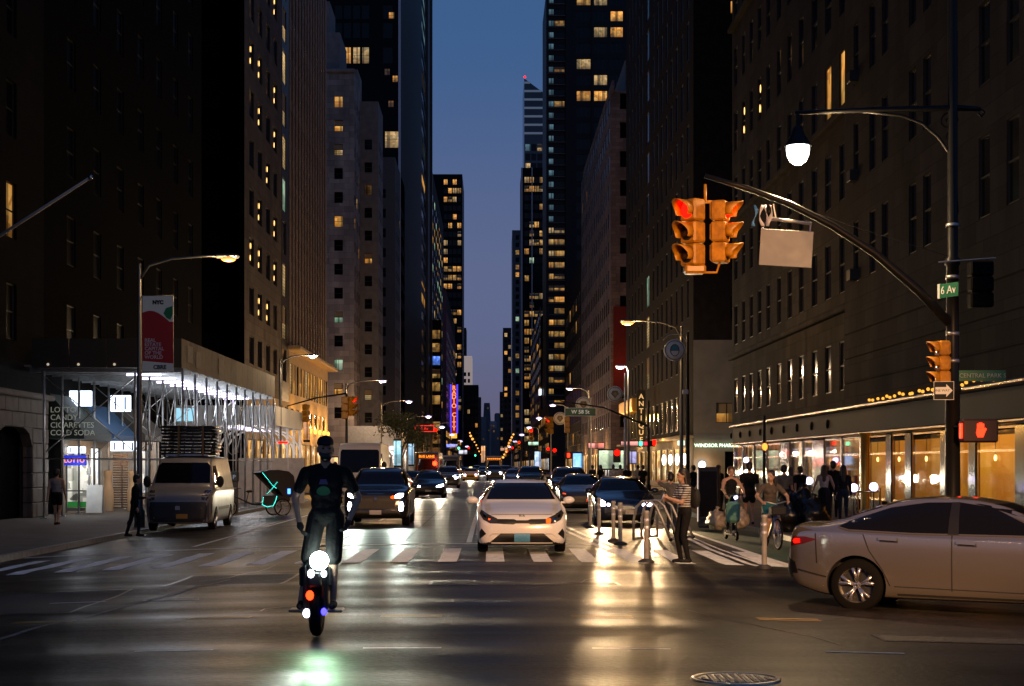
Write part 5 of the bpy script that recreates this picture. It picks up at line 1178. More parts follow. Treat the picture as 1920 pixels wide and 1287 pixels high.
# strings of small warm bulbs over the sidewalks far down the avenue
for lab, x0, x1 in (('string of small warm bulbs over the far left sidewalk', (880, 812), (906, 858)), ('string of small warm bulbs over the far right sidewalk', (962, 815), (944, 858))):
    t = thing('bulb_string', lab, 'string lights')
    for k in range(9):
        u = k/8; x = x0[0]+(x1[0]-x0[0])*u+rg.uniform(-1, 1); y = x0[1]+(x1[1]-x0[1])*u; Y = 330+60*u
        MB().sphere((PX(x, Y), Y, PZ(y, Y)), .16+.14*rg.random(), 6).build('bulb', E('warm_bulb', (1, .40, .07), 2.2), t)
    MB().tube([(PX(x0[0], 330), 330, PZ(x0[1], 330)), (PX(x1[0], 390), 390, PZ(x1[1], 390))], .03, 4).build('cable', blackm, t)
for k, (x, y, Y, w_, h_, c, lab) in enumerate(((848, 836, 300, 2.4, .7, (.05, .15, 1), 'blue lit shop sign under the neon blade sign'), (868, 848, 280, 1.6, .8, (.7, .75, 1), 'white lit shop sign left of the taxi'), (906, 852, 260, .7, 3.2, (1, .35, .05), 'orange lit column sign left of the cream bus'),
      (1118, 836, 120, 1.3, .45, (1, .2, .12), 'red lit shop sign left of the Antiques sign'), (1182, 832, 118, 1.5, .35, (1, .35, .3), 'pinkish lit shop sign below the Antiques sign'), (1186, 858, 116, .6, 1.0, (.55, .5, 1), 'violet lit oval sign by the right corner'),
      (1146, 862, 112, 1.9, 1.5, (.8, 1, .6), 'pale green lit shop window sign on far right'), (1000, 832, 260, 1.8, .6, (.3, .9, .6), 'green street sign glowing over the far right lanes'), (945, 843, 420, 2.0, .8, (1, .3, .1), 'small red lit sign at far right end'), (745, 850, 120, .6, 2.2, (.3, .75, .9), 'tall teal lit panel behind the delivery truck'),
      (771, 852, 130, .5, 2.0, (.35, .7, 1), 'narrow blue lit panel right of the delivery truck'), (620, 872, 110, 1.1, 1.2, (1, .45, .06), 'orange lit sign beside the unicycle rider head'), (575, 800, 120, .5, 2.4, (1, .35, .05), 'tall amber shop blade sign on the golden front'))):
    t = thing('shop_sign', lab, 'sign', (PX(x, Y), Y, PZ(y, Y))); MB().box((0, .08, 0), (w_, .14, h_), bev=.03).build('box', blackm, t); MB().box((0, -.01, 0), (w_*.92, .03, h_*.86)).build('face', LIT('sign_face_%d' % k, c, tuple(.5*v+.3 for v in c), 1.8, 2.2, vary=.5), t)

# signals at the farther crossings
for k, (x, Y, c, side) in enumerate(((-6.2, 176, 'r', 'left'), (4.6, 178, 'r', 'right'), (-5.6, 275, 'g', 'left'), (5.0, 276, 'r', 'right'), (-5.2, 372, 'r', 'left'), (5.2, 372, 'r', 'right'), (-4.6, 468, 'g', 'left'), (5.0, 470, 'r', 'right'))):
    signal('far yellow signal over the %s lanes, %s crossing down the avenue' % (side, ['third', 'fourth', 'fifth', 'sixth'][k//2]), (x, Y, 5.2), 0, lit=c, s=1.3+.15*(k//2))
# ================================================================== vehicles
def pchip(xk, yk):
    x = np.array(xk, float); y = np.array(yk, float); h = np.diff(x); d = np.diff(y)/h; m = np.zeros_like(y); m[0], m[-1] = d[0], d[-1]
    for i in range(1, len(x)-1):
        if d[i-1]*d[i] > 0:
            w1, w2 = 2*h[i]+h[i-1], h[i]+2*h[i-1]; m[i] = (w1+w2)/(w1/d[i-1]+w2/d[i])
    def f(t):
        i = min(max(np.searchsorted(x, t)-1, 0), len(x)-2); s = (t-x[i])/h[i]; s = min(max(s, 0), 1)
        return float((2*s**3-3*s**2+1)*y[i]+(s**3-2*s**2+s)*h[i]*m[i]+(-2*s**3+3*s**2)*y[i+1]+(s**3-s**2)*h[i]*m[i+1])
    return f
def catmull(P, sub):
    out = []; n = len(P)
    for i in range(n-1):
        p0, p1, p2, p3 = P[max(i-1, 0)], P[i], P[i+1], P[min(i+2, n-1)]
        for k in range(sub):
            t = k/sub
            out.append(tuple(.5*((2*p1[a])+(-p0[a]+p2[a])*t+(2*p0[a]-5*p1[a]+4*p2[a]-p3[a])*t*t+(-p0[a]+3*p1[a]-3*p2[a]+p3[a])*t**3) for a in (0, 1)))
    out.append(P[-1]); return out
def tab(L): return pchip([a for a, b in L], [b for a, b in L])
SPECS = {
 'sedan': dict(L=4.64, wh=((.90, .325), (3.60, .325)), zt=[(0, .60), (.05, .70), (.14, .765), (.4, .84), (.9, .93), (1.25, 1.0), (1.5, 1.12), (2.05, 1.37), (2.35, 1.42), (2.7, 1.435), (3.2, 1.40), (3.6, 1.25), (4.0, 1.09), (4.45, 1.05), (4.58, .95), (4.64, .75)],
    zs=[(0, .34), (.06, .22), (.25, .17), (.6, .16), (4.1, .18), (4.5, .26), (4.64, .42)], zb=[(0, .52), (.1, .62), (.4, .74), (1.2, .90), (2.5, .95), (4.0, 1.0), (4.5, .96), (4.64, .68)],
    wb=[(0, .60), (.05, .72), (.15, .82), (.4, .885), (1.2, .90), (3.6, .90), (4.2, .87), (4.5, .79), (4.6, .7), (4.64, .6)], wt=[(0, .50), (.1, .62), (.4, .70), (1.2, .74), (1.6, .68), (2.05, .58), (2.7, .56), (3.2, .55), (3.9, .62), (4.5, .66), (4.64, .48)]),
 'camry': dict(L=4.88, wh=((.98, .335), (3.92, .335)), zt=[(0, .56), (.05, .68), (.15, .76), (.5, .85), (1.0, .93), (1.35, 1.0), (1.7, 1.15), (2.25, 1.38), (2.6, 1.435), (2.95, 1.445), (3.35, 1.42), (3.8, 1.30), (4.3, 1.135), (4.55, 1.09), (4.75, 1.085), (4.82, 1.0), (4.86, .85), (4.88, .7)],
    zs=[(0, .34), (.06, .22), (.3, .17), (.7, .16), (4.2, .18), (4.65, .27), (4.88, .40)], zb=[(0, .5), (.1, .62), (.4, .76), (1.3, .93), (2.5, .965), (3.8, 1.0), (4.5, 1.02), (4.78, .98), (4.88, .62)],
    wb=[(0, .60), (.06, .74), (.2, .84), (.5, .90), (1.3, .92), (3.8, .92), (4.3, .895), (4.6, .83), (4.8, .72), (4.88, .58)], wt=[(0, .50), (.1, .62), (.5, .74), (1.3, .77), (1.7, .70), (2.25, .58), (2.9, .555), (3.35, .55), (4.2, .66), (4.7, .72), (4.88, .48)]),
 'suv': dict(L=4.75, wh=((.95, .37), (3.78, .37)), zt=[(0, .78), (.04, .93), (.12, 1.02), (.4, 1.08), (1.0, 1.13), (1.3, 1.17), (1.6, 1.32), (2.05, 1.58), (2.4, 1.67), (3.0, 1.69), (3.9, 1.67), (4.3, 1.56), (4.55, 1.25), (4.68, 1.0), (4.75, .8)],
    zs=[(0, .38), (.06, .28), (.3, .24), (.7, .22), (4.2, .24), (4.6, .32), (4.75, .46)], zb=[(0, .66), (.1, .85), (.4, 1.0), (1.3, 1.07), (3, 1.11), (4.3, 1.16), (4.6, 1.08), (4.75, .74)],
    wb=[(0, .70), (.05, .82), (.15, .90), (.4, .945), (1.2, .95), (3.9, .95), (4.4, .92), (4.65, .85), (4.75, .74)], wt=[(0, .6), (.1, .76), (.4, .80), (1.25, .82), (1.6, .76), (2.05, .66), (3, .65), (3.9, .64), (4.4, .66), (4.75, .6)]),
 'van': dict(L=5.4, wh=((1.0, .35), (4.4, .35)), zt=[(0, .80), (.05, 1.0), (.15, 1.12), (.5, 1.26), (.8, 1.38), (1.0, 1.62), (1.35, 2.05), (1.6, 2.22), (1.9, 2.27), (2.5, 2.28), (5.2, 2.28), (5.36, 2.2), (5.4, 1.4)],
    zs=[(0, .36), (.06, .26), (.3, .24), (5.0, .26), (5.3, .34), (5.4, .5)], zb=[(0, .7), (.1, .95), (.5, 1.15), (.9, 1.25), (1.5, 1.3), (5.2, 1.3), (5.4, 1.0)],
    wb=[(0, .74), (.05, .86), (.15, .94), (.4, 1.0), (1.0, 1.025), (5.1, 1.025), (5.35, .99), (5.4, .9)], wt=[(0, .6), (.1, .78), (.5, .88), (.9, .88), (1.4, .80), (1.8, .78), (2.5, .80), (5.2, .80), (5.4, .7)]),
 'truck': dict(L=6.8, wh=((.95, .40), (5.2, .40)), zt=[(0, 1.0), (.04, 1.15), (.2, 1.28), (.45, 1.42), (.7, 2.1), (.9, 2.72), (1.2, 2.88), (1.6, 2.92), (6.6, 2.92), (6.77, 2.86), (6.8, 1.5)],
    zs=[(0, .42), (.06, .34), (6.7, .4), (6.8, .6)], zb=[(0, .8), (.1, 1.1), (.5, 1.3), (.9, 1.35), (6.7, 1.35), (6.8, 1.1)],
    wb=[(0, .9), (.06, 1.0), (.3, 1.06), (1, 1.08), (6.7, 1.08), (6.8, 1.02)], wt=[(0, .8), (.2, .92), (.6, .98), (.9, .98), (6.7, .99), (6.8, .94)]),
 'bus': dict(L=11.5, wh=((2.6, .5), (8.6, .5)), zt=[(0, 2.6), (.05, 2.85), (.2, 3.02), (.5, 3.1), (11.3, 3.1), (11.47, 3.0), (11.5, 2.4)], zs=[(0, .45), (.06, .36), (11.4, .4), (11.5, .6)], zb=[(0, 1.0), (.5, 1.1), (11.5, 1.1)],
    wb=[(0, 1.1), (.06, 1.2), (.3, 1.26), (11.2, 1.26), (11.5, 1.15)], wt=[(0, 1.0), (.2, 1.12), (.5, 1.15), (11.3, 1.15), (11.5, 1.0)]),
}
darkunder = M('underbody', (.008, .008, .008), .8)
BODY = {}
def car_body(kind, ns=90, sub=5):
    if kind in BODY: return BODY[kind]
    S = SPECS[kind]; L = S['L']; zt, zs, zb, wb, wt = [tab(S[k]) for k in ('zt', 'zs', 'zb', 'wb', 'wt')]
    ts = [L*(.5-.5*math.cos(math.pi*(i/ns)))*.45+L*(i/ns)*.55 for i in range(ns+1)]
    rows = []
    for t in ts:
        a, b, c, W, T = zs(t), zb(t), zt(t), wb(t), wt(t); b = min(b, c-.05); W2 = max(T+.02, W)
        P = [(0, a), (.55*W, a), (.86*W, a+.01), (.955*W, a+.06), (.985*W, a+(b-a)*.30), (1.0*W, a+(b-a)*.62), (.995*W, b-.05), (.972*W, b+.0), (T+(.972*W-T)*.5, b+(c-b)*.52), (T+.012, c-.07*min(1, (c-b)/.3)-.012), (T*.95, c-.022), (T*.8, c-.006), (T*.45, c+.008), (0, c+.014)]
        rows.append(catmull(P, sub))
    k = len(rows[0]); vs = []; fs = []
    for t, r in zip(ts, rows):
        for (x, z) in r: vs.append((x, t, z))
        for (x, z) in r[-2:0:-1]: vs.append((-x, t, z))
    q = 2*k-2
    for i in range(ns):
        for j in range(q): fs.append((i*q+j, i*q+(j+1) % q, (i+1)*q+(j+1) % q, (i+1)*q+j))
    # end caps: rows of quads between the two sides
    for base in (0, ns*q):
        for j in range(k-1):
            a, b = base+j, base+j+1; c, d = base+(q-j-1) % q if False else base+(q-(j+1)) % q, base+(q-j) % q
            f = [a, b, c, d]; f2 = []
            for v in f:
                if v not in f2: f2.append(v)
            if len(f2) > 2: fs.append(tuple(f2))
    me = bpy.data.meshes.new(kind); me.from_pydata(vs, [], fs)
    bm = bmesh.new(); bm.from_mesh(me); bmesh.ops.remove_doubles(bm, verts=bm.verts, dist=1e-4); bmesh.ops.recalc_face_normals(bm, faces=bm.faces); bm.to_mesh(me)
    bvh = BVHTree.FromBMesh(bm); bm.free()
    o = bpy.data.objects.new('tmp', me); cut = MB()
    for (wy, r) in S['wh']:
        for s in (-1, 1):
            wv = wb(wy); cut.lathe([(r*1.13, wv*s-.30*s), (r*1.13, (wv+.2)*s)], 40, (0, wy, r*1.0), 'X', caps=True)
    co = cut.build('cut', darkunder); md = o.modifiers.new('b', 'BOOLEAN'); md.object = co; md.operation = 'DIFFERENCE'; md.solver = 'EXACT'
    TMP.collection.objects.link(co); me2 = evalmesh(o)
    bpy.data.objects.remove(o); bpy.data.objects.remove(co)
    me2.materials.clear(); me2.materials.append(None); me2.materials.append(darkunder)
    for p in me2.polygons:
        c = p.center; dark = p.normal.z < -.75 and c.z < .45
        for (wy, r) in S['wh']:
            if math.hypot(c.y-wy, c.z-r) < r*1.128 and abs(c.x) < wb(wy)-.012 and abs(p.normal.x) < .999: dark = True
            if abs(abs(c.x)-(wb(wy)-.3)) < .02 and math.hypot(c.y-wy, c.z-r) < r*1.14: dark = True
        p.material_index = 1 if dark else 0; p.use_smooth = True
    # shading normals follow the uncut surface so the arches leave no dents
    from mathutils.kdtree import KDTree
    kd = KDTree(len(me.vertices))
    for v in me.vertices: kd.insert(v.co, v.index)
    kd.balance(); vn = [v.normal.copy() for v in me.vertices]; ln = [None]*len(me2.loops)
    for p in me2.polygons:
        for li in p.loop_indices:
            if p.material_index == 0:
                c_, i_, d_ = kd.find(me2.vertices[me2.loops[li].vertex_index].co); nn_ = kd.find_n(me2.vertices[me2.loops[li].vertex_index].co, 3); acc = Vector()
                for (cc, ii, dd) in nn_: acc += vn[ii]/(dd+.002)
                ln[li] = acc.normalized() if acc.length > 1e-6 and acc.normalized().dot(p.normal) > .3 else p.normal
            else: ln[li] = p.normal
    me2.normals_split_custom_set([tuple(x) for x in ln])
    me2.name = kind+'_body'
    BODY[kind] = (me2, bvh, S, wb); return BODY[kind]
def patch(bvh, L, view, poly, off=.004, step=.06):
    """outline (2d, in front / side / rear / top view) cut finely and laid on the body surface"""
    bm = bmesh.new()
    mk = {'F': lambda p: (p[0], 0, p[1]), 'R': lambda p: (p[0], 0, p[1]), 'S': lambda p: (0, p[0], p[1]), 'T': lambda p: (p[0], p[1], 0)}[view[0]]
    f = bm.faces.new([bm.verts.new(mk(p)) for p in poly])
    ax = {'F': (0, 2), 'R': (0, 2), 'S': (1, 2), 'T': (0, 1)}[view[0]]
    for a in ax:
        lo, hi = min(v.co[a] for v in bm.verts), max(v.co[a] for v in bm.verts); n = int((hi-lo)/step)
        for k in range(1, n+1):
            nrm = [0, 0, 0]; nrm[a] = 1; pt = [0, 0, 0]; pt[a] = lo+(hi-lo)*k/(n+1)
            bmesh.ops.bisect_plane(bm, geom=bm.verts[:]+bm.edges[:]+bm.faces[:], plane_co=pt, plane_no=nrm)
    d = {'F': Vector((0, 1, 0)), 'R': Vector((0, -1, 0)), 'T': Vector((0, 0, -1))}.get(view) or (Vector((-1, 0, 0)) if view == 'S+' else Vector((1, 0, 0)))
    for v in bm.verts:
        o = Vector(v.co)
        if view == 'F': o.y = -1
        elif view == 'R': o.y = L+1
        elif view == 'S+': o.x = 3
        elif view == 'S-': o.x = -3
        else: o.z = 5
        hit = bvh.ray_cast(o, d)
        if hit[0] is None: hit = bvh.find_nearest(o-d*-1.2)
        v.co = hit[0]-d*off*.6+hit[1]*off*.8
    bmesh.ops.recalc_face_normals(bm, faces=bm.faces)
    cen = sum((f.normal for f in bm.faces), Vector())
    if cen.dot(d) > 0: bmesh.ops.reverse_faces(bm, faces=bm.faces)
    me = bpy.data.meshes.new('patch'); bm.to_mesh(me); bm.free()
    for p in me.polygons: p.use_smooth = True
    return me
def mir(poly): return [(-x, z) for x, z in reversed(poly)]
WH = {}
def wheel(parent, x, y, r, wdt=.21, rimmat=None, spokes=5, twin=True, name='wheel'):
    s = 1 if x > 0 else -1; rm = rimmat or M('alloy', (.45, .45, .46), .25, .9)
    key = (r, wdt, s, rm.name, spokes)
    if key not in WH:
        ty = MB().lathe([(r*.66, -wdt*.46), (r*.9, -wdt*.5), (r*.985, -wdt*.40), (r, -wdt*.2), (r, wdt*.2), (r*.985, wdt*.40), (r*.9, wdt*.5), (r*.66, wdt*.46)], 36, (0, 0, 0), 'X')
        ri = MB().lathe([(r*.69, wdt*.48*s), (r*.685, wdt*.42*s), (r*.64, wdt*.34*s), (r*.63, 0)], 36, (0, 0, 0), 'X').lathe([(.01, wdt*.30*s), (r*.13, wdt*.30*s), (r*.15, wdt*.2*s)], 16, (0, 0, 0), 'X')
        for k in range(spokes):
            for dth in ((-.13, .13) if twin else (0,)):
                a = 2*math.pi*k/spokes+.3; c0, s0 = math.cos(a+dth*.4), math.sin(a+dth*.4); c1, s1 = math.cos(a+dth*1.6), math.sin(a+dth*1.6)
                ri.tube([(wdt*.24*s, r*.08*c0, r*.08*s0), (wdt*.30*s, r*.38*(c0+c1)/2, r*.38*(s0+s1)/2), (wdt*.37*s, r*.67*c1, r*.67*s1)], [r*.06, r*.06, r*.08], 6)
        dk_ = MB().lathe([(.0, wdt*.02*s), (r*.64, wdt*.02*s)], 24, (0, 0, 0), 'X')
        WH[key] = (ty.mesh('tyre', rubber), ri.mesh('rim', rm), dk_.mesh('brake_disc', M('brake', (.05, .05, .05), .4, .6)))
    t = obj(name, WH[key][0], parent, (x, y, r)); obj('rim', WH[key][1], t); obj('brake_disc', WH[key][2], t); return t
def car(kind, label, loc, rz, paint, details, cat='car', name='parked_car', wheels=5, rim=None, group=None, step=.07, head=None, mirrors=True):
    me, bvh, S, wb = car_body(kind); t = thing(name, label, cat, loc, rz, group)
    b = obj('body', me, t); b.material_slots[0].link = 'OBJECT'; b.material_slots[0].material = paint
    b.material_slots[1].link = 'OBJECT'; b.material_slots[1].material = darkunder
    for (wy, r) in S['wh']:
        for s in (-1, 1): wheel(t, s*(wb(wy)-.125), wy, r, rimmat=rim, spokes=wheels)
    for (nm, view, poly, mat, *rest) in details:
        off = rest[0] if rest else .004
        key = (kind, view, tuple(poly), off)
        if key not in WH: WH[key] = patch(bvh, S['L'], view, poly, off, step)
        me_ = WH[key]; o = obj(nm, me_, t)
        if len(me_.materials) == 0: me_.materials.append(mat)
        o.material_slots[0].link = 'OBJECT'; o.material_slots[0].material = mat
    if mirrors:
        my = {'sedan': 1.55, 'camry': 1.65, 'suv': 1.6, 'van': 1.15, 'truck': .75, 'bus': .2}[kind]; mz = {'sedan': .98, 'camry': .98, 'suv': 1.12, 'van': 1.45, 'truck': 1.8, 'bus': 2.1}[kind]; hb = .24 if kind in ('van', 'truck', 'bus') else .1
        for s in (-1, 1):
            m = MB().sphere((s*(wb(my)+.09), my-.02, mz+.05), (.12, .085, hb*.75), 10).box((s*(wb(my)-.02), my, mz), (.12, .07, .04), bev=.01)
            m.build('wing_mirror', paint if kind not in ('van', 'truck', 'bus') else blackm, t)
    return t
def mirrored(nm, view, poly, mat, off=.004):
    if view == 'S': return [(nm, 'S+', poly, mat, off), (nm, 'S-', poly, mat, off)]
    return [(nm, view, poly, mat, off), (nm, view, mir(poly), mat, off)]
def beams(t, xs, z, power, y=-.06, col=(1, .9, .72), tilt=2.2, size=70, r=.05):
    for x in xs: light(t, 'SPOT', (x, y, z), power, col, r, (R(90-tilt), 0, R(180)), size, .7, name='beam')

white_car = M('white_car_paint', (.80, .78, .75), .22, coat=.6); silver = M('silver_car_paint', (.50, .44, .36), .15, .86, coat=.8)
blackp = M('black_car_paint', (.012, .012, .014), .16, coat=.6); bluep = M('navy_car_paint', (.018, .025, .045), .18, .2, coat=.6); greyp = M('grey_car_paint', (.07, .07, .075), .2, .3, coat=.6)
taxi = M('taxi_yellow', (.62, .33, .015), .25, coat=.5); vanw = M('van_white', (.20, .19, .18), .35, coat=.3, nz=.08)
hl_off = M('headlamp_glass', (.06, .055, .05), .06, .3, spec=.8); hl_on = E('headlamp_lit', (.90, .86, 1.0), 16); amber = E('indicator_amber', (1, .07, .003), 3); grille = M('grille_black', (.006, .006, .006), .45)
plate_ct = M('plate_blue', (.08, .28, .48), .45, nz=.15, ns=30); plate_w = M('plate_white', (.45, .44, .42), .5); plate_y = M('plate_yellow', (.42, .20, .02), .5)
seam = M('panel_gap', (.008, .008, .008), .7)
# --- windows per body kind
SEDWIN = [('windscreen', 'F', [(-.70, 1.045), (.70, 1.045), (.60, 1.25), (.535, 1.375), (-.535, 1.375), (-.60, 1.25)], carglass)] + mirrored('side_window', 'S', [(1.42, .985), (2.15, 1.33), (2.6, 1.385), (3.1, 1.36), (3.75, 1.10), (3.6, 1.03)], carglass) + [('rear_window', 'R', [(-.6, 1.13), (.6, 1.13), (.52, 1.36), (-.52, 1.36)], carglass)]
SUVWIN = [('windscreen', 'F', [(-.76, 1.22), (.76, 1.22), (.655, 1.58), (-.655, 1.58)], carglass)] + mirrored('side_window', 'S', [(1.5, 1.15), (2.15, 1.55), (2.5, 1.62), (3.9, 1.61), (4.35, 1.42), (4.4, 1.22)], carglass)
VANWIN = [('windscreen', 'F', [(-.84, 1.46), (.84, 1.46), (.79, 2.0), (.7, 2.08), (-.7, 2.08), (-.79, 2.0)], carglass)] + mirrored('side_window', 'S', [(1.0, 1.38), (1.5, 1.98), (2.05, 2.0), (2.05, 1.38)], carglass)
TRKWIN = [('windscreen', 'F', [(-.94, 1.5), (.94, 1.5), (.92, 2.5), (.85, 2.6), (-.85, 2.6), (-.92, 2.5)], carglass)] + mirrored('side_window', 'S', [(.72, 1.5), (.95, 2.4), (1.7, 2.4), (1.7, 1.5)], carglass)
BUSWIN = [('windscreen', 'F', [(-1.05, 1.25), (1.05, 1.25), (1.05, 2.42), (-1.05, 2.42)], carglass)] + mirrored('side_window', 'S', [(.5, 1.35), (.5, 2.5), (11, 2.5), (11, 1.35)], carglass)

# white sedan
YW = 30.6; wx = PX(979, YW)
det = SEDWIN + [('hood_gap', 'F', [(-.60, .772), (.60, .772), (.60, .779), (-.60, .779)], seam, .003),
  ('grille', 'F', [(-.50, .60), (-.17, .585), (-.12, .605), (.12, .605), (.17, .585), (.50, .60), (.50, .69), (.16, .685), (.11, .665), (-.11, .665), (-.16, .685), (-.50, .69)], grille),
  ('lower_intake', 'F', [(-.64, .225), (.64, .225), (.42, .41), (-.42, .41)], grille), ('licence_plate', 'F', [(-.155, .245), (.155, .245), (.155, .415), (-.155, .415)], plate_ct, .02),
  ('chin', 'F', [(-.60, .215), (.60, .215), (.60, .235), (-.60, .235)], white_car, .012)]
HLP = [(.46, .60), (.62, .60), (.76, .67), (.835, .79), (.80, .855), (.66, .775), (.49, .70)]
det += mirrored('headlamp', 'F', HLP, hl_off) + mirrored('side_vent', 'F', [(.70, .40), (.83, .29), (.835, .43), (.79, .50)], grille)
det += mirrored('headlamp_reflector', 'F', [(.60, .65), (.67, .665), (.68, .72), (.61, .705)], chrome, .007) + mirrored('headlamp_reflector', 'F', [(.70, .70), (.76, .73), (.76, .78), (.70, .75)], chrome, .007)
det += [('indicator', 'F', [(.47, .61), (.55, .605), (.565, .68), (.54, .70), (.47, .685)], amber, .009), ('indicator', 'F', [(-.66, .67), (-.63, .665), (-.62, .69), (-.655, .70)], amber, .009)]
wc = car('sedan', 'white sedan stopped on the crosswalk with one orange indicator lit', (wx, YW, zr(wx, YW)), 0, white_car, det, name='car', step=.04)
text('KIA', .075, (0, .085, .748), (R(52), 0, 0), M('badge', (.10, .10, .11), .3, .6), wc, name='badge', ext=.006)
MB().box((-.79, 1.55, .99), (.05, .1, .06), bev=.01).build('mirror_repeater', E('repeater', (1, .03, .004), 3), wc)

# silver sedan crossing at right
cam_kw = dict(name='car', step=.04, wheels=5, rim=M('machined_alloy', (.62, .60, .58), .22, .9))
yaw = R(63)
det = [('windscreen', 'F', [(-.70, 1.05), (.70, 1.05), (.56, 1.37), (-.56, 1.37)], carglass), ('rear_window', 'R', [(-.62, 1.16), (.62, 1.16), (.52, 1.39), (-.52, 1.39)], carglass)]
det += mirrored('side_window', 'S', [(1.62, .995), (2.3, 1.325), (2.7, 1.385), (3.1, 1.378), (3.55, 1.31), (4.02, 1.15), (4.16, 1.07), (4.02, 1.035), (3.2, 1.005)], carglass)
det += mirrored('window_trim', 'S', [(1.62, .98), (3.2, .988), (4.03, 1.018), (4.16, 1.055), (4.16, 1.07), (4.02, 1.035), (3.2, 1.005), (1.62, .995)], M('dull_chrome', (.2, .18, .16), .35, .7), .006)
det += mirrored('window_pillar', 'S', [(2.66, .99), (2.79, .99), (2.80, 1.385), (2.70, 1.388)], black, .007)
for pts in ([(2.73, .30), (2.745, .30), (2.745, .985), (2.73, .985)], [(3.82, .98), (3.835, .98), (3.76, .78), (3.60, .55), (3.50, .34), (3.485, .34), (3.585, .55), (3.745, .78)], [(1.5, .30), (1.515, .30), (1.53, .98), (1.515, .98)], [(1.5, .29), (3.44, .33), (3.44, .342), (1.5, .302)], [(4.42, .60), (4.435, .60), (4.455, .98), (4.44, .98)]):
    det += mirrored('panel_gap', 'S', pts, seam, .003)
det += mirrored('door_handle', 'S', [(2.45, .875), (2.68, .885), (2.68, .925), (2.62, .93), (2.45, .915)], silver, .03) + mirrored('door_handle', 'S', [(3.40, .905), (3.63, .915), (3.63, .955), (3.57, .96), (3.40, .945)], silver, .03)
det += mirrored('handle_recess', 'S', [(2.44, .85), (2.67, .86), (2.66, .90), (2.45, .89)], seam, .005) + mirrored('handle_recess', 'S', [(3.39, .88), (3.62, .89), (3.61, .93), (3.40, .92)], seam, .005)
det += mirrored('tail_lamp', 'S', [(4.42, .905), (4.60, .935), (4.80, .93), (4.85, .86), (4.80, .81), (4.62, .84)], M('tail_glass', (.10, .008, .006), .12, spec=.8)) + mirrored('tail_lamp_lit', 'S', [(4.66, .855), (4.74, .845), (4.765, .875), (4.74, .905), (4.67, .905)], lensred, .012)
det += mirrored('rear_reflector', 'S', [(4.70, .46), (4.86, .46), (4.86, .66), (4.74, .60)], grille) + [('rear_bumper_trim', 'R', [(-.7, .40), (.7, .40), (.7, .56), (-.7, .56)], grille)] + mirrored('lower_trim', 'S', [(4.3, .42), (4.70, .50), (4.70, .52), (4.3, .44)], seam, .005)
det += mirrored('sill_trim', 'S', [(1.35, .20), (3.4, .225), (3.4, .25), (1.35, .225)], seam, .004)
rearw = Vector((4.62, 19.75)); dirv = Vector((math.sin(yaw), -math.cos(yaw)))  # local -Y after the turn
hv = Matrix.Rotation(yaw, 2) @ Vector((0, -1)); sv = Matrix.Rotation(yaw, 2) @ Vector((1, 0))
def cam_place():
    near = sv if sv.y < 0 else -sv
    centre_rear = rearw - near*.86
    front = centre_rear + hv*3.92
    return front
fp = cam_place()
sc_car = car('camry', 'silver sedan crossing at the right with multi-spoke wheel and red tail lamp', (fp.x, fp.y, zr(6, 19.5)-.0), yaw, silver, det, **cam_kw)

# dark SUV behind the unicyclist
ys_ = 45; x_ = PX(704, ys_)
det = SUVWIN + [('grille', 'F', [(-.55, .52), (.55, .52), (.62, .90), (-.62, .90)], grille), ('grille_bar', 'F', [(-.24, .94), (.24, .94), (.24, .955), (-.24, .955)], chrome, .008), ('lower_intake', 'F', [(-.72, .30), (.72, .30), (.6, .46), (-.6, .46)], grille),
  ('chrome_lip', 'F', [(-.62, .475), (.62, .475), (.70, .36), (.72, .36), (.64, .492), (-.64, .492), (-.72, .36), (-.70, .36)], chrome, .008), ('licence_plate', 'F', [(-.17, .36), (.17, .36), (.17, .48), (-.17, .48)], plate_w, .02)]
det += mirrored('headlamp', 'F', [(.56, .82), (.70, .82), (.80, .88), (.80, .96), (.66, .96), (.56, .90)], hl_on) + mirrored('indicator', 'F', [(.44, .82), (.52, .80), (.55, .88), (.50, .90), (.44, .87)], amber, .008) + mirrored('fog_lamp', 'F', [(.68, .46), (.78, .46), (.81, .60), (.77, .72), (.70, .70), (.67, .56)], hl_on)
suv = car('suv', 'black SUV with glaring lamps behind the unicycle rider', (x_, ys_, zr(x_, ys_)), 0, blackp, det, name='car', step=.05)
beams(suv, (-.68, .68), .88, 450, col=(.85, 1, .85))
MB().box((0, -.03, .80), (.11, .03, .11), bev=.02).build('badge', chrome, suv)
# navy sedan behind the posts
ym = 45.5; xm = PX(1174, ym)
det = SEDWIN + [('grille', 'F', [(-.30, .50), (.30, .50), (.36, .66), (-.36, .66)], grille), ('licence_plate', 'F', [(-.02, .36), (.30, .36), (.30, .48), (-.02, .48)], plate_w, .02), ('lower_intake', 'F', [(-.5, .22), (.5, .22), (.45, .33), (-.45, .33)], grille)]
for k in range(4): det += [('grille_bar', 'F', [(-.32, .515+k*.036), (.32, .515+k*.036), (.32, .53+k*.036), (-.32, .53+k*.036)], M('grille_blue_chrome', (.25, .33, .45), .2, .9), .01)]
det += mirrored('headlamp_glass', 'F', [(.44, .58), (.74, .58), (.81, .66), (.80, .76), (.62, .73), (.44, .68)], hl_off) + mirrored('headlamp', 'F', [(.60, .60), (.70, .58), (.775, .64), (.775, .74), (.68, .77), (.60, .71)], hl_on, .01) + mirrored('side_lamp', 'F', [(.47, .60), (.54, .60), (.56, .645), (.53, .68), (.47, .66)], hl_on, .01)
nav = car('sedan', 'navy sedan with round lit headlamps behind the grey flexible posts', (xm, ym, zr(xm, ym)), 0, bluep, det, name='car', step=.05)
beams(nav, (-.69, .69), .67, 2300, col=(1, .66, .34), r=.03)
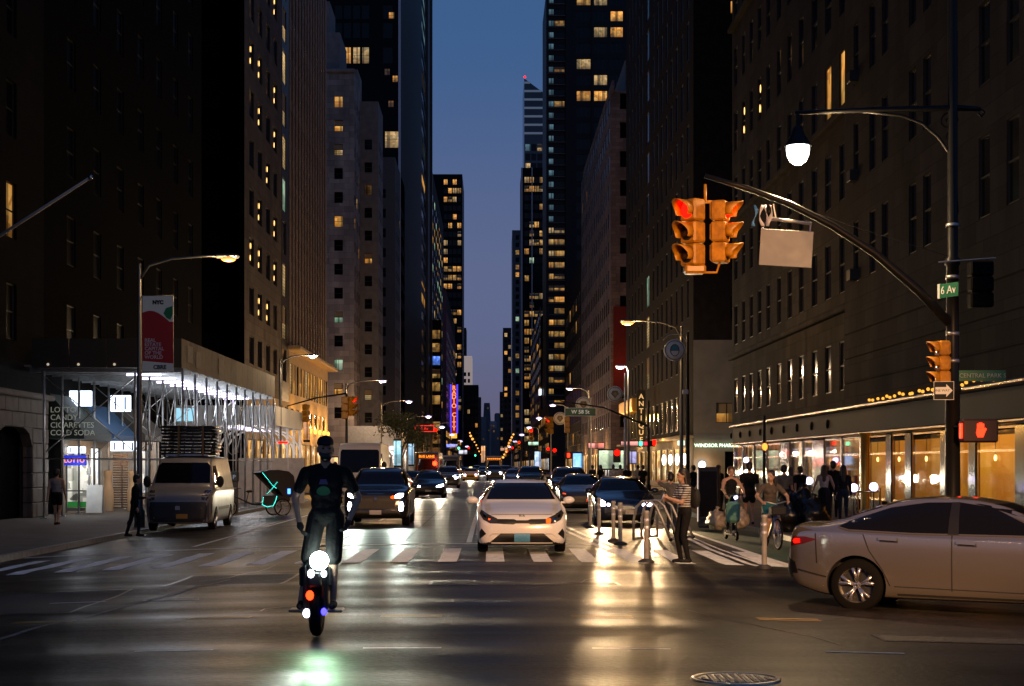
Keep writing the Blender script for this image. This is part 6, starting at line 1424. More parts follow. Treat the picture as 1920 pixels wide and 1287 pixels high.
# black sedan in the middle distance
yb = 83; xb_ = PX(803, yb)
DETB = SEDWIN + [('grille', 'F', [(-.4, .40), (.4, .40), (.45, .62), (-.45, .62)], grille), ('licence_plate', 'F', [(-.16, .36), (.16, .36), (.16, .46), (-.16, .46)], plate_w, .02)] + mirrored('headlamp', 'F', [(.42, .61), (.60, .59), (.80, .66), (.81, .77), (.62, .73), (.44, .67)], hl_on)
bs2 = car('sedan', 'black sedan with bright slanted headlamps between SUV and white sedan', (xb_, yb, zr(xb_, yb)), 0, blackp, DETB, name='car')
beams(bs2, (-.62, .62), .68, 900, col=(1, .88, .62))
# unlit cars in the right lane
DETU = SEDWIN + [('grille', 'F', [(-.4, .40), (.4, .40), (.45, .62), (-.45, .62)], grille), ('lower_intake', 'F', [(-.5, .22), (.5, .22), (.45, .33), (-.45, .33)], grille)] + mirrored('headlamp', 'F', [(.44, .60), (.64, .60), (.80, .68), (.81, .78), (.62, .74), (.44, .68)], hl_off)
gx = PX(1095, 58); car('sedan', 'dark grey sedan half hidden behind the navy sedan', (gx, 58, zr(gx, 58)), 0, greyp, DETU+[('marker_lamp', 'F', [(.10, .42), (.24, .42), (.24, .52), (.10, .52)], E('marker_red', (1, .02, .008), 2), .012), ('indicator', 'F', [(-.78, .70), (-.66, .68), (-.66, .72), (-.78, .75)], E('marker_dim', (1, .1, .03), 1.2), .01)], name='car')
SUVU = SUVWIN + [('grille', 'F', [(-.5, .52), (.5, .52), (.6, .88), (-.6, .88)], grille)] + mirrored('headlamp', 'F', [(.52, .84), (.70, .84), (.80, .9), (.80, .97), (.66, .97), (.52, .92)], hl_off)
SUVL = SUVWIN + [('grille', 'F', [(-.5, .52), (.5, .52), (.6, .88), (-.6, .88)], grille)] + mirrored('headlamp', 'F', [(.46, .74), (.70, .72), (.86, .82), (.86, 1.0), (.66, 1.02), (.46, .95)], hl_on)
gx = PX(1072, 74); car('suv', 'dark SUV parked behind the dark grey sedan at right', (gx, 74, zr(gx, 74)), 0, blackp, SUVU, name='car')
gx = PX(996, 112); car('suv', 'unlit dark SUV above the white sedan roof', (gx, 112, zr(gx, 112)), 0, blackp, SUVU, name='car')
gx = PX(966, 128); car('sedan', 'unlit dark sedan left of the dark SUV above the white sedan', (gx, 128, zr(gx, 128)), 0, greyp, DETU, name='car')
# white van parked at left with stacked frames on its roof
yv = 47; xv = PX(333, yv)
det = VANWIN + [('bumper', 'F', [(-.98, .30), (.98, .30), (.98, .84), (.80, .90), (-.80, .90), (-.98, .84)], M('van_bumper', (.012, .012, .013), .55)), ('badge', 'F', [(-.07, .66), (.07, .66), (.07, .78), (-.07, .78)], chrome, .02), ('licence_plate', 'F', [(-.04, .40), (.30, .40), (.30, .54), (-.04, .54)], plate_y, .02), ('hood_panel', 'F', [(-.62, .98), (.62, .98), (.66, 1.26), (-.66, 1.26)], M('van_hood_grey', (.15, .16, .185), .4), .006)]
det += mirrored('headlamp', 'F', [(.70, .96), (.86, .94), (.93, 1.1), (.92, 1.26), (.76, 1.24), (.70, 1.1)], hl_off) + mirrored('door_gap', 'S', [(2.1, .35), (2.115, .35), (2.115, 2.05), (2.1, 2.05)], seam) + mirrored('side_rub', 'S', [(1.5, .62), (3.9, .62), (3.9, .72), (1.5, .72)], M('van_bumper', (.012, .012, .013), .55), .008) + mirrored('door_gap', 'S', [(3.3, .45), (3.315, .45), (3.315, 2.05), (3.3, 2.05)], seam)
van = car('van', 'white panel van parked at the left kerb carrying stacked frames on its roof', (xv, yv, zr(xv, yv)), R(2), vanw, det, name='van', cat='van', step=.08)
rack = thing('stacked_frames', 'stack of black metal frames tied on the white van roof', 'frames', (xv-.05, yv+1.7, zr(xv, yv)+2.30), R(2))
for k in range(9):
    z = .06+k*.105; m = MB()
    for (p, q) in (((-.78, 0), (.78, 0)), ((.78, 0), (.78, 1.7)), ((.78, 1.7), (-.78, 1.7)), ((-.78, 1.7), (-.78, 0))): m.tube([(p[0]+rg.uniform(-.05, .05), p[1], z), (q[0]+rg.uniform(-.05, .05), q[1], z)], .034, 6)
    for x in (-.3, .25): m.tube([(x, 0, z), (x, 1.7, z)], .02, 5)
    m.build('frame', M('frame_black', (.03, .03, .03), .3, .6), rack)
MB().box((0, .9, .02), (1.3, 1.9, .05)).build('roof_bars', steel, rack)
for x in (-.25, .5): MB().box((x, -.045, .47), (.06, .02, .95)).build('strap', M('strap', (.25, .12, .03), .7), rack)
# delivery truck behind the SUV
yt = 74; xt = PX(672, yt)
det = TRKWIN + [('grille', 'F', [(-.6, .75), (.6, .75), (.6, 1.0), (-.6, 1.0)], grille), ('bumper', 'F', [(-1, .42), (1, .42), (1, .62), (-1, .62)], black)] + mirrored('headlamp', 'F', [(.72, .75), (.95, .75), (.95, .95), (.72, .95)], hl_off)
for k in range(5): det += mirrored('body_rib', 'S', [(1.9+k*.9, .6), (1.93+k*.9, .6), (1.93+k*.9, 2.7), (1.9+k*.9, 2.7)], seam)
car('truck', 'pale delivery truck with a large dark windscreen behind the black SUV', (xt, yt, zr(xt, yt)), 0, M('truck_cream', (.5, .45, .40), .4), det, name='delivery_truck', cat='truck', step=.15)
# moving traffic in the distance
def bus(label, x, y, kind, txt):
    det = BUSWIN + [('destination_panel', 'F', [(-.95, 2.5), (.95, 2.5), (.95, 2.85), (-.95, 2.85)], blackm)] + mirrored('headlamp', 'F', [(.78, .72), (1.02, .72), (1.02, .92), (.78, .92)], hl_on if kind else hl_off)
    X = PX(x, y); t = car('bus', label, (X, y, zr(X, y)), 0, M('bus_blue', (.05, .06, .12), .3) if kind == 0 else M('bus_cream', (.4, .28, .18), .4), det, name='bus', cat='bus', step=.3)
    if txt: text(txt, .34, (0, -.12, 2.67), FACE, E('led_amber', (1, .28, .015), 2), t, ext=.01, bold=.006)
    return t
b1 = bus('dark bus with amber BUS sign far left of centre', 800, 150, 0, 'BUS LANE')
MB().sphere((.78, -.1, 2.0), (.22, .1, .22), 8).build('red_lamp', E('red_hot', (1, .025, .005), 12), b1); light(b1, 'POINT', (.78, -.6, 2.0), 260, (1, .05, .02), .2)
b2 = bus('cream bus with a row of orange lamps in the middle of the avenue', 926, 235, 1, '')
for k in range(7): MB().sphere((-.9+k*.3, -.12, 2.66), .085, 6).build('marker_lamp', E('marker_orange', (1, .25, .02), 3), b2)
bus('reddish bus beside the neon sign foot, far left lanes', 845, 205, 0, '')
TAXD = SEDWIN + [('grille', 'F', [(-.4, .40), (.4, .40), (.45, .62), (-.45, .62)], grille)] + mirrored('headlamp', 'F', [(.46, .54), (.78, .54), (.84, .82), (.50, .80)], hl_on)
X = PX(882, 172); tx = car('sedan', 'yellow taxi with bright headlamps in the middle distance', (X, 172, zr(X, 172)), 0, taxi, TAXD, name='taxi', cat='taxi', step=.15)
MB().prism([(-.2, 0), (.2, 0), (.15, .13), (-.15, .13)], 0, .12, 'Y').build('roof_sign', E('taxi_sign', (1, .8, .4), 1.5), tx, (0, 2.5, 1.44)); light(tx, 'SPOT', (0, -.1, .68), 2600, (1, .8, .5), .3, (R(87), 0, R(180)), 80, .7, name='beam')
X = PX(928, 172); gc = car('suv', 'grey SUV with bright headlamps just right of the taxi', (X, 172, zr(X, 172)), 0, greyp, SUVL, name='car', step=.15); light(gc, 'SPOT', (0, -.1, .9), 2600, (1, .8, .5), .3, (R(87), 0, R(180)), 80, .7, name='beam')
far = [('suv', 838, 118, greyp, SUVL, 'dark SUV with lit lamps right of the black sedan, by red glow'), ('sedan', 768, 100, blackp, DETU, 'unlit dark sedan between black SUV and bright sedan'), ('sedan', 800, 118, greyp, DETB, 'grey sedan with lit lamps behind the bright black sedan'),
       ('suv', 948, 210, blackp, SUVL, 'dark SUV with small bright lamps behind the grey SUV, right of centre'), ('sedan', 980, 190, taxi, TAXD, 'yellow cab with lit lamps beyond the unlit SUV'), ('sedan', 905, 260, blackp, DETB, 'tiny sedan with lit lamps at the left under the cream bus'),
       ('sedan', 872, 240, greyp, TAXD, 'tiny grey sedan with lit lamps behind the taxi'), ('suv', 893, 320, blackp, SUVL, 'tiny SUV with lit lamps far down the left lanes'), ('suv', 940, 330, blackp, SUVL, 'tiny SUV with lit lamps far down the right lanes'),
       ('sedan', 960, 300, greyp, DETB, 'tiny grey sedan with lit lamps far down the right lane'), ('sedan', 858, 290, blackp, DETB, 'tiny dark sedan with lit lamps by the left kerb far away'), ('sedan', 915, 420, taxi, TAXD, 'farthest tiny cab with lit lamps in the middle')]
far += [('sedan', 852, 205, blackp, DETB, 'small dark sedan with lit lamps left of the taxi'), ('suv', 862, 330, greyp, SUVL, 'tiny grey SUV with lit lamps in the far left lane'), ('sedan', 884, 390, taxi, TAXD, 'tiny cab with lit lamps far down, left of middle'), ('sedan', 900, 480, blackp, DETB, 'very far dark sedan with lit lamps left of the middle line'),
  ('suv', 926, 500, greyp, SUVL, 'very far grey SUV with lit lamps right of the middle line'), ('sedan', 951, 400, blackp, DETB, 'very far dark sedan with lit lamps in right lane'), ('sedan', 968, 250, greyp, DETB, 'small grey sedan with lit lamps beyond the unlit sedan'), ('suv', 935, 270, blackp, SUVL, 'small dark SUV with lit lamps right of cream bus')]
for kd, x, y, pt, dt, lab in far:
    X = PX(x, y); o = car(kd, lab, (X, y, zr(X, y)), 0, pt, dt, name='car', step=.15)
    if dt is not DETU and y < 340: light(o, 'SPOT', (0, -.1, .75), 800, (1, .85, .62), .3, (R(87), 0, R(180)), 80, .7, name='beam')
# ================================================================== people
def caps(p, q, r0, r1, n=10):
    p, q = Vector(p), Vector(q); t = (q-p); L = max(t.length, 1e-4); t = t/L; pts = []; rs = []
    for k in range(5): a = math.pi/2*(1-k/4.); pts.append(p-t*r0*math.sin(a)); rs.append(max(r0*math.cos(a), r0*.02))
    for k in range(1, 5): pts.append(p.lerp(q, k/5)); rs.append(r0+(r1-r0)*k/5)
    for k in range(5): a = math.pi/2*k/4.; pts.append(q+t*r1*math.sin(a)); rs.append(max(r1*math.cos(a), r1*.02))
    return pts, rs
class Fig:
    def __init__(s): s.prims = []
    def cap(s, p, q, r0, r1, m): s.prims.append(('c', Vector(p), Vector(q), r0, r1, m))
    def ell(s, c, r, m, rot=(0, 0, 0)): s.prims.append(('e', Vector(c), Vector(r), Euler(rot).to_matrix(), None, m))
    def mesh(s, name, mats, vox=.012, smooth=4, only=None):
        mb = MB()
        for k in s.prims:
            if k[0] == 'c': pts, rs = caps(*k[1:5]); mb.tube(pts, rs, 12)
            else:
                t = MB(); t.sphere((0, 0, 0), tuple(k[2]), 12); mb.add([k[3] @ Vector(v)+k[1] for v in t.v], t.f)
        me = mb.mesh('t', blackm); o = bpy.data.objects.new('t', me)
        md = o.modifiers.new('r', 'REMESH'); md.mode = 'VOXEL'; md.voxel_size = vox
        ms = o.modifiers.new('s', 'SMOOTH'); ms.factor = .5; ms.iterations = smooth
        me2 = evalmesh(o); bpy.data.objects.remove(o)
        n = len(me2.polygons); C = np.empty(n*3, np.float32); me2.polygons.foreach_get('center', C); C = C.reshape(-1, 3); best = np.full(n, 1e9); mi = np.zeros(n, np.int32)
        for k in s.prims:
            if k[0] == 'c':
                p, q = np.array(k[1]), np.array(k[2]); d = q-p; L2 = max(d @ d, 1e-8); t = np.clip(((C-p) @ d)/L2, 0, 1); D = np.linalg.norm(C-(p+t[:, None]*d), axis=1)-(k[3]+(k[4]-k[3])*t)
            else:
                Q = (C-np.array(k[1])) @ np.array(k[3]); rr = np.array(k[2]); D = (np.linalg.norm(Q/rr, axis=1)-1)*rr.min()
            u = D < best; best[u] = D[u]; mi[u] = k[5]
        me2.materials.clear()
        for m in mats: me2.materials.append(m)
        me2.polygons.foreach_set('material_index', mi); me2.polygons.foreach_set('use_smooth', np.ones(n, bool)); me2.name = name
        return me2
def ik(a, b, l1, l2, hint):
    a, b = Vector(a), Vector(b); d = b-a; L = min(d.length, (l1+l2)*.999); dn = d.normalized(); x = (l1*l1-l2*l2+L*L)/(2*L); h = math.sqrt(max(0, l1*l1-x*x)); hv_ = Vector(hint); hv_ = (hv_-dn*hv_.dot(dn)).normalized()
    return a+dn*x+hv_*h, a+dn*L
skins = {'l': M('skin_light', (.42, .25, .17), .55), 'd': M('skin_tan', (.28, .16, .10), .55)}
cl = lambda n, c, r=.85: M('cloth_'+n, c, r, nz=.18, ns=14, bump=.9, bs=16, spec=.08)
HAIR = {'black': M('hair_black', (.012, .009, .008), .5), 'brown': M('hair_brown', (.05, .028, .016), .55), 'blond': M('hair_blond', (.22, .14, .07), .55)}
def person(label, loc, rz, top, bottom, hair=('short', 'black'), s=1., pose=None, sleeve='short', legs='long', shoes=None, skin='l', vox=.013, group=None, female=False, lean=0., pelvis=.955, bulk=1., extra=None, turn=0., topmat=None):
    """one continuous figure facing local -Y; pose holds hand and ankle targets"""
    P = dict(hl=(.27, -.05, .80), hr=(-.27, -.05, .80), fl=(.10, .02, .08), fr=(-.10, .02, .08), el=(0, 1, 0), er=(0, 1, 0), kl=(0, -1, 0), kr=(0, -1, 0)); P.update(pose or {})
    SK, TP, BT, SH = 0, 1, 2, 3; f = Fig(); pv = Vector((0, 0, pelvis)); up = Vector((0, -math.sin(lean), math.cos(lean))); fw = Vector((0, -math.cos(lean), -math.sin(lean)))
    sw = .185 if female else .205; hw = .095
    ch = pv+up*.36; nk = pv+up*.50; hd = pv+up*.68+fw*.02
    f.ell(pv+up*.02, (.165*bulk, .125*bulk, .13), BT); f.ell(pv+up*(.13 if bulk < 1.05 else .10), ((.135 if female else .155)*bulk*(1 if bulk < 1.05 else 1.08), .11*bulk, .13), TP); f.ell(pv+up*.25, ((.15 if female else .17)*bulk, .12*bulk, .15), TP); f.ell(ch, ((.165 if female else .185)*bulk, .125*bulk, .15), TP)
    if bulk > 1.05: f.cap(pv+up*.0, pv+up*.25, .165*bulk, .16*bulk, TP)
    if female: f.ell(ch+fw*.075+Vector((.07, 0, -.01)), (.065, .065, .07), TP); f.ell(ch+fw*.075+Vector((-.07, 0, -.01)), (.065, .065, .07), TP)
    f.cap(nk+Vector((-.05, 0, -.02)), nk+Vector((-sw+.03, 0, -.045)), .065, .06, TP if sleeve != 'none' else SK); f.cap(nk+Vector((.05, 0, -.02)), nk+Vector((sw-.03, 0, -.045)), .065, .06, TP if sleeve != 'none' else SK)
    f.cap(nk-up*.02, nk+up*.10+fw*.01, .056, .052, SK)
    R_ = Matrix.Rotation(turn, 3, 'Z')
    hp = lambda x, y, z: hd+R_ @ Vector((x, y, z))
    f.ell(hd+Vector((0, 0, .02)), (.078, .098, .115), SK, (0, 0, turn)); f.ell(hp(0, -.035, -.055), (.058, .062, .06), SK, (0, 0, turn)); f.ell(hp(0, -.103, -.008), (.014, .022, .026), SK, (R(-15), 0, turn)); f.ell(hp(0, -.088, .032), (.055, .018, .012), SK, (0, 0, turn)); f.ell(hp(0, -.09, -.062), (.026, .012, .011), SK, (0, 0, turn))
    for q in (-1, 1): f.ell(hp(q*.08, .01, 0), (.012, .024, .034), SK, (0, 0, turn))
    for side, hk, ek in ((1, 'hl', 'el'), (-1, 'hr', 'er')):
        sh = nk+Vector((side*sw, 0, -.06)); e, wv = ik(sh, P[hk], .29, .26, P[ek]); h3 = (wv-e).normalized()
        if sleeve == 'short': mid = sh.lerp(e, .62); f.cap(sh, mid, .068, .060, TP); f.cap(mid, e, .045, .042, SK); f.cap(e, wv, .042, .029, SK)
        elif sleeve == 'long': f.cap(sh, e, .064, .052, TP); f.cap(e, wv-h3*.02, .052, .036, TP)
        else: f.cap(sh, e, .055, .042, SK); f.cap(e, wv, .042, .029, SK)
        palm = wv+h3*.055; sdv = Vector((side, 0, 0)); sdv = (sdv-h3*sdv.dot(h3)).normalized(); fd = h3.cross(sdv); HS = 4 if extra and extra.get('gloves') else SK
        f.ell(palm, (.024, .042, .05), HS, h3.to_track_quat('Z', 'X').to_euler())
        wd = sdv.cross(h3).normalized(); curl = -sdv if True else fd
        for k, (o_, ln) in enumerate(((-.030, .070), (-.010, .078), (.010, .072), (.029, .056))):
            b0 = palm+wd*o_+h3*.038; b1 = b0+h3*ln*.5+curl*.008; b2 = b1+h3*ln*.36+curl*.034; gr_ = .003 if HS == 4 else 0; f.cap(b0, b1, .0098+gr_, .009+gr_, HS); f.cap(b1, b2, .009+gr_, .0075+gr_, HS)
        tb = palm-wd*.034-h3*.02; f.cap(tb, tb-wd*.022+h3*.035, .0125, .0105, HS); f.cap(tb-wd*.022+h3*.035, tb-wd*.018+h3*.062+curl*.01, .0105, .0085, HS)
    for side, fk, kk_ in ((1, 'fl', 'kl'), (-1, 'fr', 'kr')):
        hj = pv+Vector((side*hw, 0, -.02)); k_, an = ik(hj, P[fk], .445, .43, P[kk_])
        if legs == 'long': f.cap(hj, k_, .092, .063, BT); f.cap(k_, an, .061, .045, BT); f.ell(k_.lerp(an, .3)+Vector((0, .018, 0)), (.055, .06, .1), BT)
        else:
            mid = hj.lerp(k_, {'shorts': .55, 'long_shorts': .93}.get(legs, .35)); f.cap(hj, mid, .098, .088, BT); f.cap(mid, k_, .072, .054, SK); f.cap(k_, an, .052, .034, SK); f.ell(k_.lerp(an, .3)+Vector((0, .018, 0)), (.048, .054, .1), SK)
        f.cap(an+Vector((0, .03, -.035)), an+Vector((0, -.14, -.045)), .042, .036, SH); f.ell(an+Vector((0, -.05, -.05)), (.043, .12, .03), SH)
    if legs == 'skirt': f.cap(pv, pv+Vector((0, 0, -.62)), .17, .25, BT)
    mats = [skins[skin], topmat or cl(*top), cl(*bottom), cl(*(shoes or ('shoe_dark', (.02, .02, .02)))), blackm]
    t = thing('person', label, 'person', loc, rz, group); t.scale = (s, s, s)
    obj('body', f.mesh('body', mats, vox), t)
    H = Fig(); st, hc = hair; hm_ = HAIR.get(hc, HAIR['black'])
    if st == 'cap':
        H.ell(hp(0, .01, .075), (.088, .108, .075), 0); H.cap(hp(-.04, -.10, .062), hp(.04, -.10, .062), .022, .022, 0); H.ell(hp(0, -.12, .056), (.07, .06, .013), 0)
        b = Fig(); b.ell(hp(0, -.06, -.075), (.06, .055, .05), 0); b.ell(hp(0, -.02, -.04), (.076, .07, .045), 0); obj('beard', b.mesh('beard', [HAIR['black']], .010), t)
    else:
        H.ell(hp(0, .022, .058), (.098, .108, .102), 0); H.ell(hp(0, .06, .0), (.093, .08, .105), 0)
        if st == 'long':
            for q in (-1, 1): H.cap(hp(q*.068, .03, .03), hp(q*.085, .055, -.2), .035, .03, 0)
            H.cap(hp(0, .085, .03), hp(0, .12, -.33), .075, .06, 0)
        if st == 'bun': H.ell(hp(0, .07, .15), (.055, .055, .05), 0)
        if st == 'pony': H.cap(hp(0, .11, .06), hp(0, .16, -.14), .04, .025, 0)
    obj('hair' if st != 'cap' else 'cap', H.mesh('hair', [hm_ if st != 'cap' else cl('cap', (.02, .02, .022))], .011), t)
    ey = MB()
    for q in (-1, 1): ey.sphere(tuple(hp(q*.032, -.088, .012)), (.013, .01, .009), 6)
    ey.build('eyes', M('eye', (.015, .012, .01), .3), t)
    return t, hd
def stripes():
    m = bpy.data.materials.new('striped_cloth'); m.use_nodes = True; n = m.node_tree.nodes; l = m.node_tree.links; b = n['Principled BSDF']; b.inputs['Roughness'].default_value = .85
    tc = n.new('ShaderNodeTexCoord'); w_ = n.new('ShaderNodeTexWave'); w_.bands_direction = 'Z'; w_.inputs['Scale'].default_value = 7.2; w_.inputs['Distortion'].default_value = .25
    r = n.new('ShaderNodeValToRGB'); r.color_ramp.interpolation = 'CONSTANT'; r.color_ramp.elements[0].color = (.03, .032, .04, 1); r.color_ramp.elements[1].color = (.55, .53, .5, 1); r.color_ramp.elements[1].position = .55
    l.new(tc.outputs['Object'], w_.inputs['Vector']); l.new(w_.outputs[1], r.inputs[0]); l.new(r.outputs[0], b.inputs['Base Color']); return m

# --- electric unicycle rider
ue_y = 16.1; ux = PX(594, ue_y); uz = zr(ux, ue_y)
uc = thing('electric_unicycle', 'black electric unicycle with a glaring headlight and small lamps', 'unicycle', (ux, ue_y, uz))
MB().lathe([(.17, -.05), (.225, -.06), (.262, -.035), (.27, 0), (.262, .035), (.225, .06), (.17, .05)], 40, (0, 0, .27), 'X').build('tyre', rubber, uc)
MB().lathe([(.18, -.045), (.14, -.06), (.0, -.065)], 24, (0, 0, .27), 'X').lathe([(.18, .045), (.14, .06), (.0, .065)], 24, (0, 0, .27), 'X').build('hub', M('hub_grey', (.05, .05, .05), .4, .5), uc)
sh_ = MB()
for s in (-1, 1): sh_.box((s*.095, .0, .50), (.055, .40, .50), bev=.025)
sh_.box((0, 0, .70), (.24, .44, .22), bev=.07).box((0, -.20, .60), (.13, .06, .16), bev=.02)
sh_.build('shell', M('unicycle_black', (.012, .012, .012), .35), uc)
for s in (-1, 1):
    MB().box((s*.20, 0, .27), (.15, .27, .03), bev=.01).build('pedal', M('pedal_metal', (.10, .10, .10), .4, .6), uc)
    MB().box((s*.145, .0, .62), (.045, .26, .2), bev=.02).build('leg_pad', M('pad', (.02, .02, .02), .9), uc)
MB().tube([(-.10, .1, .78), (-.10, .12, .92), (.10, .12, .92), (.10, .1, .78)], .014, 7).build('trolley_handle', blackm, uc)
hl = MB().lathe([(0, -.035), (.085, -.03), (.095, -.01), (.095, .03)], 20, (.05, -.235, .79), 'Y').build('headlight', E('unicycle_head', (.82, 1, .92), 40), uc)
light(hl, 'SPOT', (.05, -.30, .79), 22, (.80, 1, .86), .04, (R(90-15), 0, R(180)), 34, .9, name='beam')
light(hl, 'SPOT', (.05, -.30, .79), 210, (.92, 1, .94), .05, (R(90-15.2), 0, R(180)), 8.5, .6, name='beam')
light(hl, 'SPOT', (.05, -.30, .79), 60, (.40, 1, .42), .05, (R(90-14), 0, R(180)), 80, 1, name='beam')
for (x, y, c, r, nm) in ((588, 1073, (.80, .82, 1), .035, 'side_lamp'), (612, 1073, (.75, .9, 1), .03, 'side_lamp'), (586, 1113, (1, .12, .02), .04, 'red_lamp'), (580, 1146, (.75, .78, 1), .038, 'low_lamp'), (612, 1143, (.15, .12, 1), .03, 'blue_lamp')):
    MB().sphere((PX(x, ue_y)-ux, -.24, PZ(y, ue_y)-uz), (r, .02, r*1.25), 8).build(nm, E('uni_%d_%d' % (x, y), tuple(v if v > .2 else v*.25 for v in c), 7), uc)
rd, hd_ = person('rider in black T-shirt and cap standing on the electric unicycle', (PX(611, ue_y), ue_y+.02, uz+.285), 0, ('tee_black', (.012, .012, .013)), ('shorts_dark', (.018, .018, .018)), ('cap', 'black'), 1.0,
    dict(hl=(.25, -.10, .92), hr=(-.27, -.04, .90), fl=(.075, .0, .08), fr=(-.255, .0, .08), el=(.9, .8, 0), er=(-.9, .8, 0)), 'short', 'long_shorts', vox=.0085, extra=dict(gloves=1), skin='l', bulk=1.02, turn=R(12), lean=R(3))
pr = MB().prism([(.07*math.cos(a), .035*math.sin(a) if math.sin(a) < 0 else .06*math.sin(a)) for a in [2*math.pi*k/16 for k in range(16)]], 0, .004, 'Y')
pr.build('shirt_print', M('print_green', (.06, .26, .10), .8), rd, (-.01, -.166, 1.20)); MB().prism([(-.045, 0), (.045, 0), (.03, .05), (-.03, .05)], 0, .004, 'Y').build('shirt_print', M('print_violet', (.10, .08, .22), .8), rd, (-.01, -.164, 1.28))

# --- bicycle and scooter riders on the cycle lane
def bicycle(label, loc, rz, col):
    t = thing('bicycle', label, 'bicycle', loc, rz); r = .34; fm_ = M('bike_'+col[0], col[1], .3, coat=.4)
    for y in (-.52, .52):
        w_ = MB().lathe([(r-.03, -.018), (r, -.02), (r+.012, 0), (r, .02), (r-.03, .018)], 32, (0, y, r), 'X').build('wheel', rubber, t)
        MB().lathe([(r-.05, -.012), (r-.028, -.016), (r-.028, .016), (r-.05, .012)], 32, (0, y, r), 'X').build('rim', M('rim_bright', (.6, .58, .56), .3, .8), w_)
        sp_ = MB()
        for k in range(14): a = 2*math.pi*k/14; sp_.tube([(0, y, r), (.0, y+(r-.04)*math.cos(a), r+(r-.04)*math.sin(a))], .004, 4)
        sp_.build('spokes', steel, w_)
    MB().tube([(0, .12, .30), (0, -.38, .78)], .03, 8).tube([(0, .12, .30), (0, .22, .86)], .024, 8).tube([(0, .12, .30), (0, .52, r)], .016, 6).tube([(0, .52, r), (0, .18, .68)], .014, 6).build('frame', fm_, t)
    MB().tube([(0, -.36, .98), (0, -.40, .70)], .02, 8).tube([(.05, -.40, .68), (.05, -.52, r)], .014, 6).tube([(-.05, -.40, .68), (-.05, -.52, r)], .014, 6).build('fork', fm_, t)
    MB().tube([(-.30, -.22, 1.06), (-.2, -.30, 1.05), (0, -.36, 1.0), (.2, -.30, 1.05), (.30, -.22, 1.06)], .014, 7).build('handlebar', steel, t)
    MB().sphere((0, .24, .90), (.10, .14, .045), 8).build('saddle', blackm, t); MB().box((0, -.50, .86), (.34, .26, .2), bev=.03).build('front_basket', blackm, t)
    MB().tube([(-.16, .02, .25), (-.10, .12, .30), (.10, .12, .30), (.16, .22, .35)], .014, 6).build('crank', steel, t)
    MB().box((0, -.50, .42), (.06, .44, .03), bev=.01).build('mudguard', fm_, t)
    return t
by = 34.9; bx_ = PX(1446, by); bicycle('blue share bicycle ridden on the cycle lane', (bx_, by, zr(bx_, by)), R(6), ('blue', (.02, .05, .28)))
person('woman in grey T-shirt and teal shorts riding the blue bicycle, looking sideways', (bx_, by+.18, zr(bx_, by)), R(6), ('tee_grey', (.085, .07, .06)), ('shorts_teal', (.02, .11, .14)), ('long', 'black'), .98,
    dict(hl=(.31, -.40, 1.09), hr=(-.31, -.40, 1.09), fl=(.13, .0, .36), fr=(-.13, -.18, .26), el=(.6, .5, -.2), er=(-.6, .5, -.2)), 'short', 'shorts', pelvis=.97, female=True, turn=R(-38), lean=R(8))
syy = 38.7; sx = PX(1371, syy); st_ = thing('kick_scooter', 'electric kick scooter with a small bright lamp on the cycle lane', 'scooter', (sx, syy, zr(sx, syy)), R(8))
for y in (-.45, .45): MB().lathe([(.07, -.025), (.11, -.025), (.12, 0), (.11, .025), (.07, .025)], 20, (0, y, .12), 'X').build('wheel', rubber, st_); MB().lathe([(.0, -.02), (.075, -.022), (.075, .022), (0, .02)], 14, (0, y, .12), 'X').build('hub', M('rim_bright', (.6, .58, .56), .3, .8), st_)
MB().box((0, .02, .14), (.17, .75, .05), bev=.015).build('deck', blackm, st_); MB().tube([(0, -.45, .14), (0, -.40, .4), (0, -.34, 1.12)], .022, 8).build('stem', M('scooter_black', (.015, .015, .016), .35), st_)
MB().tube([(-.25, -.32, 1.12), (.25, -.32, 1.12)], .016, 7).build('handlebar', blackm, st_); MB().sphere((0, -.39, 1.06), (.05, .03, .05), 8).build('lamp', E('led_violet', (.62, .55, 1), 8), st_)
person('woman in black tank top and leggings standing on the kick scooter', (sx, syy+.06, zr(sx, syy)+.165), R(8), ('tank_black', (.012, .012, .013)), ('leggings', (.014, .014, .015)), ('short', 'brown'), .93,
    dict(hl=(.25, -.38, 1.03), hr=(-.25, -.38, 1.03), fl=(.03, -.14, .08), fr=(-.03, .2, .08), el=(.7, .4, -.3), er=(-.7, .4, -.3)), 'none', 'long', female=True, shoes=('shoe_pale', (.4, .36, .35)))
tb = thing('tote_bag', 'pale teal bag hanging from the scooter handlebar', 'bag', (sx-.02, syy-.42, zr(sx, syy)+.42), R(8)); m = MB().box((0, 0, .28), (.34, .14, .52), bev=.06)
m.build('bag', cl('bag_teal', (.10, .24, .21)), tb); MB().tube([(-.12, 0, .52), (-.06, 0, .68), (.06, 0, .68), (.12, 0, .52)], .012, 6).build('strap', cl('bag_teal', (.10, .24, .21)), tb)

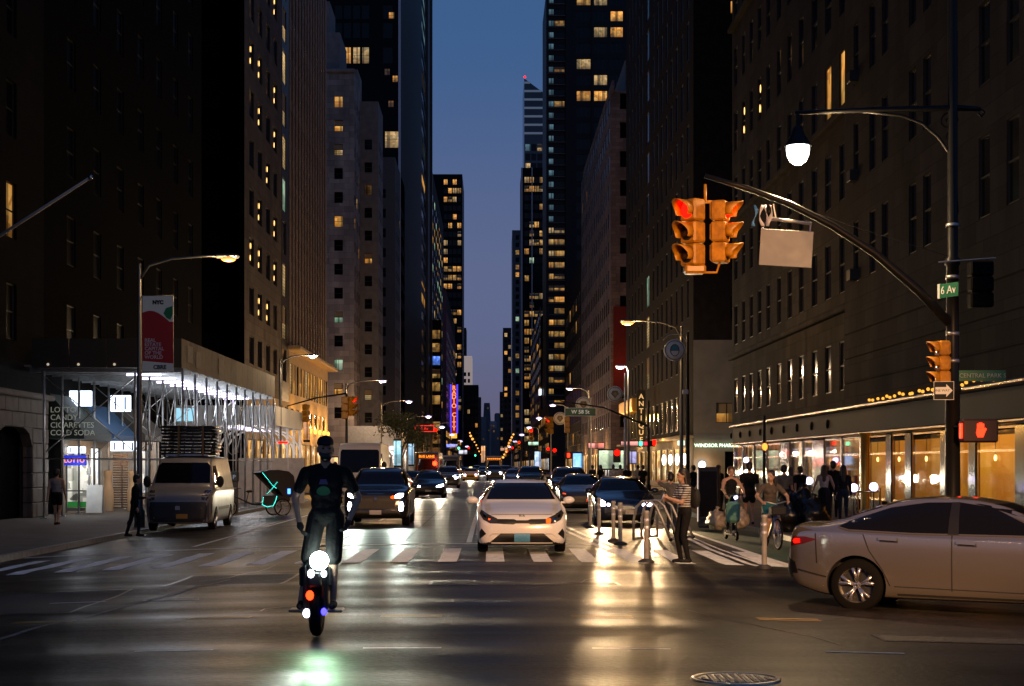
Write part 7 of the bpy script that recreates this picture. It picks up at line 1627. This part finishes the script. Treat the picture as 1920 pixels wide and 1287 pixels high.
# --- woman in the striped shirt reading her phone
wy = 28.6; wxx = PX(1284, wy)
ws, _ = person('woman in striped shirt and black leggings looking down at her phone', (wxx, wy, zr(wxx, wy)), R(-72), ('x', (1, 1, 1)), ('leggings', (.014, .014, .015)), ('long', 'black'), .97,
    dict(hl=(.06, -.36, 1.22), hr=(-.06, -.36, 1.20), el=(.5, .2, -1), er=(-.5, .2, -1), fl=(.09, .03, .08), fr=(-.08, -.05, .08)), 'short', 'long', female=True, vox=.011, topmat=stripes(), lean=R(3))
ph = thing('mobile_phone', 'small phone held up by woman in striped shirt', 'phone', (0, 0, 0)); hm3 = ws.matrix_basis
wp = Matrix.LocRotScale(Vector((wxx, wy, zr(wxx, wy))), Euler((0, 0, R(-72))), Vector((.97, .97, .97))) @ Vector((0, -.47, 1.27))
ph.location = wp; ph.rotation_euler = (R(-25), 0, R(-72)); MB().box((0, 0, 0), (.075, .009, .15), bev=.003).build('case', black, ph); MB().box((0, .006, 0), (.068, .002, .138)).build('screen', E('phone_screen', (.7, .8, 1), .8), ph)
bg_ = thing('shoulder_bag', 'black shoulder bag on the back of the woman in striped shirt', 'bag', (wxx, wy, zr(wxx, wy)), R(-72)); bb_ = Fig(); bb_.ell((0, .20, 1.18), (.15, .09, .20), 0); bb_.cap((.1, .18, 1.32), (.14, .06, 1.40), .014, .014, 0); bb_.cap((.14, .06, 1.40), (.12, -.11, 1.36), .014, .014, 0); bb_.cap((-.1, .18, 1.32), (-.14, .06, 1.40), .014, .014, 0); bb_.cap((-.14, .06, 1.40), (-.12, -.11, 1.36), .014, .014, 0)
obj('bag', bb_.mesh('bag', [blackm], .012), bg_)
# --- other walkers
def walker(label, x, Y, z, rz, top, bottom, hair=('short', 'black'), s=1., ph=0., **kw):
    a = .16*math.sin(ph); p = dict(fl=(.09, -a, .08+max(0, -a)*.2), fr=(-.09, a, .08+max(0, a)*.2), hl=(.25, a*.9-.03, .82), hr=(-.25, -a*.9-.03, .82)); p.update(kw.pop('pose', {}))
    X = PX(x, Y); return person(label, (X, Y, z if z is not None else zr(X, Y)), rz, top, bottom, hair, s, p, vox=kw.pop('vox', .017), **kw)
BK = ('black_top', (.014, .014, .015)); WT = ('white_top', (.5, .47, .43)); NV = ('jean', (.02, .025, .04)); GR = ('grey_top', (.12, .115, .11)); TN = ('khaki', (.20, .15, .10))
walker('woman with hair bun raising one arm beyond the bike rack', 1258, 41, None, R(160), GR, NV, ('bun', 'black'), .90, 0, female=True, pose=dict(hl=(.20, -.12, 1.55), el=(1, .1, .3)))
walker('man in white tank top and dark shorts walking at far left', 106, 50.5, SWL, R(175), ('tank_grey', (.22, .21, .21)), ('shorts_black', (.012, .012, .012)), ('short', 'black'), 1.03, 1.2, sleeve='none', legs='shorts')
walker('dark clad man standing at the kerb beside the white van', 252, 44.5, zr(-9.9, 44.5), R(100), BK, BK, ('short', 'black'), 1.0, .5, sleeve='long', pose=dict(hl=(.2, -.3, 1.1), fl=(.1, -.1, .08), fr=(-.1, .22, .08)), lean=R(6))
walker('man in pale top standing behind the pedicab', 556, 82, SWL, R(20), WT, BK, ('short', 'black'), 1.02, .3)
walker('man in black seen from behind on the right sidewalk', 1405, 46.5, SWR, R(178), BK, ('shorts_black', (.012, .012, .012)), ('short', 'black'), 1.05, .4, legs='shorts')
walker('dark silhouetted woman by the teal shop window', 1347, 60, SWR, R(30), BK, BK, ('long', 'black'), 1.0, .2, female=True)
walker('woman in white strapless top and dark skirt on the right sidewalk', 1545, 49.5, SWR, R(170), ('white_strapless', (.42, .36, .32)), ('skirt_black', (.012, .012, .014)), ('long', 'brown'), 1.0, 1.0, female=True, sleeve='none', legs='skirt', pose=dict(hl=(.36, .02, .92), hr=(-.36, -.02, .95)))
walker('woman with long dark hair and dark trousers on the right sidewalk', 1581, 48.5, SWR, R(172), BK, NV, ('long', 'black'), 1.0, .9, female=True, sleeve='long')
walker('tall man in black between the two women on the right sidewalk', 1562, 52.5, SWR, R(168), BK, BK, ('short', 'black'), 1.08, .7)
walker('dark figure by the shop piers left of the woman in white', 1500, 53, SWR, R(200), BK, BK, ('short', 'brown'), .98, 1.3)
walker('hazy grey figure behind the woman cyclist', 1470, 47.5, SWR, R(150), GR, BK, ('short', 'black'), 1.0, 1.1)
walker('dark figure in front of the lit shop behind the cyclist', 1483, 55.5, SWR, R(190), BK, NV, ('long', 'brown'), .96, .5, female=True)
for k, (x, Y, tp, hr, l) in enumerate(((1150, 92, WT, ('bun', 'brown'), 'woman in white top with hair bun on the far right sidewalk'), (1163, 93, ('cream_top', (.40, .34, .28)), ('short', 'black'), 'man in cream top beside the woman in white, far right'), (1176, 90, BK, ('short', 'blond'), 'fair haired person in black by far right kerb'),
        (1196, 91, ('pale_shirt', (.40, .37, .34)), ('short', 'black'), 'man in pale shirt near the Antiques sign'), (1205, 86, BK, ('short', 'black'), 'dark figure in front of the man in pale shirt'), (1111, 104, BK, ('short', 'black'), 'lone dark figure by the blue kiosk'), (1126, 97, BK, ('pony', 'black'), 'dark figure right of the blue kiosk'), (1300, 70, BK, ('short', 'black'), 'dark figure under the Windsor sign'))):
    walker(l, x, Y, SWR, R(170+9*k), tp, NV if k % 2 else BK, hr, 1.0, k*.8, vox=.022)

# --- pedicab
pc = thing('pedicab', 'black pedicab with a string of turquoise lights at the left kerb', 'pedicab', (PX(487, 60.5), 60.5, zr(-8.6, 60.5)), R(-62))
pk = M('pedicab_black', (.012, .012, .013), .5)
def spoked(y, x, r):
    w_ = MB().lathe([(r-.04, -.02), (r, -.022), (r+.012, 0), (r, .022), (r-.04, .02)], 28, (x, y, r), 'X').build('wheel', rubber, pc); s_ = MB()
    for k in range(12): a = 2*math.pi*k/12; s_.tube([(x, y, r), (x, y+(r-.04)*math.cos(a), r+(r-.04)*math.sin(a))], .006, 4)
    s_.lathe([(r-.055, -.012), (r-.035, -.014), (r-.035, .014), (r-.055, .012)], 28, (x, y, r), 'X'); s_.build('spokes', steel, w_)
spoked(-1.25, 0, .33); spoked(.75, -.5, .33); spoked(.75, .5, .33)
MB().tube([(0, -1.25, .33), (0, -1.08, .95), (0, -1.05, 1.05)], .02, 7).tube([(0, -1.1, .8), (0, -.3, .45), (0, .75, .4)], .03, 7).tube([(0, -.55, .5), (0, -.45, .92)], .02, 7).tube([(-.28, -.85, 1.08), (0, -1.05, 1.05), (.28, -.85, 1.08)], .015, 6).tube([(-.5, .75, .33), (.5, .75, .33)], .025, 6).build('frame', pk, pc)
MB().sphere((0, -.42, .95), (.1, .14, .05), 8).build('saddle', blackm, pc)
MB().box((0, .75, .68), (.95, .7, .28), bev=.06).box((0, 1.08, 1.0), (.95, .16, .6), bev=.06).box((0, .2, .5), (.9, .5, .06), bev=.02).build('seat', M('seat_vinyl', (.02, .018, .018), .5), pc)
hood = MB()
prof = [(1.22, .75), (1.26, 1.2), (1.2, 1.55), (1.0, 1.72), (.6, 1.78), (.2, 1.74), (-.12, 1.68)]
vs = [(sx_*.52, y, z) for (y, z) in prof for sx_ in (-1, 1)]
hood.add(vs, [(2*k, 2*k+1, 2*k+3, 2*k+2) for k in range(len(prof)-1)], 0, True)
for s in (-1, 1): hood.add([(s*.52, y, z) for (y, z) in prof]+[(s*.52, .55, 1.05), (s*.52, .8, .75)], [tuple(range(len(prof)+2))])
ho = hood.build('hood', pk, pc); ho.modifiers.new('t', 'SOLIDIFY').thickness = .02
led = MB(); tq = E('turquoise_led', (.05, .9, .75), 4)
path = [(-.08, 1.66), (.1, 1.45), (.3, 1.2), (.5, 1.05)]; path2 = [(.5, 1.3), (.3, 1.05), (.05, .82)]; path3 = [(-.05, .72), (-.1, .45), (.1, .36), (.35, .40), (.45, .60), (.5, .8)]
for pth in (path, path2, path3):
    for (a, b) in zip(pth[:-1], pth[1:]):
        for q in range(5): led.sphere((.56, a[0]+(b[0]-a[0])*q/5, a[1]+(b[1]-a[1])*q/5), .013, 5)
tag(led.build('light_string', tq, pc), kind='stuff'); MB().box((.54, 1.0, .95), (.03, .12, .2), bev=.01).build('side_lamp', E('blue_lamp', (.05, .2, 1), 5), pc)
MB().box((.5, .2, .6), (.03, .5, .4), bev=.02).build('side_panel', pk, pc)

bpy.data.scenes.remove(TMP)
